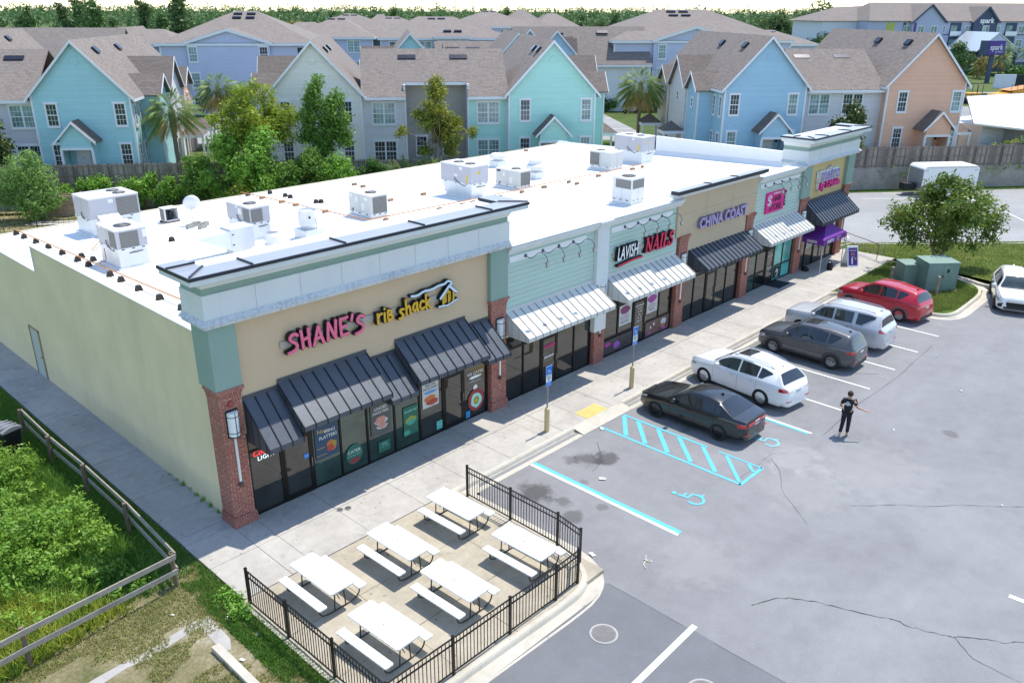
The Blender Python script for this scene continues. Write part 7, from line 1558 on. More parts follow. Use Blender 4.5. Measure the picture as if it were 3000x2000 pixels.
for x in (-1.8,-.9,.0): m.tube([(x,-1.2,2.3),(x,-1.2,3.1)],.03,6)
m.tube([(-1.8,-1.2,3.1),(0.,-1.2,3.1)],.03,6); m.tube([(1.2,.2,2.9),(1.2,.2,3.7)],.06,6); m.build('rail',CD,t)
# metal roofed building at right edge
t=thing('shed','grey sided building with a pale metal roof at the right edge','shed',uv(14.2,5.6,0),AU+R(20)); MRW=M('metal_roof',(.66,.66,.63),.3,.4,var=.03)
m=MB(); m.add([(0.3,0,4.7),(5.5,-2.6,4.1),(14,-2,4.4),(14,3.6,6.6),(4.6,4.2,6.6)],[(0,1,2,3,4)]); vs=[(0.3,0,4.55),(5.5,-2.6,3.95),(14,-2,4.25),(14,3.6,6.45),(4.6,4.2,6.45)]; m.add(vs,[(4,3,2,1,0)]); m.add([(0.3,0,4.7),(5.5,-2.6,4.1),(5.5,-2.6,3.95),(0.3,0,4.55)],[(0,1,2,3)]); m.build('roof',MRW,t)
m=MB(); m.box(2.2,14,.3,6,1.6,4.35); m.build('wall',LGR,t); MB().box(5.6,14,-2.3,.3,1.6,4.0).build('wall',siding('siding_stone_grey',(.36,.37,.37),.13),t)
t=thing('stone_pier','square stone gate pier with a pale cap behind the peach house','pier',uv(35.9,33.8,UG),AU); MB().box(-.9,.9,-.9,.9,-.1,1.7).build('shaft',M('pier_stone',(.25,.19,.16),.9,var=.5,vs=5),t); MB().box(-1.05,1.05,-1.05,1.05,1.7,1.9).build('cap',KERBM,t)
metal_fence('iron_fence','black iron fence panel left of the stone gate pier',[uv(28,34)[:2],uv(31.5,34)[:2],uv(34.8,34)[:2]],h=1.7,z=UG,step=.25)
# motorcycle
t=thing('motorcycle','blue and white sport motorcycle parked by the lavender block','motorcycle',uv(-8.4,41.6,UG+.02),AU+R(5)); 
for x in (-.68,.72): m=MB(); m.lathe((x,0,.31),[(.2,-.05),(.29,-.05),(.31,0),(.29,.05),(.2,.05)],20,axis='y'); m.lathe((x,0,.31),[(0,-.02),(.2,-.02),(.2,.02),(0,.02)],16,axis='y'); m.build('wheel',TYR,t)
m=MB(); m.extr([(.05,-.17,.35),(.5,-.17,.35),(.95,-.17,.75),(.75,-.17,1.1),(.45,-.17,.9),(.0,-.17,.75)],(0,.34,0)); m.build('fairing',M('bike_white',(.7,.72,.75),.25),t); m=MB(); m.extr([(-.05,-.14,.72),(.4,-.14,.8),(.35,-.14,.98),(.0,-.14,.9)],(0,.28,0)); m.extr([(-.2,-.185,.4),(.3,-.185,.42),(.4,-.185,.62),(-.1,-.185,.6)],(0,.37,0)); m.build('tank',M('bike_blue',(.02,.25,.5),.25),t)
m=MB(); m.extr([(-.9,-.1,.95),(-.1,-.12,.75),(.0,-.12,.85),(-.4,-.1,.92),(-.85,-.08,1.03)],(0,.22,0)); m.tube([(.5,-.3,1.0),(.55,0,.98),(.5,.3,1.0)],.02,6); m.beam((-.68,.0,.31),(-.1,0,.5),.08,.1); m.beam((.72,0,.31),(.5,0,.95),.1,.06); m.build('seat',BLK,t)
# radio masts
def mast(label,u,v,h_,guy=False,w=1.2):
    t=thing('radio_mast',label,'radio mast',uv(u,v,0),0,group='radio masts on the horizon'); m=MB(); n=3
    for i in range(3): a=2*PI*i/3; m.beam((w*math.cos(a),w*math.sin(a),0),(w*.3*math.cos(a),w*.3*math.sin(a),h_),.22,.22)
    k=int(h_/6)
    for j in range(k):
        z0=h_*j/k;z1=h_*(j+1)/k; f0=w*(1-.7*z0/h_);f1=w*(1-.7*z1/h_)
        for i in range(3): a=2*PI*i/3;b=2*PI*(i+1)/3; m.beam((f0*math.cos(a),f0*math.sin(a),z0),(f1*math.cos(b),f1*math.sin(b),z1),.12,.12)
    m.build('lattice',M('mast_grey',(.45,.42,.42),.6),t)
for L,u,v,h_ in (('slim lattice radio mast near the centre of the skyline',-88,900,62),('reddish lattice radio mast right of the skyline centre',38,800,70),('slim radio mast just left of the reddish mast',24,850,62),('pair lattice mast above the right hand woods, left one',192,700,80),('pair lattice mast above the right hand woods, right one',203,700,80),('thin radio mast right of the lattice pair above the woods',262,700,55)): mast(L,u,v,h_)
# ================================================================ vegetation
LF1=leafmat('leaf_yellow_green',(.116,.202,.019),(.232,.326,.031),(.403,.419,.046),.3); LF2=leafmat('leaf_mid_green',(.070,.163,.023),(.132,.256,.039),(.217,.357,.062),.3); LF3=leafmat('leaf_deep_green',(.046,.116,.025),(.085,.186,.039),(.139,.256,.054),.25); LF4=leafmat('leaf_magnolia',(.034,.065,.020),(.078,.124,.034),(.202,.186,.062),.12,.3); LFB=leafmat('leaf_bright',(.109,.248,.031),(.186,.372,.046),(.295,.496,.078),.3)
LFP=leafmat('leaf_pine',(.050,.116,.031),(.093,.178,.046),(.139,.240,.070),.2); LFO=leafmat('leaf_oak',(.046,.096,.028),(.078,.139,.040),(.132,.202,.062),.2); LFG=leafmat('leaf_far_green',(.054,.116,.034),(.085,.163,.050),(.124,.209,.070),.2); LFY=leafmat('leaf_tan_tree',(.186,.186,.046),(.310,.264,.078),(.403,.310,.109),.2); LFC=leafmat('leaf_cypress',(.124,.232,.046),(.202,.341,.078),(.279,.434,.124),.3)
BARK=M('bark_brown',(.13,.10,.075),.95,var=.35,vs=6,bump=.5,bs=18); BARKP=M('bark_pale',(.30,.24,.18),.9,var=.25,vs=6); PALMB=M('palm_bark',(.20,.16,.12),.95,var=.4,vs=9,bump=.6,bs=20)
FROND=leafmat('palm_frond',(.093,.155,.039),(.155,.240,.062),(.295,.364,.124),.25); FRONDD=leafmat('palm_frond_dead',(.372,.248,.093),(.558,.403,.155),(.600,.496,.217),.25)
def leaves(blobs,n,size,seed=0,up=.35,flat=1.,shell=.45):
    "blobs: (x,y,z,r[,zs]) -> V,F arrays of leaf quads in clumps"
    rng=np.random.default_rng(seed); B=np.array([list(b)+[1.]*(5-len(b)) for b in blobs],float); w=B[:,3]**2; w/=w.sum()
    nc=max(1,n//9); ci=rng.choice(len(B),nc,p=w); d=rng.normal(size=(nc,3)); d/=np.linalg.norm(d,axis=1)[:,None]; rr=B[ci,3]*(rng.random(nc)**shell)*(1+.12*rng.normal(size=nc))
    cc=B[ci,:3]+d*rr[:,None]*np.stack([np.ones(nc),np.ones(nc),B[ci,4]],1)
    k=9; c=np.repeat(cc,k,0)+rng.normal(size=(nc*k,3))*size*1.15; dn=np.repeat(d,k,0); N=len(c)
    nrm=dn*.7+rng.normal(size=(N,3))*.65+np.array([0,0,up]); nrm/=np.linalg.norm(nrm,axis=1)[:,None]
    t=np.cross(nrm,rng.normal(size=(N,3))); t/=np.linalg.norm(t,axis=1)[:,None]+1e-9; b=np.cross(nrm,t); s=size*(.55+.9*rng.random(N))[:,None]
    V=np.stack([c-t*s,c+b*s*.42+nrm*s*.1,c+t*s,c-b*s*.42+nrm*s*.1],1).reshape(-1,3); F=np.arange(N*4).reshape(-1,4); return V,F
def limb(m,a,b,r0,r1,n=6,wob=.12):
    a=Vector(a);b=Vector(b);L=(b-a).length; P=[a.lerp(b,i/n)+Vector((random.uniform(-1,1),random.uniform(-1,1),random.uniform(-.4,.4)))*L*wob*.35*(1 if 0<i<n else 0) for i in range(n+1)]; m.tube(P,[r0+(r1-r0)*i/n for i in range(n+1)],7)
def tree(name,label,loc,blobs,n,size,mat,trunks,barkm=BARK,group=None,cat='tree',seed=1,limbs=True,rz_=0.,shell=.45,up=.35):
    "blobs relative to loc; trunks: list of (p0,p1,r0,r1)"
    t=thing(name,label,cat,loc,rz_,group); V,F=leaves(blobs,n,size,seed,up=up,shell=shell); npmesh('crown',V,F,mat,t)
    if trunks:
        m=MB()
        for a,b,r0,r1 in trunks: limb(m,a,b,r0,r1)
        if limbs:
            top=trunks[0][1]
            for bl in blobs: 
                q=trunks[random.randrange(len(trunks))][1]; limb(m,q,(bl[0]*.85+q[0]*.15,bl[1]*.85+q[1]*.15,bl[2]-bl[3]*.1),trunks[0][3]*.8,.02)
        m.build('trunk',barkm,t,smooth=True)
    return t
def blobs_round(rx,ry,z0,z1,n,r,seed):
    rng=random.Random(seed); out=[]
    for i in range(n):
        a=rng.uniform(0,2*PI);u=rng.random()**.6; z=z0+(z1-z0)*rng.random(); k=math.sin(PI*(.15+.8*(z-z0)/(z1-z0)))
        out.append((rx*u*k*math.cos(a),ry*u*k*math.sin(a),z,r*rng.uniform(.65,1.2)))
    return out
# crape myrtle right foreground
bl=blobs_round(2.6,2.6,1.9,4.9,26,.85,3)+[(-2.2,1.9,3.0,.9),(1.9,-2.0,2.9,.9),(-1.2,1.0,1.9,.6),(1.3,-1.4,1.5,.55),(0.2,.2,5.0,.8),(-1.9,1.4,2.2,.6),(2.1,-2.1,2.0,.55)]
tree('crape_myrtle','spreading green crape myrtle with white blooms on the grass behind the utility cabinets',(43.1,-5.45,0),bl,17000,.115,leafmat('leaf_crape',(.054,.124,.022),(.116,.194,.031),(.310,.341,.062),.25),[((0,0,0),(-.5,.4,1.9),.1,.06),((.1,-.1,0),(.4,-.5,2.0),.09,.05),((.15,.1,0),(.2,.4,2.2),.08,.05),((-.1,-.05,0),(-.3,-.5,2.1),.08,.05)],BARKP,seed=5)
o=bpy.data.objects['crape_myrtle']; rng=np.random.default_rng(4); V,F=leaves([(b[0],b[1],b[2]+.25,b[3]) for b in bl if b[2]>3.6],260,.10,9); npmesh('blossom',V,F,M('blossom_white',(.75,.72,.70),.7,var=.05),o)
def U(u,v,z=UG): return uv(u,v,z)
# trees behind the centre
tree('yellow_green_tree','broad yellow green tree behind the roof in front of the cream gable house',U(-48.9,-1.3,0),[(x,y,z,r) for x,y,z,r in blobs_round(2.9,2.2,5.4,9.0,22,.85,8)]+[(-2.2,1.4,6.6,.9),(2.2,-1.2,6.8,.9),(-1.,.7,5.2,.9),(1.6,-1.,5.3,.9)],13000,.12,LF1,[((0,0,0),(.2,.1,4.5),.16,.09),((.2,.2,0),(-.9,.8,4.8),.1,.05)],seed=11)
tree('green_tree','dark green upright tree with a narrow top in front of the cream gable',U(-44.1,-1.0,0),[(.0,0,9.3,.45),(-.4,.3,8.6,.6),(-.5,.4,7.8,.75),(.9,-.7,8.0,.7),(.5,-.4,7.2,.95),(-.7,.6,6.8,.9),(1.1,-.9,6.4,.9),(.2,-.1,5.8,1.0),(-.8,.6,5.4,.8),(1.2,-.9,5.2,.8),(.1,0,4.5,.9)],9000,.13,LF2,[((0,0,0),(.1,.1,5.6),.12,.06)],seed=12)
for i,(u,v,bl,n,mt,lab) in enumerate([(-51.2,-2.6,blobs_round(1.9,1.6,1.2,5.0,14,.95,21),9000,LFB,'bright green shrubby tree at the left end of the thicket behind the roof'),(-48.5,-3.0,blobs_round(2.0,1.5,1.0,5.6,16,1.,22),10000,LFB,'bright green shrubby tree in the middle of the thicket behind the roof'),(-45.6,-2.8,blobs_round(1.9,1.5,.8,4.6,15,.95,23),9000,LF2,'mid green shrubby tree right of the middle of the thicket behind the roof'),(-43.0,-2.6,blobs_round(1.6,1.4,.5,3.6,12,.85,24),7500,LFB,'low bright green shrub at the right end of the thicket behind the roof'),(-53.4,-1.6,blobs_round(1.2,1.2,1.4,3.9,9,.75,25),5000,LF2,'small green shrub at the far left of the thicket by the dark wall'),(-50.0,-4.2,blobs_round(1.6,1.2,.2,2.2,9,.8,26),5000,LF1,'yellowish low shrub in front of the thicket')]):
    tree('shrub_tree',lab,U(u,v,0),bl,n,.12,mt,[((0,0,0),(.1,0,2.2),.08,.04),((.1,.1,0),(-.5,.4,2.),.06,.03)],seed=30+i,group='thicket behind the roof')
tree('crape_myrtle','rounded yellow tipped crape myrtle alone before the recess of the long house',U(-35.3,1.4),[(x,y,z,r) for x,y,z,r in blobs_round(2.0,2.0,2.6,6.8,20,.72,31)]+[(0,0,7.2,.6),(-2.2,1.7,3.5,.5),(2.1,-1.8,3.4,.5),(-.8,.6,2.,.6),(.8,-.7,2.,.6)],11000,.115,leafmat('leaf_crape_gold',(.078,.132,.022),(.186,.232,.031),(.419,.372,.046),.28),[((0,0,0),(.2,-.1,2.4),.07,.05),((.1,0,0),(-.3,.3,2.4),.07,.04),((-.1,0,0),(.1,.4,2.5),.06,.04)],BARKP,seed=32)
tree('magnolia','dark glossy magnolia between the sky blue and peach houses',U(-.1,1.4),[(x,y,z,r) for x,y,z,r in blobs_round(1.35,1.35,1.6,5.1,16,.68,41)]+[(.9,-.7,1.5,.5)],8000,.15,LF4,[((0,0,0),(0,0,3.),.1,.05)],seed=42)
tree('magnolia','dark magnolia cut by the left edge beside the mint blue house',U(-69.3,1.8),[(x,y,z,r) for x,y,z,r in blobs_round(1.3,1.3,1.5,4.9,15,.7,43)],7000,.15,LF4,[((0,0,0),(0,0,3.),.1,.05)],seed=44)
t=tree('cypress_shrub','soft round lime green evergreen shrub at the left before the board fence',U(-64.9,-3.6,0),[(0,0,3.6,1.25),(-.9,.6,2.9,.95),(.9,-.7,2.9,1.0),(0,0,2.0,1.5),(-1.1,.9,1.7,.9),(1.1,-.9,1.6,.9),(0,-.6,1.2,1.2),(.5,-.4,4.3,.6)],12000,.09,LFC,[((0,0,0),(0,0,2.),.12,.05)],seed=45,shell=.25)
tree('cypress_shrub','second lime green evergreen shrub mostly cut by the left edge',U(-68.6,-3.8,0),[(0,0,2.0,1.2),(.5,-.3,2.8,.9),(-.6,.3,1.2,1.)],5000,.09,LFC,[((0,0,0),(0,0,1.5),.1,.05)],seed=46,shell=.25)
# vines, hedge and shrubs on the walls
def vine(label,us,v,z0,z1,n,mt,seed,name='vine',cat='vine',d=.55,size=.1):
    c=U(us[0],v,0); t=thing(name,label,cat,c,AU); rng=random.Random(seed); L=us[1]-us[0]; bl=[(rng.uniform(0,L),rng.uniform(-d,d*.3),rng.uniform(z0,z1),rng.uniform(.3,.6)) for _ in range(int(L*5))]; V,F=leaves(bl,n,size,seed); npmesh('foliage',V,F,mt,t); return t
vine('bright green vine spilling over the dark wall left of the white rack',(-63.6,-58.4),-.3,.3,2.0,9000,LFB,51); vine('bright green vine spilling over the dark wall right of the rack',(-58.2,-53.2),-.25,.9,2.3,7000,LFB,52); vine('dark green creeper clump low on the dark wall',(-57.6,-56.0),-.4,.0,.8,1500,LF2,53)
vine('clipped dark green hedge behind the back edge of the roof',(-41.4,-38.9),-.9,1.2,3.2,6000,LF3,54,'hedge','hedge',.6); vine('reddish green hedge right of the palmetto',(-34.6,-31.2),-.5,1.6,3.0,4500,LF3,55,'hedge','hedge',.5); vine('dark clipped hedge by the lavender block and motorcycle',(-7.4,-2.6),43.2,1.7,3.3,3000,LF3,56,'hedge','hedge',.5,.16); vine('dark foundation planting at the corner of the lavender block',(-13.5,-9.8),44.6,1.7,3.0,1800,LF3,57,'hedge','hedge',.5,.16)
vine('olive green shrubs below the pale metal roof',(15.6,18.8),4.6,1.8,3.3,3500,LF1,58,'shrub','shrub',.8); vine('thin green weeds along the foot of the fence on the right',(2,30),-.25,1.5,1.75,1500,LF2,59,'weeds','weeds',.1,.07); vine('small vine on the fence beside the metal roof',(18.2,18.9),3.4,2.9,3.6,400,LFB,60,'vine','vine',.2,.08)
vine('grass strip shrubs by the hotel drive',(60,69.5),86.,1.8,2.8,1500,LF2,61,'shrub','shrub',.8,.25); vine('clipped planting below the hotel at the right',(86,98),98,1.8,3.2,1800,LF3,62,'shrub','shrub',1.,.3)
# palms
def frond(m,base,az,el,L,n=13,droop=.9,w=.035,fan=.75):
    a=Vector(base); P=[]; d=Vector((math.cos(az)*math.cos(el),math.sin(az)*math.cos(el),math.sin(el)))
    for i in range(9): t=i/8; P.append(a+d*L*t+Vector((0,0,-droop*L*.38*t*t)))
    side=Vector((-math.sin(az),math.cos(az),0))
    for i in range(8):
        m.add([P[i]-side*.018,P[i]+side*.018,P[i+1]+side*.014,P[i+1]-side*.014],[(0,1,2,3)])
    for i in range(n):
        t=.42+.58*i/(n-1); p=P[min(7,int(t*8))].lerp(P[min(8,int(t*8)+1)],t*8-int(t*8)) if t<1 else P[8]; tg=(P[8]-P[6]).normalized()
        for s in (-1,1):
            ang=fan*(1.25-t*.75); q=(tg*math.cos(ang)+side*s*math.sin(ang)); ll=L*.55*(1-.55*abs(t-.6)); e=p+q*ll+Vector((0,0,-ll*.30)); mid=p.lerp(e,.5)+Vector((0,0,ll*.07)); ww=side.cross(Vector((0,0,1)))*w+tg*w*.3
            m.add([p,mid+ww,e,mid-ww],[(0,1,2,3)])
def palm(label,loc,h,cr,nf=46,dead=14,seed=1,trunkr=.17,group='cabbage palms'):
    rng=random.Random(seed); t=thing('palm_tree',label,'palm tree',loc,0,group); m=MB(); m.raw=1; m2=MB(); m2.raw=1
    for i in range(nf):
        az=i*2.399+rng.uniform(-.2,.2); el=R(80-112*(i/nf)**.85); frond(m,(0,0,h-.15),az,el,cr*rng.uniform(.85,1.1),droop=1.0)
    for i in range(dead): frond(m2,(0,0,h-.35),i*2.399,R(-30-rng.random()*25),cr*.85,droop=.8)
    m.build('crown',FROND,t); m2.build('dead_frond',FRONDD,t)
    m=MB(); P=[(rng.uniform(-.03,.03),rng.uniform(-.03,.03),h*i/10) for i in range(11)]; rr=[trunkr*1.15]+[trunkr]*5+[trunkr*1.2,trunkr*1.5,trunkr*1.7,trunkr*1.5,trunkr]; m.tube(P,rr,12); m.build('trunk',PALMB,t,smooth=True)
    m=MB()
    for i in range(46): a=i*2.399; z=h*.52+h*.44*i/46; r=trunkr*(1.15+.5*i/46); m.obox((r*math.cos(a),r*math.sin(a),z),(.02*math.cos(a),.02*math.sin(a),.05),(-.05*math.sin(a),.05*math.cos(a),0),(.05*math.cos(a),.05*math.sin(a),.09))
    m.build('boot',PALMB,t); return t
palm('cabbage palm beside the porch of the mint blue house at the left',U(-56.7,6.),5.1,1.95,52,8,2); palm('cabbage palm with brown lower fronds between the mint and sky blue houses',U(-14.25,17.),5.9,2.05,54,22,3); palm('cabbage palm half hidden behind the yellow green tree',U(-55.6,20.),5.6,1.9,48,16,4)
for u,v,L in ((93.5,101,'palm right of the hotel lamp post'),(88.3,103,'palm by the hotel entrance left of the lamp post'),(98,98,'palm cut by the right edge near the hotel'),(86.0,100,'short palm beside the hotel canopy post')): palm(L,U(u,v),5.6 if 'short' not in L else 3.8,2.1,30,8,int(u))
palm('small palm low on the right edge below the pylon sign',U(78.5,96),2.2,1.6,24,3,77)
def palmetto(label,u,v,z,r,n,seed):
    rng=random.Random(seed); t=thing('palmetto',label,'shrub',U(u,v,z),AU); m=MB(); m.raw=1
    for i in range(n):
        for _ in range(1): frond(m,(rng.uniform(-r,r),rng.uniform(-.4,.4),0),rng.uniform(0,2*PI),R(rng.uniform(35,80)),rng.uniform(1.1,1.7),n=9,droop=.6,w=.03)
    m.build('fronds',FROND,t)
palmetto('spiky palmetto clump behind the back edge of the roof before the crape myrtle',-37.1,-.7,2.1,2.0,64,5); palmetto('small spiky palmetto tips just above the roof edge before the mint house',-30.2,0.,2.6,.5,14,6)
# woods: prototypes then copies
def pine_blobs(h,seed,w=2.2):
    rng=random.Random(seed); out=[]
    for i in range(15): z=h*(.35+.65*i/15); k=w*(1.05-.75*(i/15)); a=rng.uniform(0,6.28); out.append((k*rng.uniform(.2,.9)*math.cos(a),k*rng.uniform(.2,.9)*math.sin(a),z,w*rng.uniform(.32,.55)*(1.1-.5*i/15)))
    return out
PR=[]
def proto(name,kind,h,seed,mt,n,size,w):
    if kind=='pine': bl=pine_blobs(h,seed,w)
    else: bl=blobs_round(w,w,h*.3,h*.88,16,w*.42,seed)
    return tree(name,'x',(0,0,0),bl,n,size,mt,[((0,0,0),(0,0,h*.7),.22,.1)],seed=seed,limbs=False)
protos=[('pine_tree','tall dark green pine standing in the woods behind the rooftops at the upper left',proto('pine_tree','pine',13,101,LFP,2600,.30,2.6)),('pine_tree','tall dark green pine standing in the woods behind the rooftops at the upper left',proto('pine_tree','pine',14,102,LFP,2600,.30,3.0)),('pine_tree','',proto('pine_tree','pine',12,103,LFG,2400,.30,2.8)),
 ('oak_tree','',proto('oak_tree','oak',10,104,LFO,2600,.32,4.2)),('oak_tree','',proto('oak_tree','oak',9,105,LFG,2600,.32,4.0)),('oak_tree','',proto('oak_tree','oak',9,106,LFP,2400,.32,3.6)),('oak_tree','',proto('oak_tree','oak',9,107,LFY,2200,.32,3.4)),('pine_tree','',proto('pine_tree','pine',15,108,LFO,2600,.30,2.4))]
rw=random.Random(5)
used=[False]*len(protos)
def wood(i,u,v,s,label,group):
    nm,_,p=protos[i]; loc=U(u,v,1.5)
    if not used[i]: used[i]=True; p.location=loc; p.scale=(s,s,s); p['label']=label; p['group']=group; return p
    c=dup(p,loc,rw.uniform(0,6.28),label,(s*rw.uniform(.9,1.1),s*rw.uniform(.9,1.1),s),group); return c
LA='dark green pine in the woods above the rooftops at the upper left'; LB_='broad crowned tree in the woods right of the right lavender roof'; LC='small distant tree on the skyline above the middle rooftops'
for u in np.arange(-205,-66,4.6):
    for v0 in (78,96,118):
        k=rw.random(); wood([0,1,2,7,5][int(rw.random()*4.9)],u+rw.uniform(-2,2)+(v0-78)*-.2,v0+rw.uniform(-5,5),rw.uniform(.92,1.12)*(1.05 if u<-120 else .95),LA,'pines at the upper left') if k<.80 else None
for u in np.arange(24,120,6.0):
    for v0,hs in ((112,.8),(150,.86),(195,.9)):
        if u>64+(v0-112)*.3 and v0<140: continue
        wood([3,4,5,3,4,2][int(rw.random()*5.9)],u+rw.uniform(-2.5,2.5),v0+rw.uniform(-10,10),hs*rw.uniform(.85,1.12),LB_,'broad trees right of the roofs')
for u,v,i,s,L in ((64.,140,3,1.45,'tall dark oak rising just left of the hotel roof'),(58,150,3,1.25,'big dark oak left of the hotel behind the peach house roof'),(74.,97,4,.75,'yellowish green oak beside the peach gable in front of the hotel'),(79,104,4,.62,'small yellowish tree below the hotel windows'),(77,93,6,.5,'low pale bush tree at the foot of the hotel drive')): wood(i,u,v,s,L,'trees beside the hotel')
for u in np.arange(-90,60,5.2):
    for v0 in (190,250): 
        wood([3,4,5,6,2,4][int(rw.random()*5.95)],u+rw.uniform(-3,3),v0+rw.uniform(-20,20),rw.uniform(.8,1.08),LC,'distant trees above the middle rooftops') if rw.random()<.85 else None
for p,ok in zip(protos,used): assert ok
# far forest as one mass
rng=np.random.default_rng(77); bl=[]
for i in range(1500):
    v=rng.uniform(300,1100); u=rng.uniform(-.62*v-60,.75*v+80); bl.append((u,v,rng.uniform(3.0,8.5)+ (v-300)*.0035,rng.uniform(3.5,6.)))
B_=np.array(bl); V,F=leaves(bl,90000,.95,78,shell=.3); Vx=62.57+V[:,0]*UX+V[:,1]*VX; Vy=7.96+V[:,0]*UY+V[:,1]*VY; V2=np.stack([Vx,Vy,V[:,2]+1.7],1); npmesh('far_woods',V2,F,LFG,kind='stuff')
# ---- grass, weeds
def scatter(poly,n,seed):
    rng=np.random.default_rng(seed); P=np.array(poly); lo=P.min(0);hi=P.max(0); out=np.zeros((0,2))
    while len(out)<n:
        q=lo+rng.random((n*2,2))*(hi-lo); ins=np.zeros(len(q),bool); j=len(P)-1
        for i in range(len(P)):
            c=((P[i,1]>q[:,1])!=(P[j,1]>q[:,1]))&(q[:,0]<(P[j,0]-P[i,0])*(q[:,1]-P[i,1])/(P[j,1]-P[i,1]+1e-12)+P[i,0]); ins^=c; j=i
        out=np.vstack([out,q[ins]])
    return out[:n]
def fbm(p,seed,sc):
    rng=np.random.default_rng(seed); f=np.zeros(len(p))
    for k in range(5): 
        a=rng.uniform(0,6.28,4); w=sc*1.7**k; f+= (np.sin(p[:,0]*w*np.cos(a[0])+p[:,1]*w*np.sin(a[0])+a[1])*np.sin(p[:,0]*w*np.cos(a[2])+p[:,1]*w*np.sin(a[2])+a[3]))/1.35**k
    return f
def grass(name,P,h,w,mat,z=0.,seed=3,label=None):
    rng=np.random.default_rng(seed); n=len(P); a=rng.uniform(0,6.28,n); hh=h*(.5+.9*rng.random(n)); hh=hh if np.isscalar(z) else hh; lean=rng.normal(size=(n,2))*.5; zz=np.full(n,z) if np.isscalar(z) else z
    c=np.stack([P[:,0],P[:,1],zz],1); d=np.stack([np.cos(a),np.sin(a),np.zeros(n)],1)*w; tip=np.stack([lean[:,0]*hh,lean[:,1]*hh,hh],1)
    V=np.stack([c-d,c+d,c+d*.55+tip*.6,c+tip],1).reshape(-1,3); npmesh(name,V,np.arange(n*4).reshape(-1,4),mat,kind='stuff')
GR1=leafmat('grass_green',(.054,.147,.019),(.093,.217,.028),(.171,.310,.046),.25,.6); GR2=leafmat('grass_dry',(.155,.209,.046),(.295,.310,.093),(.527,.449,.202),.25,.6); GR3=leafmat('grass_island',(.078,.155,.023),(.155,.232,.039),(.310,.310,.093),.25,.6)
P=scatter([(-1.5,-.9),(-1.5,22),(-3.2,22),(-3.2,-1.1)],46000,1); grass('grass',P,.09,.012,GR1,.0,1)
P=scatter([(-1.52,-9.2),(-1.52,-.6),(-2.4,-1.2),(-12,-2.2),(-12,-9.2)],90000,2); m_=fbm(P,3,.9)+.35*(P[:,1]>-2.2)+.5*(P[:,0]>-2.0); P=P[m_>-.15]; grass('grass',P,.08,.012,GR2,.0,2)
P=scatter([(-1.5,-9.2),(-1.5,-.7),(-2.3,-1.1),(-2.35,-9.2)],22000,5); grass('grass',P[fbm(P,8,1.2)>-.5],.09,.014,GR1,.0,5)
P=scatter([(34.4,-3.1),(34.4,-8.2),(36,-9.0),(38.4,-9.0),(40.,-8.8),(42.3,-6.2),(42.8,-3.1)],30000,6); grass('grass',P,.07,.02,GR3,W0-.02,6)
P=scatter([(43.2,-.6),(43.4,-3.6),(42.9,-6.6),(42.5,-9.2),(51,-15.5),(75,-20.5),(54,-8.2),(47,-1.5),(44.6,.9)],42000,7); grass('grass',P,.07,.028,leafmat('grass_verge',(.109,.171,.031),(.202,.248,.054),(.372,.341,.124),.25,.6),W0-.02,7)
P=scatter([(-6,27),(2,27),(20,27),(30,24),(20,42),(6,54),(-6,60)],20000,8); grass('grass',P,.12,.04,GR2,-.03,8)
# tall weeds field behind the rail fence
fld=[(-2.55,-.8),(-2.55,9.1),(-3.6,9.3),(-4.2,10.6),(-14,12),(-14,-2.6),(-6.2,-1.6)]
rng=np.random.default_rng(21); C=scatter([(-2.95,-.9),(-3.0,8.6),(-3.9,9.1),(-5.0,11),(-14,12),(-14,-.8),(-6.,-.6)],420,9); hm=.5+.25*fbm(C,12,.55); hm=np.clip(hm+.25*(C[:,1]>1.),.18,1.05); hm*=np.where(C[:,1]<-.0,.55,1.); bl=[(c[0],c[1],max(.12,h*.62),max(.28,h*.62)) for c,h in zip(C,hm)]
V,F=leaves(bl,90000,.062,22,up=.6,shell=.3); V=V[:]; npmesh('weeds',V,F,leafmat('weed_leaf',(.093,.217,.025),(.178,.326,.039),(.341,.480,.070),.3),kind='stuff')
P=scatter(fld,50000,23); grass('weeds',P,.32,.016,GR1,0.,23)
P=scatter([(-3.5,-1.3),(-6,1.8),(-13,3),(-13,-2.4)],14000,24); grass('weeds',P,.4,.016,leafmat('weed_yellow',(.186,.248,.031),(.341,.388,.046),(.558,.527,.093),.3),0.,24)
vine_=None
t=thing('weeds','clump of broad green weeds at the patio slab edge by the fence post','weeds',(-1.75,-3.0,0)); V,F=leaves([(0,0,.1,.28),(-.1,-.5,.1,.25),(-.05,.5,.08,.2)],900,.05,31); npmesh('foliage',V,F,LFB,t)
t=thing('weeds','thin weeds along the foot of the cream side wall','weeds',(.10,2.,W0)); V,F=leaves([(0,y*.45-1.2,.02,.10) for y in range(9)],500,.035,33); npmesh('foliage',V,F,LFB,t)
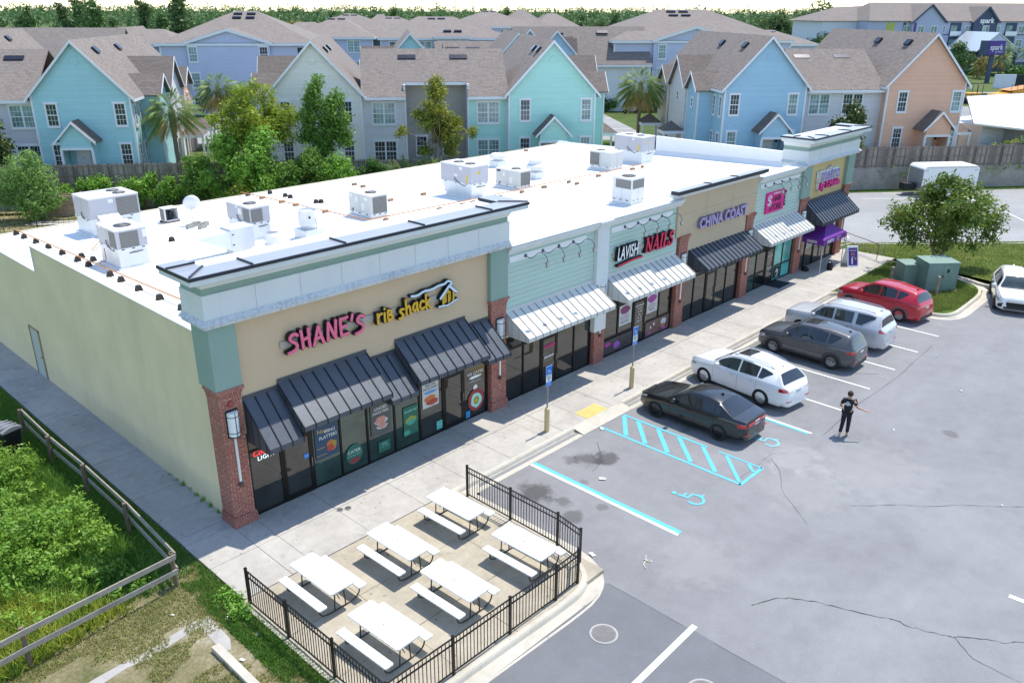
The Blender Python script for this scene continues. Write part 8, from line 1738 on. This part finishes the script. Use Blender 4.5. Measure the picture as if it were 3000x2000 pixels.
# ================================================================ light, sky, camera
w=bpy.data.worlds.new('World'); SC.world=w; w.use_nodes=True; nt=w.node_tree; bg=nt.nodes['Background']; sk=nt.nodes.new('ShaderNodeTexSky'); sk.sky_type='NISHITA'; sk.sun_disc=False; sk.sun_elevation=R(67); sk.sun_rotation=R(91.5); sk.altitude=20; sk.air_density=1.0; sk.dust_density=.2; sk.ozone_density=1.2
nt.links.new(sk.outputs[0],bg.inputs[0]); bg.inputs[1].default_value=SKYS
sd=bpy.data.lights.new('sun','SUN'); sd.energy=SUNS; sd.angle=R(.53); sd.color=(1.,.95,.87); so=bpy.data.objects.new('sun',sd); COL.objects.link(so)
el=R(67); az=R(-1.5); d=Vector((math.cos(az)*math.cos(el),math.sin(az)*math.cos(el),math.sin(el))); so.rotation_euler=d.to_track_quat('Z','Y').to_euler(); so.location=(20,0,60)
cd=bpy.data.cameras.new('camera'); co=bpy.data.objects.new('camera',cd); COL.objects.link(co); SC.camera=co
cd.sensor_fit='HORIZONTAL'; cd.sensor_width=36; cd.lens=2443.69/3000*36; cd.clip_end=6000; cd.clip_start=.1
yaw,pit,rol=R(43.40577),R(21.74739),R(.26492)
f=Vector((math.cos(yaw)*math.cos(pit),math.sin(yaw)*math.cos(pit),-math.sin(pit))); r=Vector((math.sin(yaw),-math.cos(yaw),0)); u=r.cross(f); r2=r*math.cos(rol)+u*math.sin(rol); u2=-r*math.sin(rol)+u*math.cos(rol)
mw=Matrix((r2,u2,-f)).transposed().to_4x4(); mw.translation=Vector((-9.548,-20.233,14.4)); co.matrix_world=mw
SC.view_settings.view_transform='Standard'; SC.view_settings.look='None'; SC.view_settings.exposure=EXPO; SC.view_settings.gamma=1.
SC.cycles.max_bounces=6; SC.cycles.diffuse_bounces=3; SC.cycles.glossy_bounces=3; SC.cycles.transmission_bounces=4; SC.cycles.volume_bounces=0; SC.cycles.sample_clamp_indirect=6
if HAZE>0:
    hm_=bpy.data.materials.new('haze_mat'); hm_.use_nodes=True; n=hm_.node_tree.nodes; n.remove(n['Principled BSDF']); pv=n.new('ShaderNodeVolumePrincipled'); pv.inputs['Color'].default_value=(.80,.88,1.,1); pv.inputs['Density'].default_value=HAZE; pv.inputs['Anisotropy'].default_value=.3; hm_.node_tree.links.new(pv.outputs[0],n['Material Output'].inputs['Volume'])
    MB().box(-2900,2900,-2900,2900,-1.4,HZT).build('haze',hm_,kind='stuff')
